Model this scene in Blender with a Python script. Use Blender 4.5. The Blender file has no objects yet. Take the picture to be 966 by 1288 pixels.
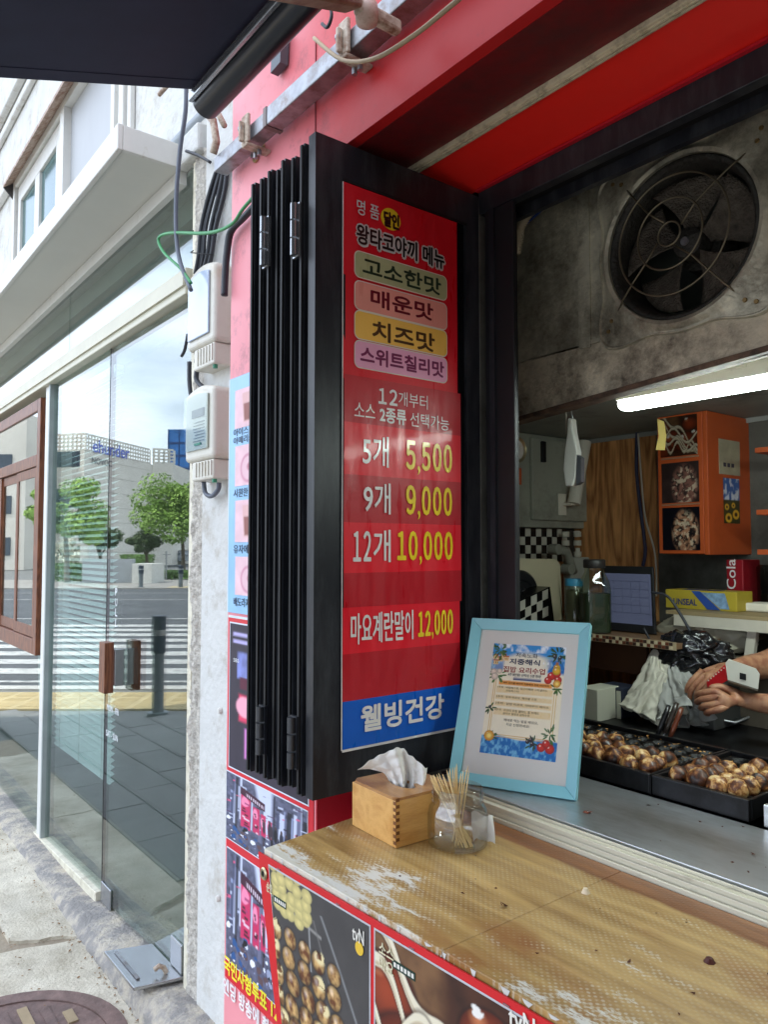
import bpy, bmesh, math, random
import numpy as np
from mathutils import Vector, Matrix, noise
random.seed(7); rng = np.random.default_rng(7)
C = bpy.context.scene.collection
SC = bpy.context.scene
# ------------------------------------------------------------------ camera, light
CAMZ = 1.55; YAW = math.radians(38); PIT = math.radians(2.77); FPX = 950.0
cam = bpy.data.cameras.new('camera'); co = bpy.data.objects.new('camera', cam); C.objects.link(co)
co.location = (0, 0, CAMZ); co.rotation_euler = (math.pi/2 + PIT, 0, -YAW)
cam.sensor_fit = 'VERTICAL'; cam.sensor_height = 36; cam.lens = 36*FPX/1288; cam.clip_start = .05; cam.clip_end = 2000
SC.camera = co
SUN_EL, SUN_AZ = math.radians(57), math.radians(68)      # azimuth from +Y towards +X
w = bpy.data.worlds.new('World'); SC.world = w; w.use_nodes = True
nt = w.node_tree; bg = nt.nodes['Background']; sk = nt.nodes.new('ShaderNodeTexSky')
sk.sky_type = 'NISHITA'; sk.sun_disc = False; sk.sun_elevation = SUN_EL; sk.sun_rotation = SUN_AZ
sk.air_density = 1.0; sk.dust_density = 1.6; sk.ozone_density = 1.0
# thin high cloud veil mixed into the sky
tc = nt.nodes.new('ShaderNodeTexCoord'); mp = nt.nodes.new('ShaderNodeMapping'); mp.inputs['Scale'].default_value = (1.2, 1.2, 4)
nz = nt.nodes.new('ShaderNodeTexNoise'); nz.inputs['Scale'].default_value = 2.2; nz.inputs['Detail'].default_value = 7
rp = nt.nodes.new('ShaderNodeValToRGB'); rp.color_ramp.elements[0].position = .42; rp.color_ramp.elements[1].position = .72
rp.color_ramp.elements[0].color = (.30, .30, .30, 1); rp.color_ramp.elements[1].color = (.85, .85, .85, 1)
mx = nt.nodes.new('ShaderNodeMixRGB'); mx.inputs[2].default_value = (11.0, 11.8, 13.1, 1)
nt.links.new(tc.outputs['Generated'], mp.inputs[0]); nt.links.new(mp.outputs[0], nz.inputs[0]); nt.links.new(nz.outputs[0], rp.inputs[0])
nt.links.new(rp.outputs[0], mx.inputs[0]); nt.links.new(sk.outputs[0], mx.inputs[1]); nt.links.new(mx.outputs[0], bg.inputs[0])
bg.inputs[1].default_value = 0.15
sun = bpy.data.lights.new('sun', 'SUN'); sun.energy = 2.4; sun.angle = math.radians(.5); sun.color = (1, .95, .87)
so = bpy.data.objects.new('sun', sun); C.objects.link(so)
sd = Vector((math.cos(SUN_EL)*math.sin(SUN_AZ), math.cos(SUN_EL)*math.cos(SUN_AZ), math.sin(SUN_EL)))
so.rotation_euler = sd.to_track_quat('Z', 'Y').to_euler(); so.location = (0, 0, 20)
SC.view_settings.view_transform = 'Standard'; SC.view_settings.look = 'None'; SC.view_settings.gamma = 1
SC.view_settings.exposure = 1.42
SC.render.engine = 'CYCLES'; SC.cycles.max_bounces = 8; SC.cycles.transparent_max_bounces = 12
# ------------------------------------------------------------------ geometry from sight lines (gives real positions on real planes)
_c, _s = math.cos(YAW), math.sin(YAW)
FW = Vector((_s*math.cos(PIT), _c*math.cos(PIT), math.sin(PIT))); RT = Vector((_c, -_s, 0)); UP = Vector((-_s*math.sin(PIT), -_c*math.sin(PIT), math.cos(PIT)))
CP = Vector((0, 0, CAMZ))
def ray(px, py): return FW + RT*((px-483)/FPX) + UP*((644-py)/FPX)
def PX(px, py, X): r = ray(px, py); return CP + r*(X/r.x)
def PY(px, py, Y): r = ray(px, py); return CP + r*(Y/r.y)
def PZ(px, py, Z): r = ray(px, py); return CP + r*((Z-CAMZ)/r.z)
XG = 1.15; GZ = -.09                                   # plane of the cafe glass, street level
def ST(a, b, z): return Vector((2*XG - .788*a - .616*b, -.616*a + .788*b, z))     # street frame: a along the kerb, b across
def STD(px, py, b):
    r = ray(px, py); t = b/(r.x*.616+r.y*.788); return ((r.x*.788-r.y*.616)*t, CAMZ+r.z*t)
def STG(px, py, z=GZ):
    r = ray(px, py); t = (z-CAMZ)/r.z; return (r.x*.788-r.y*.616)*t, (r.x*.616+r.y*.788)*t
# ------------------------------------------------------------------ materials
def L(r, g=None, b=None):
    if g is None: g = b = r
    f = lambda c: (c/255/12.92) if c/255 <= .04045 else ((c/255+.055)/1.055)**2.4
    return (f(r), f(g), f(b), 1)
MATS = {}
def M(name, col, rough=.5, metal=0, var=.12, vs=6, bump=0, bs=60, dirt=None, dirt_amt=.5, dirt_s=3, dirt_w=.12, coat=0, scale=(1,1,1), spec=.5, emit=None, es=0, trans=0, ior=1.45, fr=(0,0)):
    if name in MATS: return MATS[name]
    m = bpy.data.materials.new(name); m.use_nodes = True; n = m.node_tree; p = n.nodes['Principled BSDF']
    col = col if len(col) == 4 else (*col, 1)
    p.inputs['Roughness'].default_value = rough; p.inputs['Metallic'].default_value = metal; p.inputs['IOR'].default_value = ior
    p.inputs['Coat Weight'].default_value = coat; p.inputs['Coat Roughness'].default_value = .08; p.inputs['Specular IOR Level'].default_value = spec
    if trans: p.inputs['Transmission Weight'].default_value = trans
    if emit: p.inputs['Emission Color'].default_value = (*emit[:3], 1); p.inputs['Emission Strength'].default_value = es
    tc = n.nodes.new('ShaderNodeNewGeometry'); mp = n.nodes.new('ShaderNodeMapping'); mp.inputs['Scale'].default_value = scale
    n.links.new(tc.outputs['Position'], mp.inputs[0])
    out = None
    if var or dirt:
        t = n.nodes.new('ShaderNodeTexNoise'); t.inputs['Scale'].default_value = vs; t.inputs['Detail'].default_value = 8; t.inputs['Roughness'].default_value = .62
        n.links.new(mp.outputs[0], t.inputs[0])
        r = n.nodes.new('ShaderNodeMapRange'); r.inputs['From Min'].default_value = .3; r.inputs['From Max'].default_value = .7
        r.inputs['To Min'].default_value = 1-var; r.inputs['To Max'].default_value = 1+var; n.links.new(t.outputs[0], r.inputs[0])
        v = n.nodes.new('ShaderNodeVectorMath'); v.operation = 'SCALE'; v.inputs[0].default_value = col[:3]; n.links.new(r.outputs[0], v.inputs['Scale'])
        out = v.outputs[0]
        if dirt:
            t2 = n.nodes.new('ShaderNodeTexNoise'); t2.inputs['Scale'].default_value = dirt_s; t2.inputs['Detail'].default_value = 12; t2.inputs['Roughness'].default_value = .72
            n.links.new(mp.outputs[0], t2.inputs[0])
            r2 = n.nodes.new('ShaderNodeMapRange'); r2.inputs['From Min'].default_value = 1-dirt_amt-dirt_w+.0; r2.inputs['From Max'].default_value = 1-dirt_amt+dirt_w
            n.links.new(t2.outputs[0], r2.inputs[0])
            mm = n.nodes.new('ShaderNodeMixRGB'); mm.inputs[2].default_value = dirt if len(dirt) == 4 else (*dirt, 1)
            n.links.new(r2.outputs[0], mm.inputs[0]); n.links.new(out, mm.inputs[1]); out = mm.outputs[0]
        n.links.new(out, p.inputs['Base Color'])
    else: p.inputs['Base Color'].default_value = col
    if bump:
        t3 = n.nodes.new('ShaderNodeTexNoise'); t3.inputs['Scale'].default_value = bs; t3.inputs['Detail'].default_value = 6; n.links.new(mp.outputs[0], t3.inputs[0])
        b = n.nodes.new('ShaderNodeBump'); b.inputs['Strength'].default_value = bump; b.inputs['Distance'].default_value = .01
        n.links.new(t3.outputs[0], b.inputs['Height']); n.links.new(b.outputs[0], p.inputs['Normal'])
    MATS[name] = m; return m
def schlick(n, f0):
    g = n.nodes.new('ShaderNodeNewGeometry'); d = n.nodes.new('ShaderNodeVectorMath'); d.operation = 'DOT_PRODUCT'; n.links.new(g.outputs['Normal'], d.inputs[0]); n.links.new(g.outputs['Incoming'], d.inputs[1])
    def mt(op, x, y):
        q = n.nodes.new('ShaderNodeMath'); q.operation = op
        for k, v in enumerate((x, y)):
            if v is None: continue
            if isinstance(v, (int, float)): q.inputs[k].default_value = v
            else: n.links.new(v, q.inputs[k])
        return q.outputs[0]
    ab = mt('ABSOLUTE', d.outputs['Value'], None); return mt('ADD', mt('MULTIPLY', mt('POWER', mt('SUBTRACT', 1.0, ab), 5.0), 1-f0), f0)
def glassmat(name, tint, f0=.04, rough=0.0):
    """sheet glass or thin clear plastic: mirror reflection by angle over clear transmission"""
    m = bpy.data.materials.new(name); m.use_nodes = True; n = m.node_tree; n.nodes.clear()
    o = n.nodes.new('ShaderNodeOutputMaterial'); g = n.nodes.new('ShaderNodeBsdfGlossy'); g.inputs['Roughness'].default_value = rough
    t = n.nodes.new('ShaderNodeBsdfTransparent'); t.inputs[0].default_value = (*tint, 1)
    x = n.nodes.new('ShaderNodeMixShader'); n.links.new(schlick(n, f0), x.inputs[0]); n.links.new(t.outputs[0], x.inputs[1]); n.links.new(g.outputs[0], x.inputs[2]); n.links.new(x.outputs[0], o.inputs[0])
    return m
def vcmat(name, rough=.3, coat=.3, spec=.5, dirt=0):
    m = bpy.data.materials.new(name); m.use_nodes = True; n = m.node_tree; p = n.nodes['Principled BSDF']
    a = n.nodes.new('ShaderNodeAttribute'); a.attribute_name = 'print'; n.links.new(a.outputs['Color'], p.inputs['Base Color'])
    p.inputs['Roughness'].default_value = rough; p.inputs['Coat Weight'].default_value = coat; p.inputs['Coat Roughness'].default_value = .15; p.inputs['Specular IOR Level'].default_value = spec
    return m
def woodmat(name, c1, c2, axis='Z', scale=6, rough=.45, coat=0, dist=3, sx=1, knots=True):
    m = bpy.data.materials.new(name); m.use_nodes = True; n = m.node_tree; p = n.nodes['Principled BSDF']
    g = n.nodes.new('ShaderNodeNewGeometry'); mp = n.nodes.new('ShaderNodeMapping'); s = {'X': (.12, 1, 1), 'Y': (1, .12, 1), 'Z': (1, 1, .12)}[axis]
    mp.inputs['Scale'].default_value = s; n.links.new(g.outputs['Position'], mp.inputs[0])
    wv = n.nodes.new('ShaderNodeTexNoise'); wv.inputs['Scale'].default_value = scale; wv.inputs['Detail'].default_value = 3; wv.inputs['Distortion'].default_value = .4
    n.links.new(mp.outputs[0], wv.inputs[0])
    ml = n.nodes.new('ShaderNodeMath'); ml.operation = 'MULTIPLY'; ml.inputs[1].default_value = dist*6; n.links.new(wv.outputs[0], ml.inputs[0])
    fr = n.nodes.new('ShaderNodeMath'); fr.operation = 'PINGPONG'; fr.inputs[1].default_value = .5; n.links.new(ml.outputs[0], fr.inputs[0])
    f2 = n.nodes.new('ShaderNodeTexNoise'); f2.inputs['Scale'].default_value = scale*22; f2.inputs['Detail'].default_value = 4; n.links.new(mp.outputs[0], f2.inputs[0])
    ad = n.nodes.new('ShaderNodeMath'); ad.operation = 'MULTIPLY_ADD'; ad.inputs[1].default_value = .7; n.links.new(f2.outputs[0], ad.inputs[0]); n.links.new(fr.outputs[0], ad.inputs[2])
    r = n.nodes.new('ShaderNodeValToRGB'); r.color_ramp.elements[0].position = .3; r.color_ramp.elements[1].position = .85; r.color_ramp.elements[0].color = c1; r.color_ramp.elements[1].color = c2
    n.links.new(ad.outputs[0], r.inputs[0]); n.links.new(r.outputs[0], p.inputs['Base Color'])
    p.inputs['Roughness'].default_value = rough; p.inputs['Coat Weight'].default_value = coat
    b = n.nodes.new('ShaderNodeBump'); b.inputs['Strength'].default_value = .15; b.inputs['Distance'].default_value = .002; n.links.new(ad.outputs[0], b.inputs['Height']); n.links.new(b.outputs[0], p.inputs['Normal'])
    return m
# ------------------------------------------------------------------ mesh helpers
WL = {}
def wl(o):
    return WL.get(o.name, Vector((0, 0, 0))) if o else Vector((0, 0, 0))
class MB:
    def __init__(s): s.v = []; s.f = []
    def add(s, vs, fs):
        k = len(s.v); s.v += [Vector(v) for v in vs]; s.f += [tuple(i+k for i in f) for f in fs]; return s
    def box(s, a, b):
        x0, x1 = sorted((a[0], b[0])); y0, y1 = sorted((a[1], b[1])); z0, z1 = sorted((a[2], b[2]))
        return s.add([(x0,y0,z0),(x1,y0,z0),(x1,y1,z0),(x0,y1,z0),(x0,y0,z1),(x1,y0,z1),(x1,y1,z1),(x0,y1,z1)],
            [(0,3,2,1),(4,5,6,7),(0,1,5,4),(1,2,6,5),(2,3,7,6),(3,0,4,7)])
    def obox(s, o, u, v, wv):     # origin corner + three edge vectors
        o, u, v, wv = map(Vector, (o, u, v, wv)); P = [o, o+u, o+u+v, o+v]; P += [p+wv for p in P]
        fs = [(0,3,2,1),(4,5,6,7),(0,1,5,4),(1,2,6,5),(2,3,7,6),(3,0,4,7)]
        if u.cross(v).dot(wv) < 0: fs = [f[::-1] for f in fs]
        return s.add(P, fs)
    def cyl(s, p0, p1, r0, r1=None, n=16, cap=True):
        p0, p1 = Vector(p0), Vector(p1); r1 = r0 if r1 is None else r1; d = (p1-p0).normalized()
        q = d.orthogonal().normalized(); e = d.cross(q); vs = []
        for k in range(n):
            a = 2*math.pi*k/n; o = q*math.cos(a)+e*math.sin(a); vs += [p0+o*r0, p1+o*r1]
        fs = [(2*k, 2*((k+1) % n), 2*((k+1) % n)+1, 2*k+1) for k in range(n)]
        if cap: fs += [tuple(2*k for k in range(n))[::-1], tuple(2*k+1 for k in range(n))]
        return s.add(vs, fs)
    def tube(s, pts, r, n=8, closed=False):
        pts = [Vector(p) for p in pts]; N = len(pts); k0 = len(s.v); q = None
        for i, p in enumerate(pts):
            a = pts[(i-1) % N] if closed or i > 0 else p; b = pts[(i+1) % N] if closed or i < N-1 else p
            d = (b-a).normalized(); q = d.orthogonal().normalized() if q is None else (q - d*q.dot(d)).normalized(); e = d.cross(q)
            rr = r[i] if isinstance(r, (list, tuple)) else r
            for k in range(n):
                t = 2*math.pi*k/n; s.v.append(p+q*math.cos(t)*rr+e*math.sin(t)*rr)
        for i in range(N if closed else N-1):
            for k in range(n):
                a = k0+i*n+k; b = k0+i*n+(k+1) % n; j = (i+1) % N; c = k0+j*n+(k+1) % n; d2 = k0+j*n+k; s.f.append((a, b, c, d2))
        if not closed: s.f.append(tuple(k0+k for k in range(n))[::-1]); s.f.append(tuple(k0+(N-1)*n+k for k in range(n)))
        return s
    def lathe(s, prof, c, n=32, ax=None, close=False):   # prof: (r, h)
        c = Vector(c); ax = Vector(ax or (0, 0, 1)).normalized(); q = ax.orthogonal().normalized(); e = ax.cross(q); k0 = len(s.v)
        for r, h in prof:
            for k in range(n):
                t = 2*math.pi*k/n; s.v.append(c+ax*h+(q*math.cos(t)+e*math.sin(t))*max(r, 1e-5))
        for i in range(len(prof)-1):
            for k in range(n): s.f.append((k0+i*n+k, k0+i*n+(k+1) % n, k0+(i+1)*n+(k+1) % n, k0+(i+1)*n+k))
        return s
    def prism(s, poly, d):        # planar polygon (3-D) extruded by vector d
        poly = [Vector(p) for p in poly]; d = Vector(d); n = len(poly); nn = Vector()
        for i in range(n): nn += poly[i].cross(poly[(i+1) % n])
        if nn.dot(d) > 0: poly = poly[::-1]
        vs = poly+[p+d for p in poly]; return s.add(vs, [tuple(range(n)), tuple(range(2*n-1, n-1, -1))]+[(i, i+n, (i+1) % n+n, (i+1) % n)[::1] for i in range(n)])
    def grid(s, fn, nu, nv):
        k0 = len(s.v)
        for j in range(nv+1):
            for i in range(nu+1): s.v.append(Vector(fn(i/nu, j/nv)))
        for j in range(nv):
            for i in range(nu): a = k0+j*(nu+1)+i; s.f.append((a, a+1, a+nu+2, a+nu+1))
        return s
    def build(s, name, mat, parent=None, smooth=False, bevel=0, seg=2, mod=None, fix=True):
        off = wl(parent); me = bpy.data.meshes.new(name); me.from_pydata([tuple(v-off) for v in s.v], [], s.f)
        if fix:
            bm = bmesh.new(); bm.from_mesh(me); bmesh.ops.recalc_face_normals(bm, faces=bm.faces); bm.to_mesh(me); bm.free()
        me.materials.append(mat); o = bpy.data.objects.new(name, me); C.objects.link(o); WL[o.name] = off.copy()
        if parent: o.parent = parent
        if smooth:
            for p in me.polygons: p.use_smooth = True
            if smooth != 'all':
                try: me.set_sharp_from_angle(angle=math.radians(smooth if smooth is not True else 40))
                except Exception: pass
        if bevel:
            b = o.modifiers.new('bevel', 'BEVEL'); b.width = bevel; b.segments = seg; b.limit_method = 'ANGLE'; b.angle_limit = math.radians(40)
        return o
def thing(name, label, cat, loc=(0, 0, 0), group=None):
    o = bpy.data.objects.new(name, None); C.objects.link(o); o.location = loc; WL[o.name] = Vector(loc); o.empty_display_size = .1
    return tag(o, label, cat, group)
def tag(o, label=None, cat=None, group=None, kind=None):
    for k, v in (('label', label), ('category', cat), ('group', group), ('kind', kind)):
        if v: o[k] = v
    return o
def dup(root, delta, label=None):
    r = root.copy(); C.objects.link(r); r.location = root.location+Vector(delta); WL[r.name] = wl(root)+Vector(delta)
    if label: r['label'] = label
    for ch in list(root.children):
        c = ch.copy(); C.objects.link(c); c.parent = r; WL[c.name] = WL[r.name]
        for g in list(ch.children): d = g.copy(); C.objects.link(d); d.parent = c
    return r
def inst(o, delta, parent=None, rot=None):
    c = o.copy(); C.objects.link(c); c.parent = parent if parent else o.parent; c.location = o.location+Vector(delta); WL[c.name] = wl(o)
    if rot: c.rotation_euler = rot
    return c
_tcache = {}
def txt(body, o, u, v, wd, ht, mat, parent, bold=0, name='lettering', depth=.0, align='FILL'):
    """flat printed lettering: o = bottom-left corner, u/v unit directions"""
    if body not in _tcache:
        c = bpy.data.curves.new('t', 'FONT'); dg_ = all(ch in '0123456789' for ch in body); c.body = ''.join(chr(ord(ch)+0xFEE0) for ch in body) if dg_ else body; c.space_character = .56 if dg_ else 1; c.resolution_u = 3; c.fill_mode = 'FRONT'
        t = bpy.data.objects.new('t', c); C.objects.link(t); dg = bpy.context.evaluated_depsgraph_get(); dg.update()
        me = bpy.data.meshes.new_from_object(t.evaluated_get(dg)); bpy.data.objects.remove(t); bpy.data.curves.remove(c)
        P = np.array([tuple(x.co) for x in me.vertices]); F = [tuple(p.vertices) for p in me.polygons]; bpy.data.meshes.remove(me); _tcache[body] = (P, F)
    P, F = _tcache[body]; a = P.min(0); b = P.max(0); u = Vector(u).normalized(); v = Vector(v).normalized(); o = Vector(o); nn = u.cross(v)
    nl = body.count('\n')+1; s = bold*ht/nl; offs = [(0, 0)] if not bold else [(s*math.cos(k*math.pi/4), s*math.sin(k*math.pi/4)) for k in range(8)]+[(0, 0)]
    m = MB()
    for k, (dx, dz) in enumerate(offs):
        k0 = len(m.v); m.v += [o+u*float(s+dx+(p[0]-a[0])/(b[0]-a[0])*(wd-2*s))+v*float(s+dz+(p[1]-a[1])/(b[1]-a[1])*(ht-2*s))+nn*(.00006*k) for p in P]; m.f += [tuple(i+k0 for i in f_) for f_ in F]
    ob = m.build(name, mat, parent, fix=False); ob['kind'] = 'stuff'; return ob
def picture(name, o, u, v, fn, nu, nv, mat, parent):
    """flat print: fn(U,V)->rgb arrays, linear colour, stored per vertex"""
    o, u, v = map(Vector, (o, u, v)); off = wl(parent)
    U, V = np.meshgrid(np.linspace(0, 1, nu+1), np.linspace(0, 1, nv+1)); rgb = np.clip(fn(U, V), 0, 1)
    P = (np.array(o-off)[None, None]+U[..., None]*np.array(u)+V[..., None]*np.array(v)).reshape(-1, 3)
    k = (np.arange(nv)[:, None]*(nu+1)+np.arange(nu)[None]).ravel(); F = np.stack([k, k+1, k+nu+2, k+nu+1], 1)
    me = bpy.data.meshes.new(name); me.from_pydata(P.tolist(), [], F.tolist())
    at = me.color_attributes.new('print', 'FLOAT_COLOR', 'POINT'); at.data.foreach_set('color', np.concatenate([rgb.reshape(-1, 3), np.ones((rgb.shape[0]*rgb.shape[1], 1))], 1).ravel())
    me.materials.append(mat); ob = bpy.data.objects.new(name, me); C.objects.link(ob); WL[ob.name] = off.copy(); ob.parent = parent; return ob
def lin(*c): return np.array(L(*c)[:3])
def vnoise(U, V, s, seed=0, oct=4):
    out = np.zeros_like(U); amp = .5; tot = 0; r = np.random.default_rng(seed)
    for k in range(oct):
        n = int(s*2**k)+2; g = r.random((n+1, n+1)); x = U*(n-1); y = V*(n-1); i = np.floor(x).astype(int); j = np.floor(y).astype(int); i = np.clip(i, 0, n-1); j = np.clip(j, 0, n-1)
        fx = x-i; fy = y-j; fx = fx*fx*(3-2*fx); fy = fy*fy*(3-2*fy)
        out += amp*((g[j, i]*(1-fx)+g[j, i+1]*fx)*(1-fy)+(g[j+1, i]*(1-fx)+g[j+1, i+1]*fx)*fy); tot += amp; amp *= .5
    return out/tot
def over(img, col, a):
    a = np.clip(a, 0, 1)[..., None]; return img*(1-a)+np.asarray(col)*a
def soft(d, e=.01): return np.clip(.5-d/e, 0, 1)
def skin(name, pts, edges, radii, mat, parent, sub=2):
    me = bpy.data.meshes.new(name); off = wl(parent); me.from_pydata([tuple(Vector(p)-off) for p in pts], edges, [])
    o = bpy.data.objects.new(name, me); C.objects.link(o); m = o.modifiers.new('s', 'SKIN')
    sv = me.skin_vertices[0].data
    for i, r in enumerate(radii): r = (r, r) if not isinstance(r, tuple) else r; sv[i].radius = r
    sv[0].use_root = True; m.use_smooth_shade = True; m.branch_smoothing = .5
    s = o.modifiers.new('d', 'SUBSURF'); s.levels = sub; s.render_levels = sub
    dg = bpy.context.evaluated_depsgraph_get(); dg.update(); m2 = bpy.data.meshes.new_from_object(o.evaluated_get(dg)); bpy.data.objects.remove(o)
    m2.materials.clear(); m2.materials.append(mat)
    for p in m2.polygons: p.use_smooth = True
    ob = bpy.data.objects.new(name, m2); C.objects.link(ob); WL[ob.name] = off.copy(); ob.parent = parent; return ob
# ------------------------------------------------------------------ palette
concrete = M('pale_concrete', L(206, 198, 180), .9, var=.18, vs=5, bump=.6, bs=90, dirt=L(150, 140, 120), dirt_amt=.42, dirt_s=3.5, dirt_w=.15)
step_c = M('grey_concrete', L(146, 142, 138), .9, var=.25, vs=9, bump=1.0, bs=70, dirt=L(186, 176, 158), dirt_amt=.47, dirt_s=9, dirt_w=.08)
paver_m = M('grey_paver', L(128, 128, 126), .85, var=.16, vs=2, bump=.35, bs=160, dirt=L(120, 120, 118), dirt_amt=.4, dirt_s=5)
tactile_m = M('yellow_tactile', L(196, 178, 134), .8, var=.12, bump=.2)
asphalt = M('asphalt', L(84, 86, 90), .9, var=.15, vs=3, bump=.5, bs=200, dirt=L(66, 68, 72), dirt_amt=.4, dirt_s=.6)
roadwhite = M('road_paint', L(188, 188, 184), .7, var=.1, vs=4, dirt=L(110, 112, 114), dirt_amt=.42, dirt_s=7, dirt_w=.1)
white_plaster = M('white_plaster', L(206, 206, 202), .85, var=.06, vs=5, bump=.5, bs=40, dirt=L(170, 162, 148), dirt_amt=.38, dirt_s=7, dirt_w=.1)
white_paint = M('white_paint', L(210, 209, 203), .5, var=.05, vs=10, dirt=L(176, 168, 150), dirt_amt=.33, dirt_s=12, dirt_w=.08)
broken = M('broken_mortar', L(184, 178, 168), .95, var=.35, vs=40, bump=1.5, bs=60)
canopy_u = M('canopy_underside', L(206, 206, 198), .7, var=.03, vs=2)
ivory_alu = M('ivory_aluminium', L(196, 192, 172), .45, var=.06, vs=8)
glassm = glassmat('shop_glass', (.84, .93, .90), .19)
brown_wood = woodmat('brown_wood', L(86, 46, 28), L(132, 80, 52), 'Z', 9)
black_alu = M('black_aluminium', L(32, 34, 40), .36, var=.3, vs=7, scale=(1, 1, .2), dirt=L(66, 68, 72), dirt_amt=.40, dirt_s=16, dirt_w=.14, bump=.04, bs=30)
black_rub = M('black_rubber', L(20, 20, 22), .6, var=.1)
galv = M('galvanised_steel', L(150, 152, 156), .4, .8, var=.3, vs=14, dirt=L(104, 86, 74), dirt_amt=.42, dirt_s=16)
cream_metal = M('cream_bracket', L(190, 176, 158), .6, var=.12, dirt=L(116, 72, 46), dirt_amt=.43, dirt_s=32, bump=.2)
navy = M('navy_awning_fabric', L(40, 45, 66), .8, var=.1, vs=12, bump=.15, bs=500)
black_gloss = M('black_cassette', L(34, 36, 42), .3, var=.1)
silver = M('silver', L(170, 172, 174), .25, .8, var=.08)
steel = M('steel_top', L(206, 208, 210), .33, .85, var=.2, vs=4, scale=(1, .3, 1), bump=.05, bs=60, dirt=L(150, 146, 138), dirt_amt=.42, dirt_s=5)
darksteel = M('dark_steel', L(46, 46, 48), .35, .6, var=.2, dirt=L(24, 22, 20), dirt_amt=.45, dirt_s=8)
castiron = M('cast_iron', L(26, 24, 23), .38, .3, var=.3, vs=20, bump=.3, bs=120)
alu_track = M('cream_track', L(214, 208, 186), .32, .1, var=.05, vs=9, dirt=L(130, 122, 100), dirt_amt=.33, dirt_s=26, scale=(1, .25, 1))
cable_b = M('black_cable', L(46, 48, 54), .5, var=.1)
cable_grey = M('grey_cable', L(92, 98, 110), .5, var=.1)
cable_green = M('green_cable', L(62, 140, 86), .45, var=.08)
cable_w = M('white_cable', L(206, 200, 186), .5, var=.08)
meter_w = M('meter_plastic', L(208, 204, 192), .42, var=.04, vs=20, dirt=L(196, 186, 164), dirt_amt=.36, dirt_s=15)
# red vinyl: pink far end is part fading, part street light painted in
def redvinyl(name, c_far, c_near, y0, y1, rough=.35, grime=.35):
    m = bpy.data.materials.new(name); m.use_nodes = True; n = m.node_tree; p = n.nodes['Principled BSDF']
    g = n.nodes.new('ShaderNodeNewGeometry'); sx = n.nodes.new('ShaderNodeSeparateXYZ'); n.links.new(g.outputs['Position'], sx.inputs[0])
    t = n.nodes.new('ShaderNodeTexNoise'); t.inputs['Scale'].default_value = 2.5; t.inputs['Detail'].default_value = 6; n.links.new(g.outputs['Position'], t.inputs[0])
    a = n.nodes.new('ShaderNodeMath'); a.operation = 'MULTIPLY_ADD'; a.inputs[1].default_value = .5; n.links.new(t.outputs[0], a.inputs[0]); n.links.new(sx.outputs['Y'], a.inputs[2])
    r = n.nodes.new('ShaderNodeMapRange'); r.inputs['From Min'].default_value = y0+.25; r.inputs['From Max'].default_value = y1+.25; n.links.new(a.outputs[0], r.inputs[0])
    x = n.nodes.new('ShaderNodeMixRGB'); x.inputs[1].default_value = c_near; x.inputs[2].default_value = c_far; n.links.new(r.outputs[0], x.inputs[0])
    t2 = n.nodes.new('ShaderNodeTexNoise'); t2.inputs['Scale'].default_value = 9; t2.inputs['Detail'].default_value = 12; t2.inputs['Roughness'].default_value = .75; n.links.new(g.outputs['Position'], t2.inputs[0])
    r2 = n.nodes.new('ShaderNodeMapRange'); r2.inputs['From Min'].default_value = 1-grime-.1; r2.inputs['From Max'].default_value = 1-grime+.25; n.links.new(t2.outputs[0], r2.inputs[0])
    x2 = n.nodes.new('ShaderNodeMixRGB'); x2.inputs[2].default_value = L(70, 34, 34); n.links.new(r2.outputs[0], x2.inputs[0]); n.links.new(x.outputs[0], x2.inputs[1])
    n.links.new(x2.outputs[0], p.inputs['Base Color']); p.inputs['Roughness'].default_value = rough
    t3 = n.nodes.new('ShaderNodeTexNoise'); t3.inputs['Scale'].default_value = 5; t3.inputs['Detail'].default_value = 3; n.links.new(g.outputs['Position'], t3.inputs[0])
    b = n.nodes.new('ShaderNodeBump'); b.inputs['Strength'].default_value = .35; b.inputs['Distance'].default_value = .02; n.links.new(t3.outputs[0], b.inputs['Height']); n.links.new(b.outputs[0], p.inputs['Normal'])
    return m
vinyl_out = redvinyl('faded_lit_red_vinyl', L(230, 142, 150), L(190, 26, 28), 1.5, 2.02, .5)
vinyl_dark = redvinyl('grimy_shaded_red_vinyl', L(118, 18, 24), L(118, 18, 24), 0, 3, .5, .5)  # outer soffit: grime plus shade, both put into a darker red
vinyl_in = redvinyl('lit_red_vinyl', L(242, 42, 34), L(242, 42, 34), 0, 3, .3, .2)  # inner soffit: less grime, bounced light painted in as brighter red
pinkv = M('pink_vinyl', L(236, 150, 158), .4, var=.05, vs=3, dirt=L(200, 110, 120), dirt_amt=.3)
redpaint = M('red_paint', L(186, 24, 40), .4, var=.06)
vc_poster = vcmat('poster_print', .28, .4); vc_matte = vcmat('matte_print', .6, 0); vc_banner = vcmat('banner_print', .35, .2)
# ================================================================== SETTING: ground, street
def struct(name, mb, mat, parent=None, **k):
    o = mb.build(name, mat, parent, **k)
    if not parent: o['kind'] = 'structure'
    return o
struct('ground', MB().add([(-600, -600, GZ-.03), (600, -600, GZ-.03), (600, 600, GZ-.03), (-600, 600, GZ-.03)], [(0, 1, 2, 3)]), M('far_ground', L(112, 112, 110), .9, var=.1, vs=.5))
NEAR_X = .757
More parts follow.
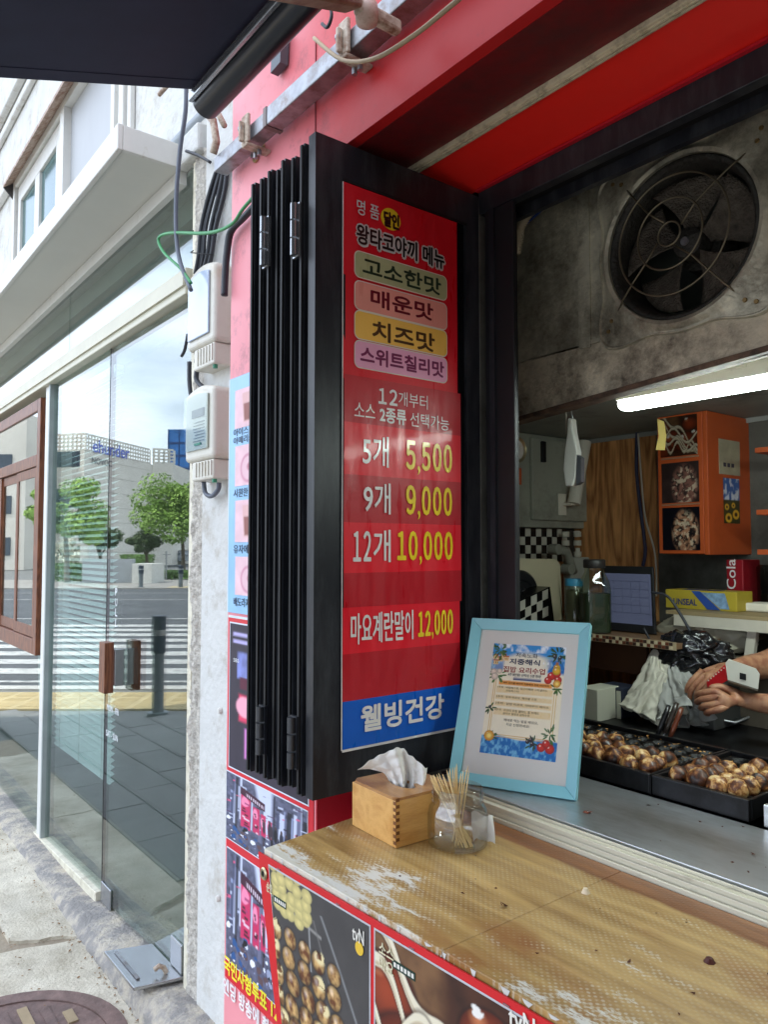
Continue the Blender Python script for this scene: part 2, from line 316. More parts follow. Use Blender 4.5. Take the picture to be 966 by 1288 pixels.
# concrete apron along the shop fronts, broken slabs with a crack
apr = thing('concrete_apron', '', ''); apr['kind'] = 'structure'
yb = [-1.5, .2, 1.5, 2.42, 3.36, 4.9, 6.6]
for i in range(len(yb)-1):
    a, b = yb[i], yb[i+1]; sk0 = .02*math.sin(i*3); sk1 = .02*math.sin((i+1)*3)
    x0 = NEAR_X if i not in (2, 3) else .30
    poly = []
    for k in range(25): t = k/24; poly.append((1.05-t*(1.05-x0), a+sk0+.010*math.sin(t*9+i)+.012*noise.noise(Vector((t*7, i, 0)))+.16*t*(i == 4)+.004, GZ-.0))
    for k in range(25): t = 1-k/24; poly.append((1.05-t*(1.05-x0), b+sk1+.010*math.sin(t*9+i+1)+.012*noise.noise(Vector((t*7, i+1, 0)))+.16*t*(i == 3)-.004, GZ-.0))
    MB().prism([(p[0], p[1], p[2]-.03) for p in poly], (0, 0, .034+.002*(i % 2))).build('slab', concrete, apr)
# raised kerb below the glass front
def stepf(u, v):
    Y = 1.9+u*5.0; zt = max(GZ+.03, -.05*(Y-2.8)-.005); prof = [(1.30, zt), (1.06, zt), (1.02, zt-.012), (.995, zt-.045), (.985, GZ-.03)]
    k = v*4; i = min(int(k), 3); f = k-i; x = prof[i][0]*(1-f)+prof[i+1][0]*f; z = prof[i][1]*(1-f)+prof[i+1][1]*f
    q = noise.noise(Vector((Y*7, x*9, z*9)))*.007+noise.noise(Vector((Y*25, x*25, z*20)))*.005+noise.noise(Vector((Y*90, x*60, z*60)))*.0035
    return (x+q*(1 if v > .3 else 0), Y, z+q*.5)
st = struct('kerb_step', MB().grid(stepf, 520, 20), step_c, smooth=60)
# pavers
pv = thing('pavement', '', ''); pv['kind'] = 'structure'
MB().box((-5.2, -2.5, GZ-.05), (1.04, 7.2, GZ-.010)).build('sand_bed', M('joint_sand', L(150, 138, 120), .95, var=.2, vs=20, bump=.5), pv)
base = None
cells = []
for i in range(16):
    for j in range(20):
        x = NEAR_X-.305*(i+.5)-.006; y = -1.2+.605*(j+.5)+(.3 if i % 2 else 0)
        b = (2*XG-x)*.616+y*.788-2*XG*.0
        bb = -(x-2*XG)*.616+y*.788
        if bb < 7.7 and not (x > .2 and 2.2 < y < 3.4 and False): cells.append((x, y))
for k, (x, y) in enumerate(cells):
    if x > .28 and 1.5 < y < 3.36: continue
    if base is None:
        base = MB().box((-.148, -.298, -.03), (.148, .298, .0)).build('paver', paver_m, pv, bevel=.004); base.location = (x, y, GZ)
    else:
        c = inst(base, (0, 0, 0)); c.location = (x, y, GZ+random.uniform(-.0015, .002)); c.rotation_euler = (random.uniform(-.004, .004), random.uniform(-.004, .004), random.uniform(-.004, .004))
# tactile strip, kerb, road, crossing (laid out along the street)
tb = None
for i in range(34):
    for j in range(3):
        a = -6.4+.302*i; b = 7.95+.302*j; p = ST(a, b, GZ)
        if p.x > .7: continue
        if tb is None:
            m = MB().box((-.149, -.149, -.03), (.149, .149, .004))
            for q in range(4): m.box((-.12, -.115+.07*q, .0), (.12, -.085+.07*q, .009))
            tb = m.build('tactile_tile', tactile_m, pv); tb.location = p; tb.rotation_euler = (0, 0, math.atan2(.616, .788))
        else: c = inst(tb, (0, 0, 0)); c.location = p; c.rotation_euler = (0, 0, math.atan2(.616, .788))
def stq(a0, a1, b0, b1, z): return [ST(a0, b0, z), ST(a1, b0, z), ST(a1, b1, z), ST(a0, b1, z)]
kst = M('kerb_stone', L(186, 184, 178), .8, var=.1)
MB().prism(stq(-60, 30, 8.9, 9.12, GZ-.1), (0, 0, .105)).build('kerb', kst, pv)
MB().prism(stq(-60, 30, 7.55, 8.9, GZ-.1), (0, 0, .085)).build('paving_bed', M('bed', L(120, 120, 118), .9, bump=.3), pv)
road = struct('road', MB().add(stq(-120, 80, 9.12, 31, GZ-.022), [(0, 1, 2, 3)]), asphalt)
k = 0
while 10.1+.86*k < 16.8:
    b0 = 10.1+.86*k; MB().add(stq(-12.5, 1.0, b0, b0+.46, GZ-.017), [(0, 1, 2, 3)]).build('crossing_bar', roadwhite, road); k += 1
for b0 in (9.45, 17.9, 24.6, 28.2): MB().add(stq(-60, 40, b0, b0+.13, GZ-.0165), [(0, 1, 2, 3)]).build('edge_line', roadwhite, road)
far = struct('far_pavement', MB().prism(stq(-60, 40, 31, 39, GZ-.1), (0, 0, .13)), M('far_paving', L(150, 146, 140), .85, var=.12, vs=2))
MB().prism(stq(-9, 4, 31.3, 32.2, GZ+.03), (0, 0, .006)).build('tactile_band', tactile_m, far)
struct('far_road', MB().add(stq(-90, 60, 70, 92, GZ+.02), [(0, 1, 2, 3)]), asphalt)
# manhole
mh = thing('manhole_cover', 'round rusty brown cast iron manhole cover in the pavement', 'manhole cover', (.56, 2.70, GZ+.004))
rust = M('rusty_iron', L(126, 104, 98), .65, .3, var=.25, vs=20, dirt=L(92, 80, 78), dirt_amt=.45, bump=.3)
MB().lathe([(.395, .0), (.395, .010), (.335, .011), (.335, .002)], (.56, 2.70, GZ+.004), 48).build('ring', rust, mh, smooth=30)
MB().lathe([(0, .006), (.333, .006), (.333, .0)], (.56, 2.70, GZ+.004), 48).build('lid', rust, mh, smooth=30)
for k in range(-4, 5):
    if k == 0: continue
    h = math.sqrt(max(0, .29**2-(k*.062)**2))
    for s0, s1 in ((-h, -.07), (.07, h)):
        if s1-s0 > .04: MB().box((.56+k*.062-.016, 2.70+s0, GZ+.008), (.56+k*.062+.016, 2.70+s1, GZ+.016)).build('rib', rust if k % 2 else M('ochre_iron', L(158, 140, 112), .8, var=.2), mh)
MB().box((.36, 2.655, GZ+.008), (.76, 2.745, GZ+.014)).build('nameplate', rust, mh)
# leaf litter along the kerb
lm = MB()
for k in range(420):
    y = random.uniform(2.0, 6.0); x = .99-abs(random.gauss(0, .035)) if random.random() < .6 else NEAR_X+random.gauss(0, .012); s = random.uniform(.002, .009); a = random.uniform(0, 6)
    p = Vector((x, y, GZ+.008+random.uniform(0, .004))); d = Vector((math.cos(a), math.sin(a), random.uniform(-.3, .3)))*s; e = Vector((-math.sin(a), math.cos(a), random.uniform(-.3, .3)))*s*.5
    lm.add([p-d, p-e, p+d, p+e], [(0, 1, 2, 3)])
tag(lm.build('leaf_litter', M('dry_leaf', L(134, 104, 72), .9, var=.4, vs=60), fix=False), 'dry brown leaf crumbs and grit along the kerb and slab joints', 'litter', kind='stuff')
# near bollard and far bollards
def bollard(a, b, h, label, r=.058, z=GZ):
    p = ST(a, b, z); t = thing('bollard', label, 'bollard', p, 'bollards by the crossing')
    MB().cyl(p, p+Vector((0, 0, h*.62)), r, n=20).build('post', M('grey_post', L(110, 116, 120), .4, .3), t, smooth=True)
    MB().cyl(p+Vector((0, 0, h*.62)), p+Vector((0, 0, h)), r*1.22, n=20).build('sleeve', M('blue_sleeve', L(36, 44, 62), .45), t, smooth=True, bevel=.008)
    MB().cyl(p+Vector((0, 0, h*.80)), p+Vector((0, 0, h*.86)), r*1.26, n=20).build('band', silver, t, smooth=True)
    MB().cyl(p, p+Vector((0, 0, .02)), r*1.7, n=20).build('foot', M('grey_post', L(110, 116, 120), .4, .3), t, smooth=True)
bollard(*STG(199, 898), .97, 'dark blue bollard with a silver band on the near pavement, mirrored in the door glass')
for px, l in ((177, 'leftmost short dark bollard on the far side of the crossing, mirrored in the glass'), (227, 'short dark bollard on the far kerb in front of the hedge, mirrored in the glass'), (243, 'short dark bollard on the far kerb beside the meters, mirrored in the glass')):
    a, z = STD(px, 734, 31.6); bollard(a, 31.6, .9, l, .09, GZ+.03)
# ================================================================== trees, hedges
bark = M('bark', L(98, 86, 72), .9, var=.3, vs=8, bump=.6, bs=30)
def leafmat(name, c): return M(name, c, .65, var=.45, vs=1.3)
leafA = leafmat('broad_leaves', L(132, 164, 72)); leafB = leafmat('pine_needles', L(74, 92, 50)); leafC = leafmat('hedge_leaves', L(96, 128, 60))
def crown(parent, c, R, n, size, mat, clumps=16, flat=1.0, seed=1, name='crown'):
    r = random.Random(seed); cl = []
    for k in range(clumps):
        v = Vector((r.gauss(0, 1), r.gauss(0, 1), r.gauss(0, 1))).normalized()*r.uniform(.3, .98); cl.append((Vector((v.x*R, v.y*R, v.z*R*flat)), R*r.uniform(.14, .36)))
    m = MB(); vs = []; fs = []
    for k in range(n):
        o, rr = r.choice(cl); d = Vector((r.gauss(0, 1), r.gauss(0, 1), r.gauss(0, 1))).normalized(); p = Vector(c)+o+Vector((d.x, d.y, d.z*.75))*rr*r.uniform(.7, 1.1)
        q = (d+Vector((r.uniform(-.8, .8), r.uniform(-.8, .8), r.uniform(0, 1)))).normalized(); e = q.orthogonal().normalized(); e = (Matrix.Rotation(r.uniform(0, 6.28), 3, q) @ e); g = q.cross(e); s = size*r.uniform(.6, 1.3)
        m.v += [p-e*s, p-g*s*.6, p+e*s, p+g*s*.6]; b = len(m.v)-4; m.f.append((b, b+1, b+2, b+3))
    o = m.build(name, mat, parent, fix=False); o['kind'] = 'stuff'; return o
def tree(a, b, h, R, label, seed, n=9000, th=None, flat=1.0, mat=None, size=.11):
    p = ST(a, b, GZ+.03); t = thing('street_tree', label, 'tree', p)
    tm = MB(); th = th or h-R*1.5; top = p+Vector((.1, .1, th)); tm.tube([p, p+Vector((.03, 0, th*.4)), top], [.16, .12, .09], 10)
    r = random.Random(seed)
    for k in range(7):
        d = Vector((r.uniform(-1, 1), r.uniform(-1, 1), r.uniform(.5, 1.2)))*R*.6; tm.tube([top-Vector((0, 0, .3)), top+d*.5, top+d], [.07, .045, .02], 6)
    tm.build('trunk', bark, t, smooth=True)
    crown(t, p+Vector((0, 0, h-R*flat)), R, n, size, mat or leafA, 30, flat, seed)
a, z = STD(92, 600, 36); tree(a-.2, 36, 4.95+GZ+.6, 2.0, 'leafy green street tree left of the door seam, mirrored in the glass', 3)
a, z = STD(232, 590, 50); tree(a, 50, 7.3, 3.1, 'bright green round tree on a bare trunk near the parked cars, mirrored in the glass', 5, 12000, th=3.0)
a, z = STD(186, 690, 52); tree(a, 52, 2.95, 1.5, 'low spreading pine with a flat crown before the white building, mirrored in the glass', 8, 6000, th=1.4, flat=.55, mat=leafB, size=.08)
a, z = STD(128, 690, 46); tree(a, 46, 3.0, 1.4, 'low flat pine seen through the blind slats, mirrored in the glass', 9, 6000, th=1.4, flat=.5, mat=leafB, size=.08)
a, z = STD(195, 620, 85); tree(a, 85, 9.5, 3.2, 'olive tree half hidden behind the white building, mirrored in the glass', 10, 5000, mat=leafB, size=.16)
a, z = STD(84, 700, 42); tree(a, 42, 2.3, 1.0, 'white blossoming shrub beside the planter wall, mirrored in the glass', 12, 3000, th=.9, mat=leafmat('blossom', L(206, 206, 186)), size=.08)
def hedge(a0, a1, b0, b1, z0, h, label, seed):
    m = MB(); r = random.Random(seed)
    for k in range(int((a1-a0)*900)):
        p = ST(r.uniform(a0, a1), r.uniform(b0, b1), z0+h*r.random()**.6); e = Vector((r.gauss(0, 1), r.gauss(0, 1), r.gauss(0, 1))).normalized()*.07; g = e.orthogonal().normalized()*.045; m.v += [p-e, p-g, p+e, p+g]; b = len(m.v)-4; m.f.append((b, b+1, b+2, b+3))
    o = m.build('hedge', leafC, fix=False); tag(o, label, 'hedge', kind='stuff')
def aat(px, b): return STD(px, 700, b)[0]
hedge(aat(60, 37), aat(102, 37), 37, 38, GZ, .9, 'clipped green hedge left of the grey planter wall, mirrored in the glass', 1)
hedge(aat(192, 40), aat(262, 40), 40, 41.5, GZ, .45, 'low ground cover hedge below the round tree, mirrored in the glass', 2)
hedge(aat(150, 56), aat(190, 56), 56, 57, GZ, 1.2, 'dark green hedge behind the flat pine, mirrored in the glass', 3)
def stbox(a0, a1, b0, b1, z0, z1): return MB().prism(stq(a0, a1, b0, b1, z0), (0, 0, z1-z0))
wallm = M('planter_stone', L(176, 178, 178), .8, var=.1, vs=1)
tag(stbox(aat(103, 36), aat(166, 36), 36, 36.5, GZ, 1.05).build('planter_wall', wallm, bevel=.02), 'long low grey planter wall across the crossing, mirrored in the glass', 'wall')
tag(stbox(aat(166, 35), aat(191, 35), 35, 37, GZ, .85).build('planter_wall', M('pale_stone', L(206, 204, 196), .8), bevel=.02), 'short pale stone block at the end of the planter wall, mirrored in the glass', 'wall')
tag(stbox(aat(100, 40), aat(111, 40), 40, 41, GZ, 1.95).build('gate_pillar', M('pale_stone', L(206, 204, 196), .8), bevel=.02), 'cream gate pillar behind the planter wall, mirrored in the glass', 'pillar')
# ================================================================== far buildings (mirrored in the glass)
wb = M('white_cladding', L(222, 216, 204), .75, var=.04, vs=.4); wb2 = M('window_dark', L(60, 70, 82), .2, var=.1)
def far_white():
    b = 62; a0, z0 = STD(106, 546, b); aL = aat(-60, b); a1 = aat(168, b+6); a2 = aat(187, b+8)
    ztop = STD(106, 566, b)[1]; zl = STD(106, 546, b)[1]
    t = thing('white_building', 'white office block with a perforated lattice parapet and blue sign, mirrored in the glass', 'building', ST(a0, b, GZ))
    MB().prism([ST(aL, b+3, GZ), ST(a0, b, GZ), ST(a1, b+10, GZ), ST(a1, b+30, GZ), ST(aL, b+30, GZ)], (0, 0, ztop-GZ)).build('wall', wb, t)
    MB().prism([ST(a1+.01, b+11, GZ), ST(a2+1, b+12, GZ), ST(a2+1, b+30, GZ), ST(a1+.01, b+30, GZ)], (0, 0, ztop-GZ+.2)).build('wing', wb, t)
    m = MB()
    def lattice(p, q):
        n = int((q-p).length/.42); d = (q-p)/n; up = Vector((0, 0, 1)); H = zl-ztop
        for i in range(n+1): m.obox(p+d*i, d*.32, up*H, Vector((-.616, .788, 0))*.2)
        for j in range(5): m.obox(p+up*(H*j/4-.03), q-p, up*.16, Vector((-.616, .788, 0))*.2)
    lattice(ST(aL, b+3, ztop), ST(a0, b, ztop)); lattice(ST(a0, b, ztop), ST(a1, b+10, ztop)); lattice(ST(a1, b+11, ztop+.2), ST(a2+1, b+12, ztop+.2))
    o = m.build('lattice_parapet', wb, t); o['kind'] = 'stuff'
    for (px, py, w_, h_) in ((83, 590, 1.9, 1.3), (60, 590, 1.9, 1.3), (40, 590, 1.9, 1.3), (60, 640, 1.9, 1.6), (40, 640, 1.9, 1.6), (83, 640, 1.9, 1.6)):
        a, z = STD(px, py, b+2); p = ST(a, b+3-(a-aL)/(a0-aL)*3-.03, z); MB().obox(p, (ST(a+w_, b+3-(a+w_-aL)/(a0-aL)*3-.03, z)-p), Vector((0, 0, h_)), Vector((.1*-.616, .1*.788, 0))).build('window', wb2, t)
    d = (ST(a1, b+10, 0)-ST(a0, b, 0)).normalized(); n = Vector((-d.y, d.x, 0)); n = n if n.dot(Vector((.616, -.788, 0))) > 0 else -n
    p = ST(a0, b, zl-1.0)+d*1.0+n*.12
    txt('ehunder', p+Vector((0, 0, -.35)), d, (0, 0, 1), 5.6, 1.1, M('blue_sign', L(84, 104, 196), .4), t, .02)
    txt('NOVOC', ST(a0, b, ztop-1.0)+d*1.0+n*.05, d, (0, 0, 1), 3.0, .55, M('grey_sign', L(96, 98, 104), .4), t, .02)
    for i in range(7):
        o = MB().obox(ST(a0, b, GZ+1.3*(i+1))+n*.01, ST(a1, b+10, 0)-ST(a0, b, 0), (0, 0, .035), n*.004).build('panel_joint', M('joint', L(176, 172, 162), .8), t)
    for px in (175, 182): a, z = STD(px, 690, b+11); MB().obox(ST(a, b+11.6, 2.6), (ST(.8, 0, 0)-ST(0, 0, 0)), (0, 0, 1.8), Vector((.1*-.616, .1*.788, 0))).build('window', wb2, t)
far_white()
def glass_tower():
    b = 112; a0 = aat(209, b); a1 = aat(300, b); zt = STD(209, 540, b)[1]
    t = thing('glass_tower', 'tall blue glass office tower behind the round tree, mirrored in the glass', 'building', ST(a0, b, GZ))
    MB().prism(stq(a0, a1, b, b+20, GZ), (0, 0, zt-GZ)).build('wall', M('blue_curtain_wall', L(52, 104, 164), .08, .3, var=.5, vs=.18), t)
    bl = M('mullion_blue', L(30, 60, 110), .4)
    for i in range(int((a1-a0)/1.6)): MB().prism(stq(a0+1.6*i, a0+1.6*i+.12, b-.12, b-.005, GZ), (0, 0, zt-GZ)).build('mullion', bl, t)
    for j in range(int(zt/1.9)): MB().prism(stq(a0, a1, b-.1, b-.006, j*1.9), (0, 0, .3)).build('floor_band', bl, t)
glass_tower()
def row_building(px0, px1, b, top, col, label, name):
    a0 = aat(px0, b); a1 = aat(px1, b); zt = STD(px0, top, b)[1]; t = thing(name, label, 'building', ST(a0, b, GZ))
    MB().prism(stq(a0, a1, b, b+4, GZ), (0, 0, zt-GZ)).build('wall', M(name+'_wall', col, .8, var=.08, vs=.5), t)
    n = max(2, int((a1-a0)/3.4)); fl = max(1, int((zt-GZ)/3.2))
    for j in range(fl):
        for i in range(n):
            a = a0+(a1-a0)*(i+.3)/n; MB().prism(stq(a, a+1.5, b-.06, b+.1, GZ+1.1+3.2*j), (0, 0, 1.4)).build('window', wb2, t)
row_building(196, 300, 98, 684, L(190, 188, 180), 'low beige building with a glazed ground floor behind the cars, mirrored in the glass', 'low_building')
row_building(-90, 30, 58, 520, L(214, 208, 196), 'cream block with square windows at the left edge, mirrored in the wooden window', 'cream_building')
row_building(-260, -96, 64, 560, L(170, 160, 150), 'grey brown block far down the street, mirrored in the glass', 'grey_building')
# parked cars
def car(a, b, label, col):
    o = ST(a, b, GZ+.03); t = thing('parked_car', label, 'car', o, 'cars parked across the street'); ux = Vector((-.788, -.616, 0)); uy = Vector((-.616, .788, 0)); uz = Vector((0, 0, 1))
    prof = [(0, .35), (.05, .75), (.25, .9), (1.0, .98), (1.75, 1.38), (2.3, 1.45), (3.0, 1.42), (3.7, 1.05), (4.35, .98), (4.5, .8), (4.5, .35)]
    def sect(y, ins): return [o+ux*(x+ins*(.1 if z > 1 else 0))+uy*(y+(ins*.22 if z > 1.1 else 0))+uz*z for x, z in prof]
    A, B, D, E_ = sect(0, 1), sect(.1, 0), sect(1.7, 0), sect(1.8, -1); n = len(prof); m = MB(); m.v = A+B+D+E_
    for r in range(3): m.f += [(r*n+i, r*n+(i+1) % n, (r+1)*n+(i+1) % n, (r+1)*n+i) for i in range(n)]
    m.f += [tuple(range(n)), tuple(range(4*n-1, 3*n-1, -1))]
    m.build('body', col, t, bevel=.03)
    for x0, x1, x2, x3 in ((1.2, 2.2, 2.2, 1.75), (2.3, 3.55, 3.0, 2.3)):
        MB().prism([o+ux*x0+uy*(-.01)+uz*1.0, o+ux*x1+uy*(-.01)+uz*1.0, o+ux*x2+uy*(.2)+uz*1.38, o+ux*x3+uy*(.2)+uz*1.36], uy*.03).build('window', wb2, t)
    for x in (.85, 3.65): 
        for y in (0, 1.62):
            wv = MB().cyl(o+ux*x+uy*(y-.03)+uz*.33, o+ux*x+uy*(y+.2)+uz*.33, .33, n=24).build('wheel', black_rub, t, smooth=True); MB().cyl(o+ux*x+uy*(y-.04)+uz*.33, o+ux*x+uy*(y-.031)+uz*.33, .2, n=16).build('rim', silver, wv)
    for x in (.0, 4.42): MB().obox(o+ux*x+uy*.15+uz*.68, ux*.08, uy*.3, uz*.12).build('headlight', silver, t)
car(aat(199, 76), 76, 'silver grey sedan parked nearer the flat pine, mirrored in the glass', M('silver_car', L(150, 156, 164), .25, .5, coat=1))
car(aat(218, 82), 82, 'pale grey sedan parked behind the round tree trunk, mirrored in the glass', M('pale_car', L(188, 190, 192), .25, .3, coat=1))
sp = ST(aat(209, 40), 40, GZ); t = thing('sign_post', 'thin white signpost before the silver sedan, mirrored in the glass', 'signpost', sp)
MB().cyl(sp, sp+Vector((0, 0, 1.5)), .05, n=10).build('pole', silver, t, smooth=True); MB().cyl(sp+Vector((0, 0, 1.3)), sp+Vector((0, 0, 1.34)), .22, n=16).build('disc', silver, t)

# unseen blocks added behind the viewer, cutting light on surfaces facing that way
def back_block(x0, x1, y0, y1, h, col, label, nm):
    t = thing(nm, label, 'building', (x0, y1, GZ)); MB().box((x0, y0, GZ), (x1, y1, h)).build('wall', M(nm+'_wall', col, .8, var=.1, vs=.6), t)
    for j in range(int(h/3.2)):
        for i in range(max(1, int((x1-x0)/2.6))):
            x = x0+.6+2.6*i; MB().box((x, y1-.05, GZ+.9+3.2*j), (x+1.5, y1+.03, GZ+2.5+3.2*j)).build('window', wb2, t)
back_block(-3.2, 6.5, -16, -8.5, 9.5, L(150, 120, 104), 'unseen brown brick block added behind the viewer to cut light on the stall', 'added_brick_block')
back_block(1.3, 6.5, -8.4, -2.7, 6.5, L(170, 160, 146), 'unseen beige block added beyond the stall to cut light from that side', 'added_beige_block')
back_block(-15, -5.5, -22, -11, 12, L(160, 156, 150), 'unseen grey block added diagonally behind the viewer to cut light', 'added_grey_block')
# ================================================================== CAFE (white building with glass front)
cafe = thing('cafe_building', 'white plastered building with a glass shop front left of the red stall', 'building', (XG, 4, 0))
Yd0, Yd1, Ym = 2.60, PX(135, 770, XG).y, PX(60, 770, XG).y
ZB, ZT = 2.485, 2.585                                        # transom beam
def sillz(Y): return -.05*(Y-2.8)
YE = 8.4
# walls, upper storey
MB().box((XG, 1.2, 2.98), (6, YE, 3.35)).build('band_wall', white_plaster, cafe)
MB().box((XG+.02, 2.0, 3.35), (XG+.3, 3.55, 6.5)).build('wall', white_plaster, cafe)
MB().box((XG+.02, 5.7, 3.35), (XG+.3, YE, 6.5)).build('wall', white_plaster, cafe)
MB().box((XG+.02, 3.55, 4.12), (XG+.3, 5.7, 6.5)).build('wall', white_plaster, cafe)
MB().box((XG+.2, 2.62, 5.2), (6, YE, 6.5)).build('roof', white_plaster, cafe)
MB().box((5.8, 2.62, -.1), (6, YE, 5.2)).build('back_wall', M('cafe_inner', L(140, 138, 132), .8), cafe)
MB().box((XG+.2, YE-.2, -.1), (5.8, YE, 5.2)).build('side_wall', M('cafe_inner', L(140, 138, 132), .8), cafe)
MB().box((XG+.3, 2.55, -.1), (5.8, 2.62, 5.2)).build('party_wall', M('cafe_inner', L(140, 138, 132), .8), cafe)
MB().box((XG+.06, 2.62, GZ-.01), (5.8, YE-.2, -.03)).build('inner_floor', M('cafe_floor', L(132, 136, 130), .5, vs=2), cafe)
MB().box((XG+.06, 2.62, 2.86), (5.8, YE-.2, 2.95)).build('inner_ceiling', M('cafe_inner', L(140, 138, 132), .8), cafe)
# mouldings above the window hood
for z0, z1, d in ((4.13, 4.2, .05), (4.62, 4.68, .035), (4.78, 4.95, .05)): MB().box((XG+.018-d, 2.02, z0), (XG+.018, YE-.01, z1)).build('moulding', white_plaster, cafe, bevel=.01)
MB().box((XG-.02, 3.40, 3.35), (XG+.018, 3.46, 4.12)).build('pilaster', white_paint, cafe, bevel=.004)
MB().box((XG-.005, 3.34, 3.35), (XG+.018, 3.385, 4.12)).build('pilaster', white_paint, cafe, bevel=.004)
# canopy
XC = .885
def canopy():
    cy = thing('flat_canopy', 'wide white flat box canopy over the glass shop front', 'canopy', (1, 4, 3.0))
    MB().box((XC+.012, 2.70, 3.0), (XG-.002, YE, 3.05)).build('soffit', canopy_u, cy)
    MB().box((XC-.01, 2.68, 2.988), (XC+.01, YE, 3.085)).build('fascia', white_paint, cy, bevel=.004)
    MB().box((XC+.0105, 2.68, 2.99), (XG-.002, 2.699, 3.083)).build('end_fascia', white_paint, cy, bevel=.003)
    MB().box((XG-.03, 2.70, 2.94), (XG-.003, YE, 2.998)).build('rear_trim', white_paint, cy)
    MB().box((XG-.05, 2.5, 2.985), (XG-.002, 2.677, 3.09)).build('return_block', white_plaster, cy, bevel=.01)
canopy()
# upper window with its rusty hood
def upper_window():
    t = thing('upper_window', 'white framed upstairs window with a grey blanked pane under a thin hood', 'window', (XG, 4.5, 3.35))
    y0, y1, z0, z1 = 3.55, 5.7, 3.351, 4.118
    fr = MB(); 
    for a, b in (((y0, z0), (y0+.05, z1)), ((y1-.05, z0), (y1, z1)), ((y0+.05, z1-.05), (y1-.05, z1)), ((y0+.05, z0), (y1-.05, z0+.03))): fr.box((XG-.01, a[0], a[1]), (XG+.06, b[0], b[1]))
    fr.build('frame', white_paint, t)
    MB().box((XG+.03, y0+.052, z0+.032), (XG+.045, 4.42, z1-.052)).build('blank_panel', M('grey_panel', L(172, 174, 176), .5, var=.06, vs=3, scale=(1, 1, .4)), t)
    MB().box((XG-.012, 4.42, z0+.031), (XG+.06, 4.50, z1-.051)).build('mullion', white_paint, t)
    s = MB()
    for a, b in (((4.515, z0+.04), (4.66, z1-.06)), ((5.56, z0+.04), (5.63, z1-.06)), ((4.662, z1-.17), (5.558, z1-.06)), ((5.05, z0+.04), (5.16, z1-.172))): s.box((XG+.01, a[0], a[1]), (XG+.05, b[0], b[1]))
    sa = s.build('sash', white_paint, t, bevel=.004)
    MB().box((XG+.028, 4.53, z0+.04), (XG+.034, 5.6, z1-.1)).build('pane', M('green_glass', L(70, 104, 104), .1, var=.1), sa)
    h = thing('window_hood', 'thin rusty edged metal rain hood over the upstairs window', 'hood', (XG, 4.6, 4.1))
    MB().prism([(XG-.005, 3.5, 4.135), (XG-.075, 3.5, 4.085), (XG-.075, 3.5, 4.065), (XG-.005, 3.5, 4.118)], (0, 2.2, 0)).build('sheet', M('rusty_hood', L(180, 160, 146), .6, var=.2, dirt=L(130, 90, 66), dirt_amt=.45, dirt_s=30), h)
    MB().prism([(XG-.006, 5.702, 4.12), (XG-.07, 5.702, 4.07), (XG-.006, 5.702, 4.0)], (0, .012, 0)).build('end_plate', M('dark_hood', L(70, 68, 68), .6), h)
upper_window()
# transom, beam, mullions
MB().box((XG-.045, 2.60, ZB), (XG+.05, YE, ZT)).build('beam', ivory_alu, cafe, bevel=.004)
MB().box((XG-.055, 2.60, ZB+.03), (XG-.046, YE, ZT-.02)).build('beam_lip', ivory_alu, cafe)
MB().box((XG-.02, Ym-.03, sillz(Ym)), (XG+.04, Ym+.07, ZB)).build('mullion', white_paint, cafe, bevel=.003)
MB().box((XG-.028, Ym-.052, sillz(Ym)), (XG+.04, Ym-.031, ZB)).build('mullion_edge', M('grey_alu', L(150, 158, 156), .4, .2), cafe)
for a, b, n in ((2.62, 4.25, 't'), (4.255, YE, 't')): MB().box((XG-.003, a+.002, ZT), (XG+.005, b, 2.985)).build('transom_pane', glassm, cafe)
MB().box((XG+.10, 2.60, 2.45), (XG+.12, YE, 2.985)).build('transom_backing', M('transom_back', L(118, 122, 122), .7, var=.2, vs=3), cafe)
# fixed pane between door seam and mullion, lower pane under the wooden window
def pane(y0, y1, z1, name='fixed_pane', z0=None):
    g = .0
    return MB().prism([(XG-.005, y0, sillz(y0)+.03 if z0 is None else z0), (XG-.005, y1, sillz(y1)+.03 if z0 is None else z0), (XG-.005, y1, z1), (XG-.005, y0, z1)], (.010, 0, 0)).build(name, glassm, cafe)
pane(Yd1+.004, Ym-.03, ZB)
pane(Ym+.07, YE, .955)
MB().prism([(XG-.03, Yd1+.01, sillz(Yd1)-.02), (XG-.03, YE, sillz(YE)-.02), (XG-.03, YE, sillz(YE)+.035), (XG-.03, Yd1+.01, sillz(Yd1)+.035)], (.07, 0, 0)).build('sill', M('cream_sill', L(216, 210, 190), .5, var=.06, dirt=L(170, 160, 138), dirt_amt=.4, dirt_s=20), cafe, bevel=.003)
# glass door
door = thing('glass_door', 'frameless glass door with a square wooden pull handle', 'door', (XG, 3.1, 0))
MB().prism([(XG-.006, Yd0+.02, sillz(Yd0)+.012), (XG-.006, Yd1-.002, sillz(Yd1)+.012), (XG-.006, Yd1-.002, ZB-.006), (XG-.006, Yd0+.02, ZB-.006)], (.012, 0, 0)).build('leaf', glassm, door)
MB().box((XG-.007, Yd1-.003, -.02), (XG+.007, Yd1+.003, ZB)).build('seal', black_rub, door)
hp = PX(146, 838, XG-.06)
hw = brown_wood
pyt, pyb = PX(130, 808, XG-.08), PX(130, 872, XG-.08)
ha = MB().box((XG-.085, pyt.y-.03, pyb.z), (XG-.045, pyt.y+.045, pyt.z)).build('handle', hw, door, bevel=.002)
MB().box((XG-.0445, pyt.y-.045, pyb.z+.03), (XG-.007, pyt.y-.015, pyt.z-.03)).build('bracket', silver, ha, bevel=.002)
hb = MB().box((XG+.04, pyt.y-.03, pyb.z), (XG+.08, pyt.y+.045, pyt.z)).build('handle', hw, door, bevel=.002)
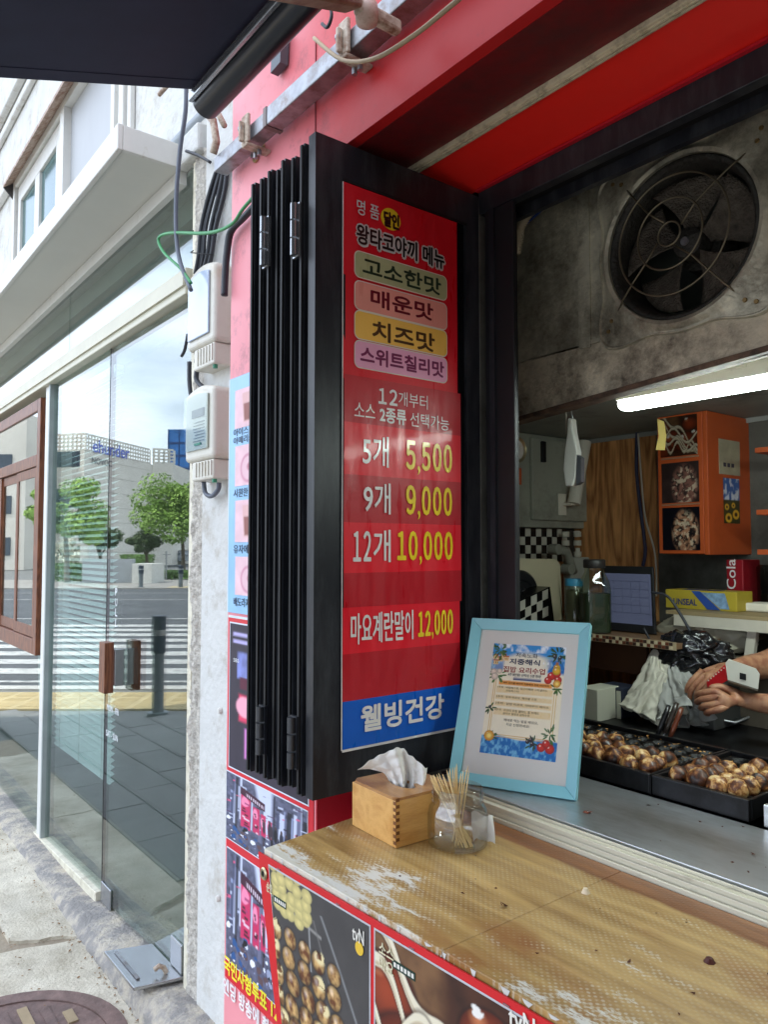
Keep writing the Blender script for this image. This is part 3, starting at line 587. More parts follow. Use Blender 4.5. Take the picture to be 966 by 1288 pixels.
MB().box((XG+.0065, pyt.y-.045, pyb.z+.03), (XG+.0395, pyt.y-.015, pyt.z-.03)).build('bracket', silver, hb, bevel=.002)
MB().box((XG-.014, Yd1-.14, sillz(Yd1)+.0), (XG-.0065, Yd1-.01, sillz(Yd1)+.09)).build('patch_fitting', silver, door, bevel=.003)
MB().box((XG-.016, Yd0+.03, .03), (XG-.0065, Yd0+.13, .13)).build('patch_fitting', silver, door, bevel=.003)
ltw = M('white_vinyl_letter', L(236, 238, 240), .5)
for s, px, py, wdt, ht in (('MON - FRI', 134, 893, .155, .028), ('SAT - SUN', 133, 925, .155, .028)):
    p = PX(px, py, XG-.0075); txt(s, p, (0, -1, 0), (0, 0, 1), wdt, ht, ltw, door, .02)
for i, ch in enumerate('PULL'):
    p = PX(144.5, 749+i*13, XG-.0075); txt(ch, p, (0, -1, 0), (0, 0, 1), .026, .034, ltw, door, .02)
# floor spring plate with hook
t = thing('floor_plate', 'stainless floor hinge plate on the kerb at the foot of the glass door', 'plate', (1.06, 2.75, .02))
MB().prism([(.975, 2.66, .028), (1.14, 2.62, .028), (1.14, 2.92, .022), (.975, 2.98, .022)], (0, 0, -.012)).build('plate', silver, t, bevel=.002)
MB().prism([(1.0, 2.70, .0295), (1.012, 2.70, .0295), (1.012, 2.94, .0245), (1.0, 2.94, .0245)], (0, 0, .003)).build('groove', galv, t)
MB().tube([(1.10, 2.68, .03), (1.09, 2.68, .05), (1.075, 2.685, .058), (1.06, 2.69, .048)], .009, 8).build('hook', cream_metal, t, smooth=True)
# end post of the glass front
MB().box((XG-.02, 2.565, -.02), (XG+.03, 2.598, 2.98)).build('end_post', M('cream_sill', L(216, 210, 190)), cafe)
# wooden casement standing in the glass front
ww = thing('wooden_window', 'brown wooden sliding window set in the glass front at the left edge', 'window', (XG, 5.2, .95))
wy0 = PX(57, 650, XG+.012).y; wy1 = wy0+1.9; wz0, wz1 = .93, 2.44; zt = PX(50, 576, XG-.05).z
for nm, a, b in (('jamb', (wy0, wz0), (wy0+.07, wz1)), ('jamb', (wy1-.07, wz0), (wy1, wz1)), ('rail', (wy0+.071, wz0), (wy1-.071, wz0+.09)), ('rail', (wy0+.071, wz1-.07), (wy1-.071, wz1)), ('rail', (wy0+.071, zt-.03), (wy1-.071, zt+.04))):
    MB().box((XG-.030, a[0], a[1]), (XG+.014, b[0], b[1])).build(nm, hw, ww, bevel=.003)
for k, (ya, yb_) in enumerate(((wy0+.075, wy0+.60), (wy0+.56, wy0+1.1), (wy0+1.06, wy0+1.6))):
    m = MB(); x = XG-.022+.012*(k % 2)
    for a, b in (((ya, wz0+.095), (ya+.055, zt-.035)), ((yb_-.055, wz0+.095), (yb_, zt-.035)), ((ya+.056, wz0+.095), (yb_-.056, wz0+.16)), ((ya+.056, zt-.09), (yb_-.056, zt-.035))): m.box((x, a[0], a[1]), (x+.011, b[0], b[1]))
    s = m.build('sash', hw, ww); MB().box((x+.004, ya+.056, wz0+.161), (x+.007, yb_-.056, zt-.091)).build('pane', glassm, s)
MB().box((XG-.02, wy0+.072, zt+.041), (XG-.016, wy1-.072, wz1-.071)).build('upper_pane', glassm, ww)
# curtain and venetian blind behind the glass
def curt(u, v): return (XG+.16+.03*math.sin(u*34)*(.5+.5*v)+.02*math.sin(u*11), wy0+.03+u*(.42+.35*(1-abs(v-.5)*1.2)), .35+v*2.1)
tag(MB().grid(curt, 60, 20).build('curtain', M('white_curtain', L(232, 230, 224), .9, var=.03), smooth='all'), 'white gathered curtain hanging behind the wooden window', 'curtain')
bl = thing('venetian_blind', 'white venetian blind hanging behind the fixed glass left of the door seam', 'blind', (XG+.12, 3.8, 2.3))
slat_m = M('blind_slat', L(240, 244, 244), .55, var=.03); yb0 = PX(166, 700, XG+.12).y; yb1 = Ym-.05
s0 = None
for k in range(62):
    z = 2.36-.031*k
    if s0 is None: s0 = MB().prism([(XG+.030, yb0, z-.008), (XG+.054, yb0, z+.006), (XG+.054, yb0, z+.0075), (XG+.030, yb0, z-.0065)], (0, yb1-yb0, 0)).build('slat', slat_m, bl); z00 = z
    else: inst(s0, (0, 0, z-z00))
MB().box((XG+.022, yb0-.01, 2.385), (XG+.06, yb1+.01, 2.42)).build('head_rail', slat_m, bl)
for y in (yb0+.12, (yb0+yb1)/2, yb1-.12): MB().cyl((XG+.029, y, .45), (XG+.029, y, 2.385), .0012, n=5).build('cord', cable_w, bl)
# ================================================================== WHITE PILLAR, meters, cables
pil = thing('plaster_pillar', 'white plastered pillar with chipped edges between the cafe door and the pink wall', 'pillar', (1.2, 2.3, 0))
MB().box((1.12, 2.125, GZ-.02), (1.5, 2.47, 4.6)).build('shaft', white_plaster, pil, bevel=.006)
m = MB(); m.grid(lambda u, v: (1.128+.010*noise.noise(Vector((u*3, v*17, 1)))+.009*noise.noise(Vector((u*6, v*53, 3)))+.006*noise.noise(Vector((u*9, v*190, 5))), 2.462+u*.108+.012*noise.noise(Vector((v*40, 7, 1)))*(u < .1), GZ-.02+v*3.1), 8, 420); m.build('chipped_edge', broken, pil, smooth=50)
for z in (.42, 1.02): MB().lathe([(.0, .012), (.008, .011), (.011, .004), (.011, 0)], (1.119, 2.30, z), 12, (-1, 0, 0)).build('screw_cap', white_paint, pil, smooth=True)
MB().box((1.105, 2.13, GZ), (1.119, 2.142, 1.9)).build('corner_strip', white_paint, pil)
def meter(px0, px1, pt, pb, label, display):
    X0 = 1.05; a = PX(px0, pt, X0); b = PX(px1, pb, X0); y1 = PX(px0, (pt+pb)/2, X0).y; y0 = PX(px1, (pt+pb)/2, X0).y
    zt_ = PX(px0, pt+12, X0).z; zb = PX(px0, pb, X0).z; H = zt_-zb; W = y1-y0; t = thing('electric_meter', label, 'electric meter', (1.1, (y0+y1)/2, zb), 'electric meters on the white pillar')
    def outline(yy0, yy1, z0, z1, X, bulge=.02):
        P = [(X, yy0, z0), (X, yy1, z0)]
        for k in range(9): u = k/8; P.append((X, yy1+(yy0-yy1)*u, z1+bulge*math.sin(math.pi*u)))
        return P
    MB().prism(outline(y0, y1, zb+H*.22, zt_, X0), (.075, 0, 0)).build('case', meter_w, t, bevel=.016, seg=4)
    MB().prism(outline(y0-.0, y1+.0, zb+H*.22+.0, zt_, X0+.076, .015), (.04, 0, 0)).build('back_plate', meter_w, t)
    if display:
        f = MB().prism(outline(y0+W*.14, y1-W*.1, zb+H*.34, zt_-.02, X0-.006, .01), (.005, 0, 0)).build('window', M('meter_dial', L(176, 184, 172), .35, var=.06), t)
        MB().box((X0-.009, y0+W*.25, zb+H*.70), (X0-.0065, y0+W*.66, zb+H*.79)).build('counter', M('meter_count', L(96, 104, 100), .4), f)
        for i in range(7): MB().box((X0-.0085, y0+W*.24, zb+H*(.43+.035*i)), (X0-.0065, y0+W*(.55+.1*random.random()), zb+H*(.437+.035*i))).build('scale_line', M('meter_ink', L(120, 128, 120), .5), f)
        MB().box((X0-.010, y0+W*.34, zb+H*.385), (X0-.0065, y0+W*.56, zb+H*.41)).build('tag', M('green_tag', L(80, 150, 110), .5), f)
        MB().prism(outline(y0+W*.12, y1-W*.08, zb+H*.33, zt_-.016, X0-.013, .01), (.002, 0, 0)).build('cover', glassmat('meter_glass', (.95, .96, .95), .03, .05), t)
    else:
        MB().prism(outline(y0+W*.14, y1-W*.1, zb+H*.31, zt_-.02, X0-.008, .012), (.007, 0, 0)).build('window', M('blue_white_cover', L(178, 192, 212), .15, var=.05, coat=.3), t, bevel=.003)
    MB().box((X0+.006, y0+.012, zb), (X0+.085, y1-W*.22, zb+H*.217)).build('terminal_cover', meter_w, t, bevel=.006)
    for i in range(6): MB().box((X0+.002, y0+.02+i*(W*.62)/6, zb+.012), (X0+.0055, y0+.026+i*(W*.62)/6, zb+H*.2)).build('rib', meter_w, t)
    MB().cyl((X0+.02, y0+.03, zb-.012), (X0+.02, y0+.03, zb+.002), .008, n=10).build('seal', M('green_seal', L(54, 130, 100), .4), t)
meter(235, 269, 340, 470, 'upper cream electric meter box with a blank bluish cover', False)
meter(232, 268, 487, 607, 'lower cream electric meter with a clear window showing its dial', True)
def cable(px, X, r, mat, label, name='cable', grp=None, n=6):
    P = [PX(a, b, X if not isinstance(X, list) else X[i]) for i, (a, b) in enumerate(px)]; out = []
    for i in range(len(P)-1):
        p0 = P[max(i-1, 0)]; p1 = P[i]; p2 = P[i+1]; p3 = P[min(i+2, len(P)-1)]
        for k in range(6):
            t = k/6; out.append(.5*((2*p1)+(p2-p0)*t+(2*p0-5*p1+4*p2-p3)*t*t+(3*p1-p0-3*p2+p3)*t**3))
    out.append(P[-1]); return tag(MB().tube(out, r, n).build(name, mat, smooth='all'), label, 'cable', grp)
cable([(234, 95), (233, 140), (226, 190), (221, 260), (224, 320), (240, 365)], 1.0, .0075, cable_grey, 'thick grey cable dropping from the awning past the canopy to the upper meter')
cable([(330, 235), (306, 262), (291, 282), (262, 293), (215, 293), (199, 300), (206, 318), (226, 337), (240, 356)], 1.0, .0055, cable_green, 'green earth cable looping out from the folding doors to the upper meter')
cable([(332, 246), (306, 274), (290, 292), (285, 320), (283, 345), (282, 372)], 1.03, .011, cable_b, 'thick black cable curving from the folding doors down the pink wall')
for k in range(7):
    o = (k-3)*2.6; j = [random.uniform(-3, 3) for _ in range(5)]
    cable([(283+o*.5, 196), (272+o+j[0], 240), (262+o*1.2+j[1], 285), (256+o*.9+j[2], 320), (253+o*.7+j[3], 345)], 1.085+.006*(k % 3), .006 if k % 2 else .008, cable_b if k != 2 else cable_grey, ['leftmost', 'second', 'third grey', 'middle', 'fifth', 'sixth', 'rightmost'][k]+' cable of the black bundle running down the chipped pillar', grp='bundled black cables')
for k, (y, ln) in enumerate(((290, 12), (315, 10))):
    a = PX(243, y, 1.06); b = PX(268, y+6, 1.06); tag(MB().tube([a, a+Vector((-.01, 0, -.01)), b+Vector((-.01, 0, 0)), b], .002, 5).build('cable_tie', black_rub, smooth='all'), ('upper' if k == 0 else 'lower')+' black tie round the cable bundle above the meters', 'cable tie')
cable([(238, 455), (238, 480), (240, 500)], 1.1, .008, cable_b, 'short black cable joining the two meters at the left')
cable([(248, 462), (247, 478), (256, 488)], 1.09, .009, cable_b, 'short bent black cable between the two meters')
cable([(256, 606), (258, 620), (266, 624), (274, 616), (275, 607)], 1.09, .008, cable_grey, 'grey cable loop below the lower meter')
cable([(236, 420), (232, 440), (228, 448)], 1.1, .006, cable_b, 'frayed black cable end beside the upper meter')
cable([(213, 188), (232, 168), (262, 138)], 1.15, .020, M('grey_conduit', L(150, 156, 162), .5), 'grey conduit pipe climbing across the white wall under the awning', 'conduit')
cable([(200, 119), (207, 111), (214, 104)], .95, .008, cream_metal, 'short cream metal rod sticking out under the awning', 'rod')
cable([(234, 190), (250, 196), (264, 204)], 1.1, .006, cable_b, 'thin black wire crossing the end of the canopy')
# ================================================================== TAKOYAKI SHOP shell
W = 1.05; YS = 1.46; ZS = 2.55; YW = PX(290, 420, W).y; YC = 1.62; XT = 1.475
shop = thing('takoyaki_shop', 'red takoyaki stall built into the ground floor with an open serving window', 'stall', (1.5, .8, 0))
MB().box((W, YC, GZ-.02), (W+.3, YW, .965)).build('lower_wall', pinkv, shop)
MB().box((W-.0015, YC-.006, .55), (W+.28, YC-.001, .96)).build('red_return', redpaint, shop)
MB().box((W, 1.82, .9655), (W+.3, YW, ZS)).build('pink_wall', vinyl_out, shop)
MB().box((W+.302, 1.60, .967), (XT+.05, 2.0, ZS)).build('jamb_wall', M('dark_jamb', L(40, 40, 42), .7), shop)
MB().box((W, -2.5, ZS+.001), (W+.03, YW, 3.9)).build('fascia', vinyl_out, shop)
MB().box((W-.0025, PX(397, 160, W).y-.002, ZS+.001), (W-.0005, PX(397, 160, W).y+.001, ZS+.35)).build('seam', M('seam_red', L(120, 30, 36), .6), shop)
ZTR = ZS+.033
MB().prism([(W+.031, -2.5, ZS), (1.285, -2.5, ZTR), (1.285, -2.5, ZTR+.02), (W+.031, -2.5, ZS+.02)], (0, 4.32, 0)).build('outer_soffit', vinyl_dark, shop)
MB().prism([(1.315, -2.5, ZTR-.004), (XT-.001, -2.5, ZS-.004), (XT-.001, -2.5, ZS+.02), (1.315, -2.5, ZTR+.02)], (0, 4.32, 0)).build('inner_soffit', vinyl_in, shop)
tr = MB().box((1.286, -2.5, ZTR-.012), (1.314, 1.82, ZTR+.01)).build('trim_strip', M('cream_trim', L(214, 202, 172), .4, var=.12, dirt=L(140, 126, 100), dirt_amt=.4, dirt_s=30), shop, bevel=.002)
for x in (1.2935, 1.302): MB().box((x, -2.5, ZTR-.0155), (x+.004, 1.81, ZTR-.0122)).build('ridge', M('cream_trim', L(196, 182, 150)), tr)
MB().box((W+.032, -2.5, ZS+.06), (5, YW, 3.9)).build('upper_mass', M('dark_jamb', L(40, 40, 42), .7), shop)
# head beam with tracks
MB().box((XT, -2.5, ZS-.075), (XT+.03, 1.46, ZS-.002)).build('head_beam', black_alu, shop, bevel=.002)
MB().box((XT+.031, -2.5, ZS-.055), (XT+.08, 1.46, ZS-.003)).build('head_beam', black_rub, shop)
MB().box((XT+.081, -2.5, ZS-.085), (XT+.10, 1.46, ZS-.003)).build('head_beam', black_alu, shop)
MB().box((XT-.012, -2.5, ZS-.012), (XT-.0005, 1.46, ZS-.005)).build('drip_edge', redpaint, shop)
# jamb post at the end of the opening
y0p, y1p = PX(648, 600, XT).y, PX(612, 600, XT).y
MB().box((XT, y0p, .975), (XT+.012, y1p, ZS-.077)).build('post', M('black_matte_alu', L(26, 27, 31), .5, var=.2), shop, bevel=.002)
MB().box((XT-.008, (y0p+y1p)/2+.012, .975), (XT-.001, (y0p+y1p)/2+.03, ZS-.077)).build('post_rib', black_alu, shop)
MB().box((XT+.0125, (XT+.07)/1.118, .975), (XT+.07, y1p-.004, ZS-.077)).build('post', black_rub, shop)
MB().box((XT+.071, (XT+.10)/1.112, .975), (XT+.10, y1p+.03, ZS-.09)).build('post', black_alu, shop)
# room behind
inn = M('kitchen_wall', L(92, 92, 86), .7, var=.2, dirt=L(60, 58, 52), dirt_amt=.45, dirt_s=4)
XB, YSW, ZH = 3.0, 2.32, 2.07
MB().box((XB, -2.5, GZ), (XB+.1, YSW+.1, 3)).build('back_wall', inn, shop)
MB().box((XT+.12, YSW, GZ), (XB, YSW+.1, 3)).build('side_wall', inn, shop)
MB().box((XT, y1p+.02, GZ), (XT+.11, YSW, 2.5)).build('front_wall', inn, shop)
MB().box((W+.05, -2.6, GZ), (XB+.1, -2.5, 3.9)).build('near_wall', inn, shop)
MB().box((W+.05, -2.5, GZ), (XB, YSW, 0)).build('floor', inn, shop)
MB().box((1.2, -2.5, GZ), (1.24, 1.44, .93)).build('counter_base', inn, shop)
# plywood cladding of the back wall
ply = woodmat('plywood', L(140, 88, 48), L(214, 156, 98), 'Z', 4.2, .5, 0, 2.0)
yl = PX(747, 650, XB-.012).y; yr = PX(826, 650, XB-.012).y
MB().box((XB-.012, yr, .3), (XB-.001, (yl+yr)/2-.05, ZH)).build('plywood_sheet', ply, shop)
MB().box((XB-.013, (yl+yr)/2-.047, .3), (XB-.001, YSW-.001, ZH)).build('plywood_sheet', ply, shop)
MB().box((XT+.13, YSW-.012, .3), (XB-.014, YSW-.001, 1.5)).build('plywood_sheet', ply, shop)
# ---- folding doors
fw = thing('folding_window', 'black aluminium folding window leaves stacked against the pink wall', 'folding window', (1.2, YS, .98))
XL, XR = PY(395, 600, YS).x, PY(606, 600, YS).x; ZB0 = PY(391, 1008, YS).z; ZT0 = PY(397, 165, YS).z
def leaf(y, xo, xi, th=.03, main=False, zt=ZT0, zb=ZB0):
    st_l = PY(430, 600, YS).x-XL; st_r = .055; rt = .09; rb = .10
    a, b = xo, xi; m = MB()
    m.box((a, y, zb), (a+st_l, y+th, zt)); m.box((b-st_r, y, zb), (b, y+th, zt)); m.box((a+st_l, y, zt-rt), (b-st_r, y+th, zt)); m.box((a+st_l, y, zb), (b-st_r, y+th, zb+rb))
    s = m.build('leaf_frame', black_alu, fw)
    MB().box((a+st_l, y+.010, zb+rb), (b-st_r, y+.016, zt-rt)).build('pane', M('dark_glass', L(16, 17, 20), .1), s)
    if main:
        for q in (((a+st_l, y-.004, zb+rb), (a+st_l+.006, y-.0003, zt-rt)), ((a+st_l+.006, y-.004, zt-rt-.006), (b-st_r, y-.0003, zt-rt)), ((a+st_l+.0065, y-.004, zb+rb), (b-st_r, y-.0003, zb+rb+.006))): MB().box(*q).build('bead', black_rub, s)
    else: MB().box((a-.006, y+.004, zb+.004), (a-.0005, y+th-.01, zt-.004)).build('edge_gasket', black_rub, s)
    return s
leaf(YS, XL, XR, .03, True)
edges = [380, 368.6, 355.5, 349, 338, 328, 317]
ys = []
for k, e in enumerate(edges):
    xo = XL-.004+(.010 if k in (3, 1) else 0); r = ray(e, 600); y = xo*r.y/r.x; ys.append(y)
    leaf(y-.004, xo, XR-.004*(k % 2), .022, False, ZT0-.012-.004*(k % 2), ZB0+.004*(k % 2))
for k, (i, zc, hh) in enumerate(((1, ZB0+.12, .12), (5, ZB0+.12, .12), (1, ZT0-.22, .13), (5, ZT0-.20, .13))):
    y = (ys[i]+ys[max(i-1, 0)])/2-.012; x = XL-.018; h = MB().box((x+.004, y-.014, zc-hh/2), (x+.012, y+.016, zc+hh/2)).build('hinge', black_alu if k < 2 else silver, fw)
    for q in range(3): MB().cyl((x-.002, y, zc-hh/2+q*hh/3+.002), (x-.002, y, zc-hh/2+(q+1)*hh/3-.002), .0095, n=14).build('knuckle', M('hinge_grey', L(72, 74, 78), .3, .5) if k < 2 else silver, h, smooth=True)
# ---- menu poster on the front leaf
menu = thing('menu_poster', 'tall red Korean price list poster stuck on the folded black window leaf', 'poster', (1.2, YS-.004, 1.1))
YP = YS-.0035
def pp(px, py, d=0): return PY(px, py, YP-d)
def sheet(name, xl, xr, ztop, zbot, col, d=0, mat=None, amp=.0009, seed=0):
    fn = lambda u, v: (xl+(xr-xl)*u, YP-d-.0002-amp*(.5+noise.noise(Vector((u*3+seed, (zbot+(ztop-zbot)*v)*4, seed))))-amp*.8*max(0, noise.noise(Vector((u*9+seed, (zbot+(ztop-zbot)*v)*5, seed+5)))), zbot+(ztop-zbot)*v)
    return MB().grid(fn, 24, 40).build(name, mat or vinylcol(col), menu, smooth='all')
def vinylcol(c):
    nm = 'vinyl_%d_%d_%d' % c; new = nm not in MATS; m = M('vinyl_%d_%d_%d' % c, L(*c), .45, var=.03, vs=12, bump=.10, bs=14, coat=.12)
    if new:
        n = m.node_tree; g = n.nodes.new('ShaderNodeNewGeometry'); mp = n.nodes.new('ShaderNodeMapping'); mp.inputs['Scale'].default_value = (22, 22, 3.2); t = n.nodes.new('ShaderNodeTexNoise'); t.inputs['Scale'].default_value = 1.6; t.inputs['Detail'].default_value = 6; r = n.nodes.new('ShaderNodeMapRange'); r.inputs[1].default_value = .35; r.inputs[2].default_value = .68; r.inputs[3].default_value = .58; r.inputs[4].default_value = .22
        n.links.new(g.outputs['Position'], mp.inputs[0]); n.links.new(mp.outputs[0], t.inputs[0]); n.links.new(t.outputs[0], r.inputs[0]); n.links.new(r.outputs[0], n.nodes['Principled BSDF'].inputs['Roughness'])
    return m
xl = pp(431, 600).x; xr = pp(577, 600).x; xr1 = pp(574.5, 300).x
def z_at(px, py): return pp(px, py).z
ztop = z_at(431, 228); z2 = z_at(431, 470); z3 = z_at(431, 529.7); zbt = z_at(431, 943)
R1 = (214, 20, 36); R2 = (186, 22, 36); R3 = (230, 26, 44)
sheet('top_sheet', xl, xr1, ztop, z2-.01, R1, 0)
bands = [(470, 529.7, R2), (529.7, 596, R3), (596, 656.7, R2), (656.7, 721, R3), (721, 764.4, R2), (764.4, 823.4, R3), (823.4, 883, R2)]
for i, (a, b, c) in enumerate(bands): sheet('band', xl+.002*(i < 5), xr+(.006 if i < 5 else 0), z_at(431, a), z_at(431, b), c, .0016 if i < 5 else .0008, None, .0008, 0)
sheet('blue_band', xl+.001, xr, z_at(431, 883), zbt, (0, 92, 196), .0008, None, .0008, 0)
MB().box((xl-.003, YP-.0008, zbt-.002), (xl-.0002, YP, ztop)).build('white_edge', M('paper_edge', L(220, 214, 210), .6), menu)
MB().box((xl, YP-.0022, zbt-.006), (xr, YP, zbt-.0004)).build('white_edge', M('paper_edge', L(220, 214, 210), .6), menu)
def ptx(body, x0, x1, yt, yb_, col, bold=.02, d=.0040, parent=None):
    a = pp(x0, yb_, d); t = pp(x0, yt, d); b = pp(x1, yb_, d); return txt(body, (a.x, YP-d, a.z), (1, 0, 0), (0, 0, 1), b.x-a.x, t.z-a.z, M('ink_%d_%d_%d' % col, L(*col), .3, var=0, coat=.4), parent or menu, bold)
def pnum(body, x0, x1, yt, yb_, col, bold):
    A = pp(x0, yb_, .004); T = pp(x0, yt, .004); x_r = pp(x1, yb_, .004).x; l, r = body.split(','); n = len(l)+len(r)+.42; un = (x_r-A.x)/n; H = T.z-A.z; hd_ = H*.87; zb_ = T.z-hd_; m_ = M('ink_%d_%d_%d' % col, L(*col), .3, var=0, coat=.4); g = un*.06
    txt(l, (A.x+g, YP-.004, zb_), (1, 0, 0), (0, 0, 1), un*len(l)-2*g, hd_, m_, menu, bold); txt(r, (x_r-un*len(r)+g, YP-.004, zb_), (1, 0, 0), (0, 0, 1), un*len(r)-2*g, hd_, m_, menu, bold)
    txt(',', (A.x+un*len(l)+un*.10, YP-.004, A.z), (1, 0, 0), (0, 0, 1), un*.24, H*.26, m_, menu, .0)
WH = (236, 232, 228); YL = (246, 214, 40); BK = (24, 20, 20)
ptx('명 품', 448.7, 477, 249.5, 268.7, (206, 200, 198), .012)
cc = pp(492.3, 275.5, .005); MB().prism([(cc.x+.0315*math.cos(t), YP-.0022, cc.z+.0275*math.sin(t)) for t in [k*math.pi/16 for k in range(32)]], (0, -.0008, 0)).build('yellow_disc', M('ink_yellow', L(230, 196, 40), .3, var=0), menu)
ptx('달인', 482.5, 502.5, 264, 284, BK, .05, .0033)
ptx('왕타코야끼 메뉴', 446.6, 560.8, 277.4, 308, (206, 198, 194), .10, .0022); ptx('왕타코야끼 메뉴', 448.2, 559.2, 280.0, 305.5, BK, .03, .0033)
def rr(x0, z0, x1, z1, r, y):
    P = []
    for cx, cz, a0 in ((x1-r, z1-r, 0), (x0+r, z1-r, 90), (x0+r, z0+r, 180), (x1-r, z0+r, 270)):
        for k in range(7): a = math.radians(a0+15*k); P.append((cx+r*math.cos(a), y, cz+r*math.sin(a)))
    return P
for (a, b, col, s, x0, x1, y0, y1, tc_) in ((314.4, 346.3, (176, 174, 128), '고소한맛', 456, 554.9, 322, 345, (34, 50, 34)), (352, 387, (236, 150, 134), '매운맛', 466, 545, 362, 385, (112, 14, 34)), (389.6, 424, (244, 188, 84), '치즈맛', 468, 547, 402, 427, (84, 50, 22)), (427.4, 460.4, (234, 162, 190), '스위트칠리맛', 453, 558.7, 434, 456, (118, 14, 74))):
    A = pp(447.4, b, .005); B = pp(447.4, a, .005); xR = pp(562.6, 400, .005).x
    MB().prism(rr(A.x-.0025, A.z-.0025, xR+.0025, B.z+.0025, .016, YP-.0022), (0, -.0003, 0)).build('pill_border', M('ink_cream', L(222, 206, 190), .4, var=0), menu)
    MB().prism(rr(A.x, A.z, xR, B.z, .014, YP-.0027), (0, -.0003, 0)).build('flavour_pill', vinylcol(col), menu)
    ptx(s, x0, x1, y0, y1, tc_, .035, .0032)
ptx('12', 476, 500, 487, 507.6, WH, .03); ptx('개부터', 501.5, 538, 492, 510, WH, .0)
ptx('소스', 445.7, 472, 505.5, 523, WH, .0); ptx('2종류', 477.5, 511, 511.5, 531, WH, .03); ptx('선택가능', 516, 565, 518, 536, WH, .0)
ptx('5개', 456, 489, 546, 585.8, WH, .012); pnum('5,500', 509.7, 569.6, 553, 596, YL, .03)
ptx('9개', 457, 491.4, 606, 646, WH, .012); pnum('9,000', 510, 569.6, 609.5, 653, YL, .03)
ptx('12', 444, 467, 667.5, 706.5, WH, .02); ptx('개', 469.5, 491.4, 666, 707.4, WH, .012); pnum('10,000', 498.8, 570.5, 667.5, 711, YL, .03)
ptx('마요계란말이', 441, 520, 772, 811.6, WH, .012); pnum('12,000', 525.5, 570.5, 769, 806, YL, .03)
ptx('웰빙건강', 453.7, 559, 888, 922, WH, .03)
# ---- posters on the pink wall
wp = thing('drinks_poster', 'pale blue iced drinks poster on the pink wall behind the folded leaves', 'poster', (W, 1.9, 1.2))
XP = W-.003
def wz(py, px=288): return PX(px, py, XP).z
ya = PX(287, 620, XP).y; yb2 = 1.70
MB().box((XP, yb2, wz(770)), (W-.0006, ya, wz(478))).build('sheet', M('sky_blue_print', L(150, 196, 232), .35, var=.1, vs=5), wp)
MB().box((XP-.0005, ya-.005, wz(770)), (XP-.0001, ya, wz(478))).build('border', M('pale_border', L(216, 226, 236), .4), wp)
def drink(seed):
    def f(U, V):
        img = np.ones(U.shape+(3,))*lin(236, 196, 204); img *= (.85+.3*vnoise(U, V, 4, seed))[..., None]
        d = np.hypot((U-.5)/.30, (V-.42)/.36)
        if seed % 2: img = over(img, lin(214, 150, 170), soft(d-1, .1)); img = over(img, lin(232, 190, 200), soft(d-.8, .1)); img = over(img, lin(190, 110, 130), soft(np.hypot(U-.55, V-.45)-.1, .06))
        else:
            cup = (np.abs(U-.5)-(.16+.08*V))*1.; img = over(img, lin(226, 180, 178), soft(np.maximum(cup, np.abs(V-.5)-.38), .03)); img = over(img, lin(150, 92, 84), soft(np.maximum(cup+.03, np.abs(V-.38)-.22), .04)); img = over(img, lin(226, 214, 220), soft(np.abs(U-.62+.2*(V-.9))-.012, .02)*(V > .55))
        return img
    return f
for k, (a, b, s) in enumerate(((492, 540, '아이스\n아메리카노'), (562, 612, '시원한 식혜'), (630, 682, '유자에이드'), (700, 748, '배도라지 냉차'))):
    yw = PX(296, a, XP).y; picture('photo', (XP-.001, yw, wz(b, 296)), (0, -.17, 0), (0, 0, wz(a, 296)-wz(b, 296)), drink(k), 30, 36, vc_matte, wp)
    txt(s, (XP-.0012, PX(294, b, XP).y, wz(b+(20 if k == 0 else 14), 294)), (0, -1, 0), (0, 0, 1), .16, .048 if k == 0 else .026, M('blue_ink', L(40, 54, 84), .5), wp, .005)
rpst = thing('street_photo_poster', 'red poster with street food alley photos on the pink wall below the folded leaves', 'poster', (W, 1.9, .6))
ya = PX(285, 1000, XP).y; yb3 = PX(394, 1020, XP).y; zr0 = wz(1222, 277); zr1 = wz(775, 287)
MB().box((XP, yb3, zr0), (W-.0006, ya, zr1-.003)).build('sheet', M('poster_red', L(214, 40, 52), .35, var=.05), rpst)
MB().box((XP-.0004, yb3, zr1-.0028), (W-.0006, ya+.0, zr1+.004)).build('border', M('pale_border', L(216, 226, 236)), rpst)
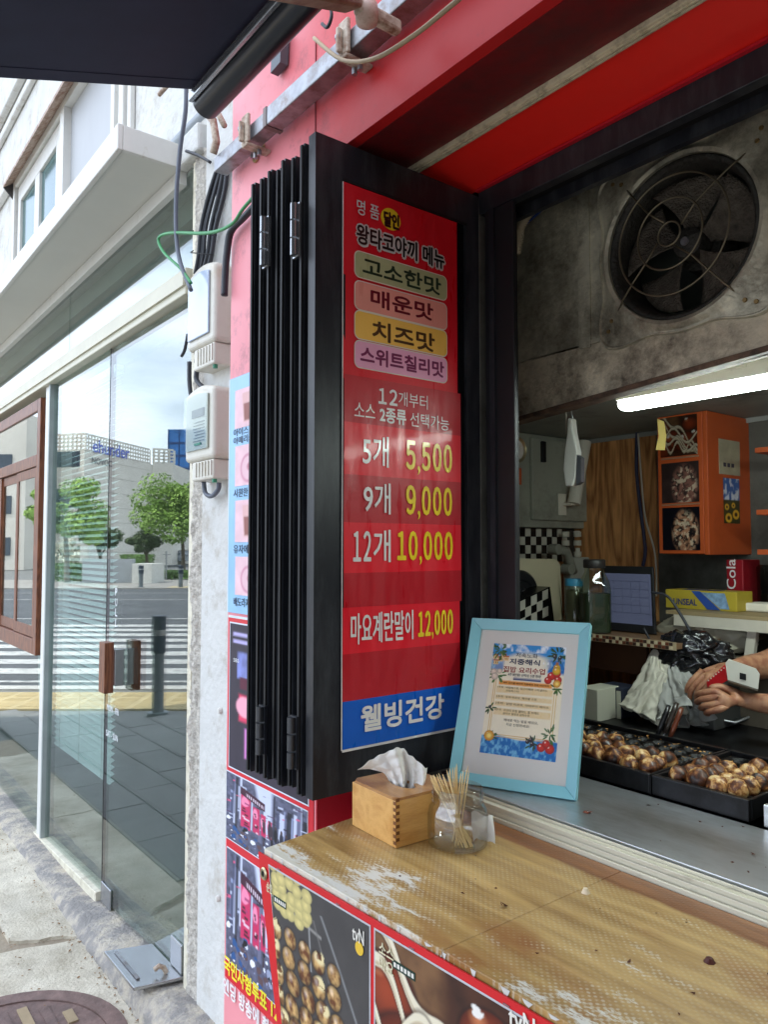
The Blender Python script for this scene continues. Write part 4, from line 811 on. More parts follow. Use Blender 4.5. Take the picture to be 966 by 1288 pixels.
def street(seed):
    def f(U, V):
        n1 = vnoise(U, V, 9, seed, 5); n2 = vnoise(U, V, 24, seed+1, 3); r = np.random.default_rng(seed)
        img = lin(96, 98, 122)*(.25+n2[..., None]*1.2)
        img = over(img, lin(206, 212, 236), soft(np.abs(U-.60+.10*V)-.12*V+.01, .05)*(V > .42))
        for k in range(34):
            x = r.random(); wd = r.uniform(.006, .03); y0 = r.uniform(.2, .6); y1 = r.uniform(.7, 1.05); img = over(img, lin(*r.choice([[206, 212, 236], [150, 160, 196], [34, 32, 44], [70, 76, 104], [26, 26, 36], [110, 112, 140]])), soft(np.maximum(np.abs(U-x-.02*(V-.5))-wd, np.abs(V-(y0+y1)/2)-(y1-y0)/2), .012)*.9)
        for k in range(40):
            x, y = r.random(), r.uniform(.3, 1); img = over(img, lin(*r.choice([[200, 206, 230], [40, 38, 52], [90, 60, 90], [226, 90, 130]])), soft(np.maximum(np.abs(U-x)-r.uniform(.01, .05), np.abs(V-y-.2*(U-x))-r.uniform(.004, .014)), .008)*.85)
        for q, (x, wd, y0, y1) in enumerate(((.27, .065, .30, .78), (.41, .042, .32, .68), (.50, .03, .34, .64), (.58, .024, .36, .6))):
            img = over(img, lin(204, 44, 96), soft(np.maximum(np.abs(U-x)-wd, np.abs(V-(y0+y1)/2)-(y1-y0)/2), .012)); img = over(img, lin(244, 140, 176), soft(np.hypot((U-x+.01)/wd, (V-y1+.10)/.09)-.8+.8*(n1-.5), .2))
            for j in range(9): img = over(img, lin(*[(60, 20, 44), (236, 206, 220), (24, 18, 30), (170, 60, 110)][j % 4]), soft(np.maximum(np.abs(U-x-wd*r.uniform(-.4, .4))-wd*r.uniform(.2, .6), np.abs(V-y0-r.random()*(y1-y0)*.8)-.012), .01)*.9)
        img = over(img, lin(66, 28, 50), soft(np.maximum(np.abs(U-.36)-.16, np.abs(V-.80+.25*(U-.3))-.055), .008)); img = over(img, lin(214, 196, 210), soft(np.maximum(np.abs(U-.39)-.115, np.abs(V-.79+.25*(U-.3))-.022), .006)*(np.sin(U*240) > -.2))
        for k in range(16):
            x = .5+.48*r.random(); h = r.uniform(.22, .48); s = r.uniform(.010, .028); img = over(img, lin(*r.choice([[24, 22, 32], [40, 42, 60], [60, 48, 60]])), soft(np.hypot((U-x)/s, (V-h)/(s*5))-1, .3)); img = over(img, lin(70, 52, 52), soft(np.hypot((U-x)/(s*.5), (V-h-s*5)/(s*1.1))-1, .3))
        for k in range(70):
            x, y = r.random(), r.uniform(0, .36)*(1-.3*r.random()); s = r.uniform(.008, .04); a = r.uniform(-.6, .6); du, dv = U-x, V-y; img = over(img, lin(*r.choice([[224, 228, 244], [20, 20, 28], [40, 84, 140], [236, 238, 246], [16, 16, 24], [150, 156, 184], [92, 70, 74]])), soft(np.hypot((du+a*dv)/s, (dv-a*du*.5)/(s*.9))-1+1.2*(n2-.5), .15))
        return img
    return f
zfa, zfb = wz(783, 287), wz(968, 285)
yA = PX(289, 880, XP).y; MB().box((XP-.0012, yb3+.02, zfb+.012), (XP-.0001, yA+.004, zfa+.004)).build('photo_border', M('pale_border', L(216, 226, 236)), rpst)
def screenpic(U, V):
    img = np.ones(U.shape+(3,))*lin(52, 44, 58)*(.7+.6*vnoise(U, V, 8, 4)[..., None])
    img = over(img, lin(186, 176, 226), soft(np.maximum(np.abs(U-.25)-.2, np.abs(V-.93)-.012), .01)+soft(np.maximum(np.abs(U-.25)-.2, np.abs(V-.88)-.012), .01)+soft(np.maximum(np.abs(U-.44)-.018, np.abs(V-.90)-.045), .01))
    img = over(img, lin(140, 150, 220), soft(np.maximum(np.abs(U-.25)-.14, np.abs(V-.72)-.09), .02)*vnoise(U, V, 9, 5)*1.5); img = over(img, lin(90, 22, 50), soft(np.maximum(np.abs(U-.35)-.2, np.abs(V-.60)-.04), .01))
    img = over(img, lin(226, 60, 100), soft(np.maximum(np.abs(U-.3)-.16, np.abs(V-.43)-.09), .02)); img = over(img, lin(246, 170, 190), soft(np.hypot((U-.22)/.12, (V-.44)/.07)-1, .2)); img = over(img, lin(214, 130, 200), soft(np.maximum(np.abs(U-.34)-.12, np.abs(V-.2)-.1), .01)); return img
picture('photo', (XP-.0016, yA, zfb+.016), (0, -(yA-yb3-.024), 0), (0, 0, zfa-zfb-.016), screenpic, 60, 110, vc_matte, rpst)
txt('SBS', (XP-.0018, PX(294, 832, XP).y, wz(832, 294)), (0, -1, 0), (0, 0, 1), .035, .011, ltw, rpst)
for k, (pt, pb) in enumerate(((966, 1052), (1062, 1205))):
    y0_ = PX(285, (pt+pb)/2, XP).y; yr_ = PX(387, 1020, XP).y; zt_ = wz(pt+3, 285); zb_ = wz(pb, 285)
    MB().box((XP-.0012, yr_-.002, zb_-.003), (XP-.0001, y0_+.002, zt_+.003)).build('photo_border', M('pale_border', L(216, 226, 236)), rpst)
    picture('photo', (XP-.0016, y0_, zb_), (0, yr_-y0_, 0), (0, 0, zt_-zb_), street(11), 200, 130, vc_matte, rpst)
txt('국민사형투표 12회', (XP-.0016, PX(282, 1222, XP).y, wz(1221, 282)), (0, -1, 0), (0, 0, 1), .36, .052, M('ink_yel', L(240, 224, 60), .4), rpst, .03)
txt('엔딩 방송에 촬영된', (XP-.0016, PX(281, 1244, XP).y, wz(1247, 281)), (0, -1, 0), (0, 0, 1), .36, .048, M('ink_wht', L(236, 232, 232), .4), rpst, .03)
# ---- square tube with brackets carrying the awning
tb = thing('awning_rail', 'square galvanised steel tube fixed along the red fascia with cream clamps', 'rail', (1.0, 1.9, 2.75))
XR0 = .985
zl = PX(288, 199, XR0).z; yE = PX(268, 190, XR0).y
MB().box((XR0, -1.5, zl), (XR0+.05, yE-.32, zl+.05)).build('tube', galv, tb, bevel=.003); MB().box((XR0+.003, yE-.3205, zl+.003), (XR0+.047, yE, zl+.047)).build('tube', galv, tb, bevel=.002)
MB().box((XR0-.002, yE-.335, zl-.002), (XR0+.052, yE-.318, zl+.052)).build('joint_band', M('dark_joint', L(110, 100, 96), .5, .4), tb)
for k, px in enumerate((312, 436)):
    r = ray(px, 150 if k == 0 else 60); y = XR0*r.y/r.x
    cl = MB().box((XR0-.014, y-.022, zl-.012), (XR0-.003, y+.018, zl+.072)).box((XR0-.014, y-.018, zl-.020), (XR0+.065, y+.014, zl-.010)).box((XR0-.03, y-.006, zl-.0095), (XR0-.0145, y+.004, zl+.05)).build('clamp', cream_metal, tb, bevel=.004)
    for dy in (0, .022): MB().cyl((XR0+.03, y-.012+dy, zl-.036), (XR0+.03, y-.012+dy, zl-.0205), .007, n=6).build('bolt', galv, cl)
    MB().cyl((XR0-.018, y+.010, zl+.03), (XR0-.0145, y-.004, zl+.03), .012, n=12).build('washer', galv, cl, smooth=30)
for px, py in ((322, 198), (330, 187)):
    p = PX(px, py, W-.003); wv = MB().cyl(p, p+Vector((-.004, 0, 0)), .016, n=20).build('washer', M('brass_washer', L(176, 160, 110), .35, .8), tb, smooth=30); MB().cyl(p+Vector((-.004, 0, 0)), p+Vector((-.016, 0, 0)), .007, n=6).build('bolt', galv, wv)
MB().tube([PX(256, 138, .98), PX(268, 152, .98), PX(272, 178, .98), PX(268, 193, .98)], .012, 8).build('cassette_bracket', cream_metal, tb, smooth='all')
MB().tube([PX(270, 135, .98), PX(282, 158, .98)], .009, 8).build('cassette_bracket', cream_metal, tb, smooth='all')
MB().prism([PX(340, 92, 1.02), PX(352, 78, 1.02), PX(354, 40, 1.02), PX(342, 50, 1.02)], (.025, 0, 0)).build('grey_strap', M('grey_strap', L(86, 92, 98), .5, .3), tb)
# ---- awning
aw = thing('awning', 'dark navy retractable awning with a black cassette rolled out over the shop front', 'awning', (.8, 1, 2.7))
XA, ZA = .80, 2.682; YA = 1.77
def reuleaux(): return [(XA+.034*math.cos(a)*(1+.06*math.cos(2*a)), YA, ZA+.031*math.sin(a)) for a in [k*math.pi/14 for k in range(28)]]
MB().prism(reuleaux(), (0, -3.4, 0)).build('cassette', black_gloss, aw, smooth=50, bevel=.004)
MB().box((XA-.050, YA-3.4, ZA-.006), (XA-.037, YA-.005, ZA+.016)).build('cassette_lip', silver, aw, bevel=.003)
sl = .325; x1 = -.95
fz = lambda x: ZA+.030-(XA-.03-x)*sl
MB().prism([(XA-.03, YA-.012, fz(XA-.03)), (x1, YA-.012, fz(x1)), (x1, YA-.012, fz(x1)+.003), (XA-.03, YA-.012, fz(XA-.03)+.003)], (0, -3.3, 0)).build('fabric', navy, aw)
MB().prism([(XA-.03, YA-.013, fz(XA-.03)-.0012), (x1, YA-.013, fz(x1)-.0012), (x1, YA-.013, fz(x1)-.0002), (XA-.03, YA-.013, fz(XA-.03)-.0002)], (0, -.045, 0)).build('hem', navy, aw)
MB().cyl((x1, YA, fz(x1)), (x1, YA-3.35, fz(x1)), .03, n=16).build('front_bar', black_gloss, aw, smooth=True)
arm_a, arm_b = Vector((.86, 1.20, 2.635)), Vector((.16, .86, 2.19))
d = (arm_b-arm_a); s_ = d.cross(Vector((0, 0, 1))).normalized()*.045
cm = M('worn_arm', L(150, 128, 104), .5, var=.2, dirt=L(96, 62, 42), dirt_amt=.45, dirt_s=14)
MB().obox(arm_a-s_/2, s_, (0, 0, .035), d).build('folding_arm', cm, aw, bevel=.006)
MB().obox(arm_b-s_/2, s_, (0, 0, .03), (-.9, -.5, -.25)).build('folding_arm', cm, aw, bevel=.006)
MB().lathe([(.0, .02), (.022, .018), (.025, .0), (.022, -.022), (0, -.024)], (.90, 1.21, 2.655), 20, (0, 0, 1)).build('shoulder_joint', M('pink_cream_bracket', L(206, 180, 166), .5, dirt=L(150, 110, 90), dirt_amt=.4, dirt_s=30), aw, smooth='all')
MB().box((.87, 1.195, 2.64), (.985, 1.220, 2.67)).build('shoulder_bracket', cream_metal, aw, bevel=.008)
def wr(pts, r, mat, lab, X=None):
    return tag(MB().tube(pts, r, 6).build('wire', mat, smooth='all'), lab, 'wire')
cable([(395, 48), (430, 75), (470, 74), (520, 45), (570, 5), (600, -20)], .96, .005, M('dirty_wire', L(170, 150, 120), .6), 'dirty cream wire tied along the steel tube under the awning', 'wire')
cable([(412, 0), (417, 18), (412, 34), (405, 30)], .90, .004, cable_b, 'black tie hanging round the awning arm', 'cable_tie')
# ---- wooden customer counter with printed banner
ZC = .95
ctr = thing('customer_counter', 'worn wooden counter with flaking white film in front of the stall', 'counter', (1, .5, 0))
P0 = PZ(332, 1067, ZC); P1 = PZ(441, 1026, ZC); P2 = PZ(700, 1278, ZC)
dd = (P2-P0).normalized(); 
XF0 = P0.x; XF1 = P0.x+(P2-P0).x/(P2-P0).y*(-1.2-P0.y)
XI = PX(615, 1042, 1.2).x
pi = PZ(615, 1045, ZC); pj = PZ(966, 1178, ZC)
Xi0 = 1.225
def counter_mat():
    m = bpy.data.materials.new('worn_counter'); m.use_nodes = True; n = m.node_tree; p = n.nodes['Principled BSDF']; lk = n.links.new
    g = n.nodes.new('ShaderNodeNewGeometry')
    def mapn(s): q = n.nodes.new('ShaderNodeMapping'); q.inputs['Scale'].default_value = s; lk(g.outputs['Position'], q.inputs[0]); return q.outputs[0]
    def noi(v, s, d, r=.6): q = n.nodes.new('ShaderNodeTexNoise'); q.inputs['Scale'].default_value = s; q.inputs['Detail'].default_value = d; q.inputs['Roughness'].default_value = r; lk(v, q.inputs[0]); return q.outputs[0]
    def mr(v, a, b, c=0, d=1): q = n.nodes.new('ShaderNodeMapRange'); q.inputs[1].default_value = a; q.inputs[2].default_value = b; q.inputs[3].default_value = c; q.inputs[4].default_value = d; lk(v, q.inputs[0]); return q.outputs[0]
    def mth(o, a, b): q = n.nodes.new('ShaderNodeMath'); q.operation = o; (lk(a, q.inputs[0]) if not isinstance(a, (int, float)) else setattr(q.inputs[0], 'default_value', a)); (lk(b, q.inputs[1]) if not isinstance(b, (int, float)) else setattr(q.inputs[1], 'default_value', b)); return q.outputs[0]
    def mix(f, a, b): q = n.nodes.new('ShaderNodeMixRGB'); lk(f, q.inputs[0]); (lk(a, q.inputs[1]) if hasattr(a, 'node') else setattr(q.inputs[1], 'default_value', a)); (lk(b, q.inputs[2]) if hasattr(b, 'node') else setattr(q.inputs[2], 'default_value', b)); return q.outputs[0]
    grain = noi(mapn((9, .9, 1)), 4, 6); big = noi(mapn((2.2, 1, 1)), 3.0, 4); vec = mapn((1, 1, 1))
    base = mix(mr(grain, .3, .7), L(146, 108, 54), L(204, 168, 104)); base = mix(mr(big, .55, .72), base, L(150, 98, 48))
    gx = n.nodes.new('ShaderNodeSeparateXYZ'); lk(vec, gx.inputs[0])
    # embossed dot lattice of the old film
    rot = n.nodes.new('ShaderNodeMapping'); rot.inputs['Rotation'].default_value = (0, 0, .78); rot.inputs['Scale'].default_value = (120, 120, 120); lk(g.outputs['Position'], rot.inputs[0])
    s2 = n.nodes.new('ShaderNodeSeparateXYZ'); lk(rot.outputs[0], s2.inputs[0])
    sx = mth('SINE', mth('MULTIPLY', s2.outputs[0], 6.283), 0); sy = mth('SINE', mth('MULTIPLY', s2.outputs[1], 6.283), 0)
    dots = mr(mth('ADD', sx, sy), .35, 1.1); patch = mr(noi(mapn((2.5, 1.4, 1)), 4.5, 3), .40, .60)
    base = mix(mth('MULTIPLY', mth('MULTIPLY', dots, patch), .34), base, L(204, 194, 164))
    # flaked white film: streaks along the counter, mostly in a band near the front edge
    st_ = noi(mapn((9, 2.4, 1)), 6, 12, .78); reg = noi(mapn((3.2, 1.3, 1)), 2.6, 2)
    ed = mr(gx.outputs[0], .74, 1.08, .13, -.1)
    fl = mth('ADD', mth('ADD', st_, mth('MULTIPLY', reg, .9)), ed); f = mr(fl, 1.08, 1.11)
    dotmask = mr(mth('ADD', fl, mth('MULTIPLY', mth('ADD', sx, sy), .045)), 1.035, 1.06)
    base = mix(mth('MULTIPLY', dotmask, .4), base, L(214, 206, 186)); base = mix(f, base, L(226, 222, 212))
    bk = mr(mth('ADD', gx.outputs[0], mth('MULTIPLY', noi(vec, 6, 5), .03)), 1.185, 1.195); base = mix(bk, base, mix(mr(grain, .3, .7), L(112, 66, 32), L(158, 104, 58)))
    # whitish worn front edge
    eg = mth('ADD', mr(gx.outputs[0], XF0+.000, XF0+.028, 1, 0), mth('MULTIPLY', mth('SUBTRACT', noi(vec, 28, 8), .5), 1.4)); base = mix(mr(eg, .35, .5), base, L(218, 212, 194))
    # small dark specks
    v = n.nodes.new('ShaderNodeTexVoronoi'); v.inputs['Scale'].default_value = 22; lk(vec, v.inputs[0]); sp_ = mr(v.outputs['Distance'], .035, .05, 1, 0); base = mix(mth('MULTIPLY', sp_, mr(noi(vec, 7, 1), .5, .55)), base, L(58, 36, 24))
    lk(base, p.inputs['Base Color']); lk(mr(grain, .3, .7, .28, .5), p.inputs['Roughness'])
    b = n.nodes.new('ShaderNodeBump'); b.inputs['Strength'].default_value = .25; b.inputs['Distance'].default_value = .0015; lk(mth('ADD', mth('MULTIPLY', dots, .5), mth('ADD', f, mth('MULTIPLY', grain, .6))), b.inputs['Height']); lk(b.outputs[0], p.inputs['Normal']); return m
cmat = counter_mat()
yA_, yB_, yC_ = P0.y, PZ(577, 1161, ZC).y, PZ(655, 1246, ZC).y
ends = [(P0.y, P1.y+.0)]
def tx(y): return XF0+(XF1-XF0)*(P0.y-y)/(P0.y+1.2)
cuts = [P0.y, .86, .42, -.1, -.7, -1.2]
for i in range(5):
    a, b = cuts[i], cuts[i+1]; a2 = P1.y if i == 0 else a
    MB().prism([(tx(a), a-.0005*(i > 0), ZC-.03), (1.235, a2+(.02 if i == 0 else 0)-.0005*(i > 0), ZC-.03), (1.235, b+.0005, ZC-.03), (tx(b), b+.0005, ZC-.03)], (0, 0, .03)).build('board', cmat, ctr, bevel=.0015)
MB().box((XF0+.03, -1.2, GZ), (XF0+.06, P0.y-.04, ZC-.031)).build('front_panel', white_paint, ctr)
MB().box((XF0+.06, P0.y-.07, GZ), (1.19, P0.y-.04, ZC-.031)).build('side_panel', white_paint, ctr)
def chips():
    m = MB()
    for k in range(50):
        y = P0.y-k*.05-random.random()*.03; x = tx(y); s = random.uniform(.006, .02)
        m.add([(x-.0012, y, ZC-.001), (x-.0012, y-s, ZC-.001), (x-.0012, y-s*.6, ZC-.004-random.random()*.012), (x-.0012, y-s*.2, ZC-.006)], [(0, 1, 2, 3)])
    o = m.build('paint_chip', white_paint, ctr, fix=False); o['kind'] = 'stuff'
chips()
bn = thing('counter_banner', 'red banner with takoyaki photographs hung on the counter front', 'banner', (.75, .7, .3))
XBn = lambda y: tx(y)-.006
def ban(y, z, d=0): return Vector((XBn(y)-d, y, z))
zt_b = ZC-.009
bred = M('banner_red', L(214, 36, 40), .4, var=.05, vs=4)
botY = P0.y+.012; bl_ = P0.y-.135
pE = PX(351, 1288, XBn(1.2)); sE = (botY-.01-pE.y)/(zt_b-.06-pE.z)
MB().prism([ban(botY, zt_b), ban(-1.2, zt_b), ban(-1.2, .12), ban(pE.y-sE*(pE.z-.12), .12), ban(pE.y, pE.z), ban(botY-.01, zt_b-.06)], (.003, 0, 0)).build('sheet', bred, bn)
gr = ban(P0.y-.012, zt_b-.035, .001); MB().lathe([(.006, 0), (.006, .003), (.010, .0035), (.0125, .001), (.0125, 0)], gr, 24, (-1, 0, 0)).build('grommet', M('brass', L(190, 176, 140), .3, .8), bn, smooth=True); MB().cyl(gr, gr+Vector((-.0012, 0, 0)), .006, n=16).build('grommet_hole', black_rub, bn)
def balls(U, V, seed=1, cols=6, rows=6, y0=.0, y1=.62, pale=False):
    pass
def takopic(U, V):
    img = np.ones(U.shape+(3,))*lin(74, 70, 68)*(.75+.5*vnoise(U, V, 6, 2)[..., None]); r = np.random.default_rng(5)
    img = over(img, lin(150, 146, 140), soft(np.abs(V-.78+.12*(U-.5))-.008, .012)*(U < .55)); img = over(img, lin(170, 168, 166), soft(np.abs((U-.42)-.001*V)-.006, .01)*(V > .55)*(V < .97)); img = over(img, lin(150, 150, 150), soft(np.abs(U-.55-.75*(.9-V))-.008, .02)*(V < .9)*(V > .35)); img = over(img, lin(120, 116, 112), soft(np.abs(U-.62+.5*(V-.55))-.006, .015)*(V > .5)*(V < .85))
    for k in range(28):
        x = .06+.085*(k % 6)+r.uniform(-.02, .02); y = .80+.052*(k//6)+r.uniform(-.02, .02)
        if x > .46: continue
        rr_ = .055; d = np.hypot((U-x)/rr_, (V-y)/(rr_*.72)); c = lin(232, 214, 140)*(1.0-.35*np.clip(d, 0, 1)[..., None])*(.85+.3*vnoise(U*3 % 1, V*3 % 1, 12, k)[..., None]); img = over(img, c, soft(d-1, .15))
    for j in range(7):
        for i in range(8):
            x = .02+.165*i+r.uniform(-.02, .02)-.03*(j % 2); y = .66-.125*j+r.uniform(-.012, .012)-.03*i*.35
            if x > 1 or (x > .62+.62*(.60-y)+.1): continue
            rr_ = .068+.006*j; d = np.hypot((U-x)/rr_, (V-y)/(rr_*.86)); n = vnoise(U, V, 26, 30+i*7+j, 4); n = np.clip((n-.32)*2.6, 0, 1)
            c = (lin(222, 178, 112)[None, None]*(1-n[..., None])+lin(112, 62, 28)[None, None]*n[..., None]); hl = np.clip(1-np.hypot(U-x+.022, V-y-.025)/.03, 0, 1)[..., None]; c = c*(1.1-.75*np.clip(d, 0, 1)[..., None]**2)+hl*.3; img = over(img, lin(36, 32, 30), soft(d-1.12, .2)*.8); img = over(img, c, soft(d-1-.1*(n-.5), .10))
            if (i*5+j*3) % 3 == 0: img = over(img, lin(240, 220, 166), soft(np.hypot((U-x-.02)/.05, (V-y-.03)/.035)-1, .5)*(n < .5))
    return img
def saucepic(U, V):
    n = vnoise(U, V, 6, 9, 5); img = lin(86, 48, 30)*(.35+1.2*n[..., None]); img = over(img, lin(150, 110, 70), soft(np.maximum(.72-V, U-.5), .1)*n)
    for (x, y, rr_) in ((.10, .74, .22), (.80, .78, .2), (.98, .44, .22), (.30, .40, .34), (.68, .34, .30), (.05, .2, .25)):
        d = np.hypot((U-x)/rr_, (V-y)/(rr_*.82)); c = lin(150, 58, 26)*(1.25-.95*np.clip(d, 0, 1)[..., None]**1.6)+lin(220, 150, 100)*np.clip(.9-np.hypot((U-x+.08)/rr_*2.6, (V-y-.10)/rr_*3), 0, 1)[..., None]*.7; img = over(img, lin(30, 14, 10), soft(d-1.06, .12)*.8); img = over(img, c, soft(d-1, .06))
        img = over(img, lin(250, 244, 236), soft(np.hypot((U-x+.08)/(rr_*.22), (V-y-.13)/(rr_*.13))-1+1.6*(vnoise(U, V, 22, 3)-.5), .25))
    for f_, w_ in ((lambda u: .86-.9*u+.07*np.sin(u*15), .034), (lambda u: .98-.30*u-.62*u*u+.08*np.sin(u*12+1), .036), (lambda u: .52-.42*u+.12*np.sin(u*12+2.4), .032), (lambda u: .22+.13*np.sin(u*17), .034), (lambda u: .62-.2*u+.16*np.sin(u*9+4.5), .03)):
        g = V-f_(U); d = np.abs(g)-w_*(.8+.5*vnoise(U, V, 9, 4)); img = over(img, lin(60, 28, 16), soft(d-.02, .02)*.6); img = over(img, lin(240, 228, 200), soft(d, .010)); img = over(img, lin(190, 166, 126), soft(np.abs(g+w_*.6)-w_*.3, .014)*soft(d, .01)*.7)
    return img
def bpic(px0, px1, fn, nu, nv, zb=.30, name='photo'):
    y0_ = PX(px0, 1150, tx(.9)).y; 
    return None
y_1a = PX(338, 1100, XBn(1.3)).y-.004; y_1b = PX(463, 1165, XBn(1.1)).y; y_2a = PX(470, 1170, XBn(1.1)).y; y_2b = PX(660, 1277, XBn(.85)).y
z_pt = PX(463, 1166, XBn(1.1)).z
def framed(ya_, yb_, zt_, zb_, fn, nu, nv, slant=0):
    MB().prism([ban(ya_+.003, zt_+.003, .0003), ban(yb_-.003, zt_+.003, .0003), ban(yb_-.003, zb_, .0003), ban(ya_+.003-slant, zb_, .0003)], (-.0004, 0, 0)).build('photo_border', M('grey_border', L(196, 196, 200), .5), bn)
    u = ban(yb_, zt_)-ban(ya_, zt_); 
    if slant:
        o = ban(ya_, zb_, .001); ob = picture('photo', o, u, (0, 0, zt_-zb_), fn, nu, nv, vc_banner, bn); off = wl(bn)
        for v in ob.data.vertices:
            z = v.co.z+off.z; y = v.co.y+off.y; t = max(0, (zt_-z)/(zt_-zb_)); f = (y-yb_)/(ya_-yb_); v.co.y -= slant*t*f*1.0
    else: picture('photo', ban(ya_, zb_, .001), u, (0, 0, zt_-zb_), fn, nu, nv, vc_banner, bn)
pF = PX(358, 1288, XBn(1.2)); framed(y_1a, y_1b, z_pt, .61, takopic, 130, 200, (y_1a-pF.y)/(z_pt-pF.z)*(z_pt-.61))
framed(y_2a, y_2b, z_pt, .61, saucepic, 150, 200)
framed(y_2b-.03, y_2b-.5, z_pt, .61, saucepic, 60, 80)
inkb = M('ink_banner', L(238, 232, 220), .4); 
def btx(s, px, py, wd, ht, bold=.01, mat=inkb):
    p = PX(px, py, XBn(1.0)); txt(s, ban(p.y, PX(px, py, XBn(p.y)-.002).z, .0022), (XBn(p.y-1)-XBn(p.y), -1, 0), (0, 0, 1), wd, ht, mat, bn, bold)
btx('tvN', 446, 1183, .032, .024, .02); btx('순한', 344, 1127, .022, .019, .03, M('ink_tan', L(226, 216, 180), .4))
btx('소스\n마요', 478, 1219, .036, .044, .02, M('ink_tan', L(226, 216, 180), .4)); btx('tvN', 634, 1287, .045, .03, .02)
dk = M('dark_green_label', L(34, 62, 50), .4)
for (px, py, wd) in ((352, 1131, .045), (493, 1216, .055)):
    p = PX(px, py, XBn(1.0)); q = ban(p.y, p.z, .0016); MB().prism([q, ban(p.y-wd, p.z, .0016), ban(p.y-wd, p.z+.013, .0016), ban(p.y, p.z+.013, .0016)], (-.0003, 0, 0)).build('caption_label', dk, bn)
    for k in range(6): MB().prism([ban(p.y-.005-k*wd*.15, p.z+.003, .002), ban(p.y-.005-k*wd*.15-wd*.1, p.z+.003, .002), ban(p.y-.005-k*wd*.15-wd*.1, p.z+.010, .002), ban(p.y-.005-k*wd*.15, p.z+.010, .002)], (-.0002, 0, 0)).build('caption_glyph', inkb, bn)
pc = PX(452, 1193, XBn(1.1)); MB().prism([ban(pc.y+.011*math.cos(a), pc.z+.011*math.sin(a), .0022) for a in [k*math.pi/10 for k in range(20)]], (-.0004, 0, 0)).build('yellow_badge', M('ink_yellow2', L(232, 190, 60), .4), bn)
for k in range(6):
    y = P0.y-.06-k*.19; MB().box((XBn(y)-.0015, y-.012, zt_b-.010), (XBn(y)-.0002, y, zt_b-.0085)).build('staple', silver, bn)
# ---- cream sill track and stainless worktop
trk = thing('sill_track', 'cream grooved aluminium window track between the wooden counter and the steel worktop', 'window track', (1.25, .4, .95))
X0 = 1.237
for a, b, z in ((0, .006, .016), (.0095, .012, .026), (.0145, .030, .034), (.0315, .034, .040)): MB().box((X0+a, -1.4, ZC-.01), (X0+b, 1.36, ZC+z-.008)).build('rail', alu_track, trk, bevel=.0012)
MB().box((X0+.0062, -1.4, ZC-.009), (X0+.0314, 1.355, ZC+.004)).build('groove', black_rub, trk)
MB().box((X0+.0342, -1.4, ZC-.009), (X0+.0405, 1.355, ZC+.028)).build('groove', darksteel, trk)
wk = thing('steel_worktop', 'dark stainless steel worktop scattered with crumbs inside the serving window', 'worktop', (1.45, .4, .98))
ZW = .985; XW1 = 1.56
MB().box((X0+.041, -1.4, ZW-.03), (XW1, 1.42, ZW)).build('top', steel, wk, bevel=.001)
MB().box((XW1-.25, 1.42, ZW-.03), (XW1, 1.44, ZW+.002)).build('end_lip', darksteel, wk)
MB().box((XW1+.0, -1.4, ZW-.05), (2.0, 1.62, ZW-.035)).build('grill_base', castiron, wk)
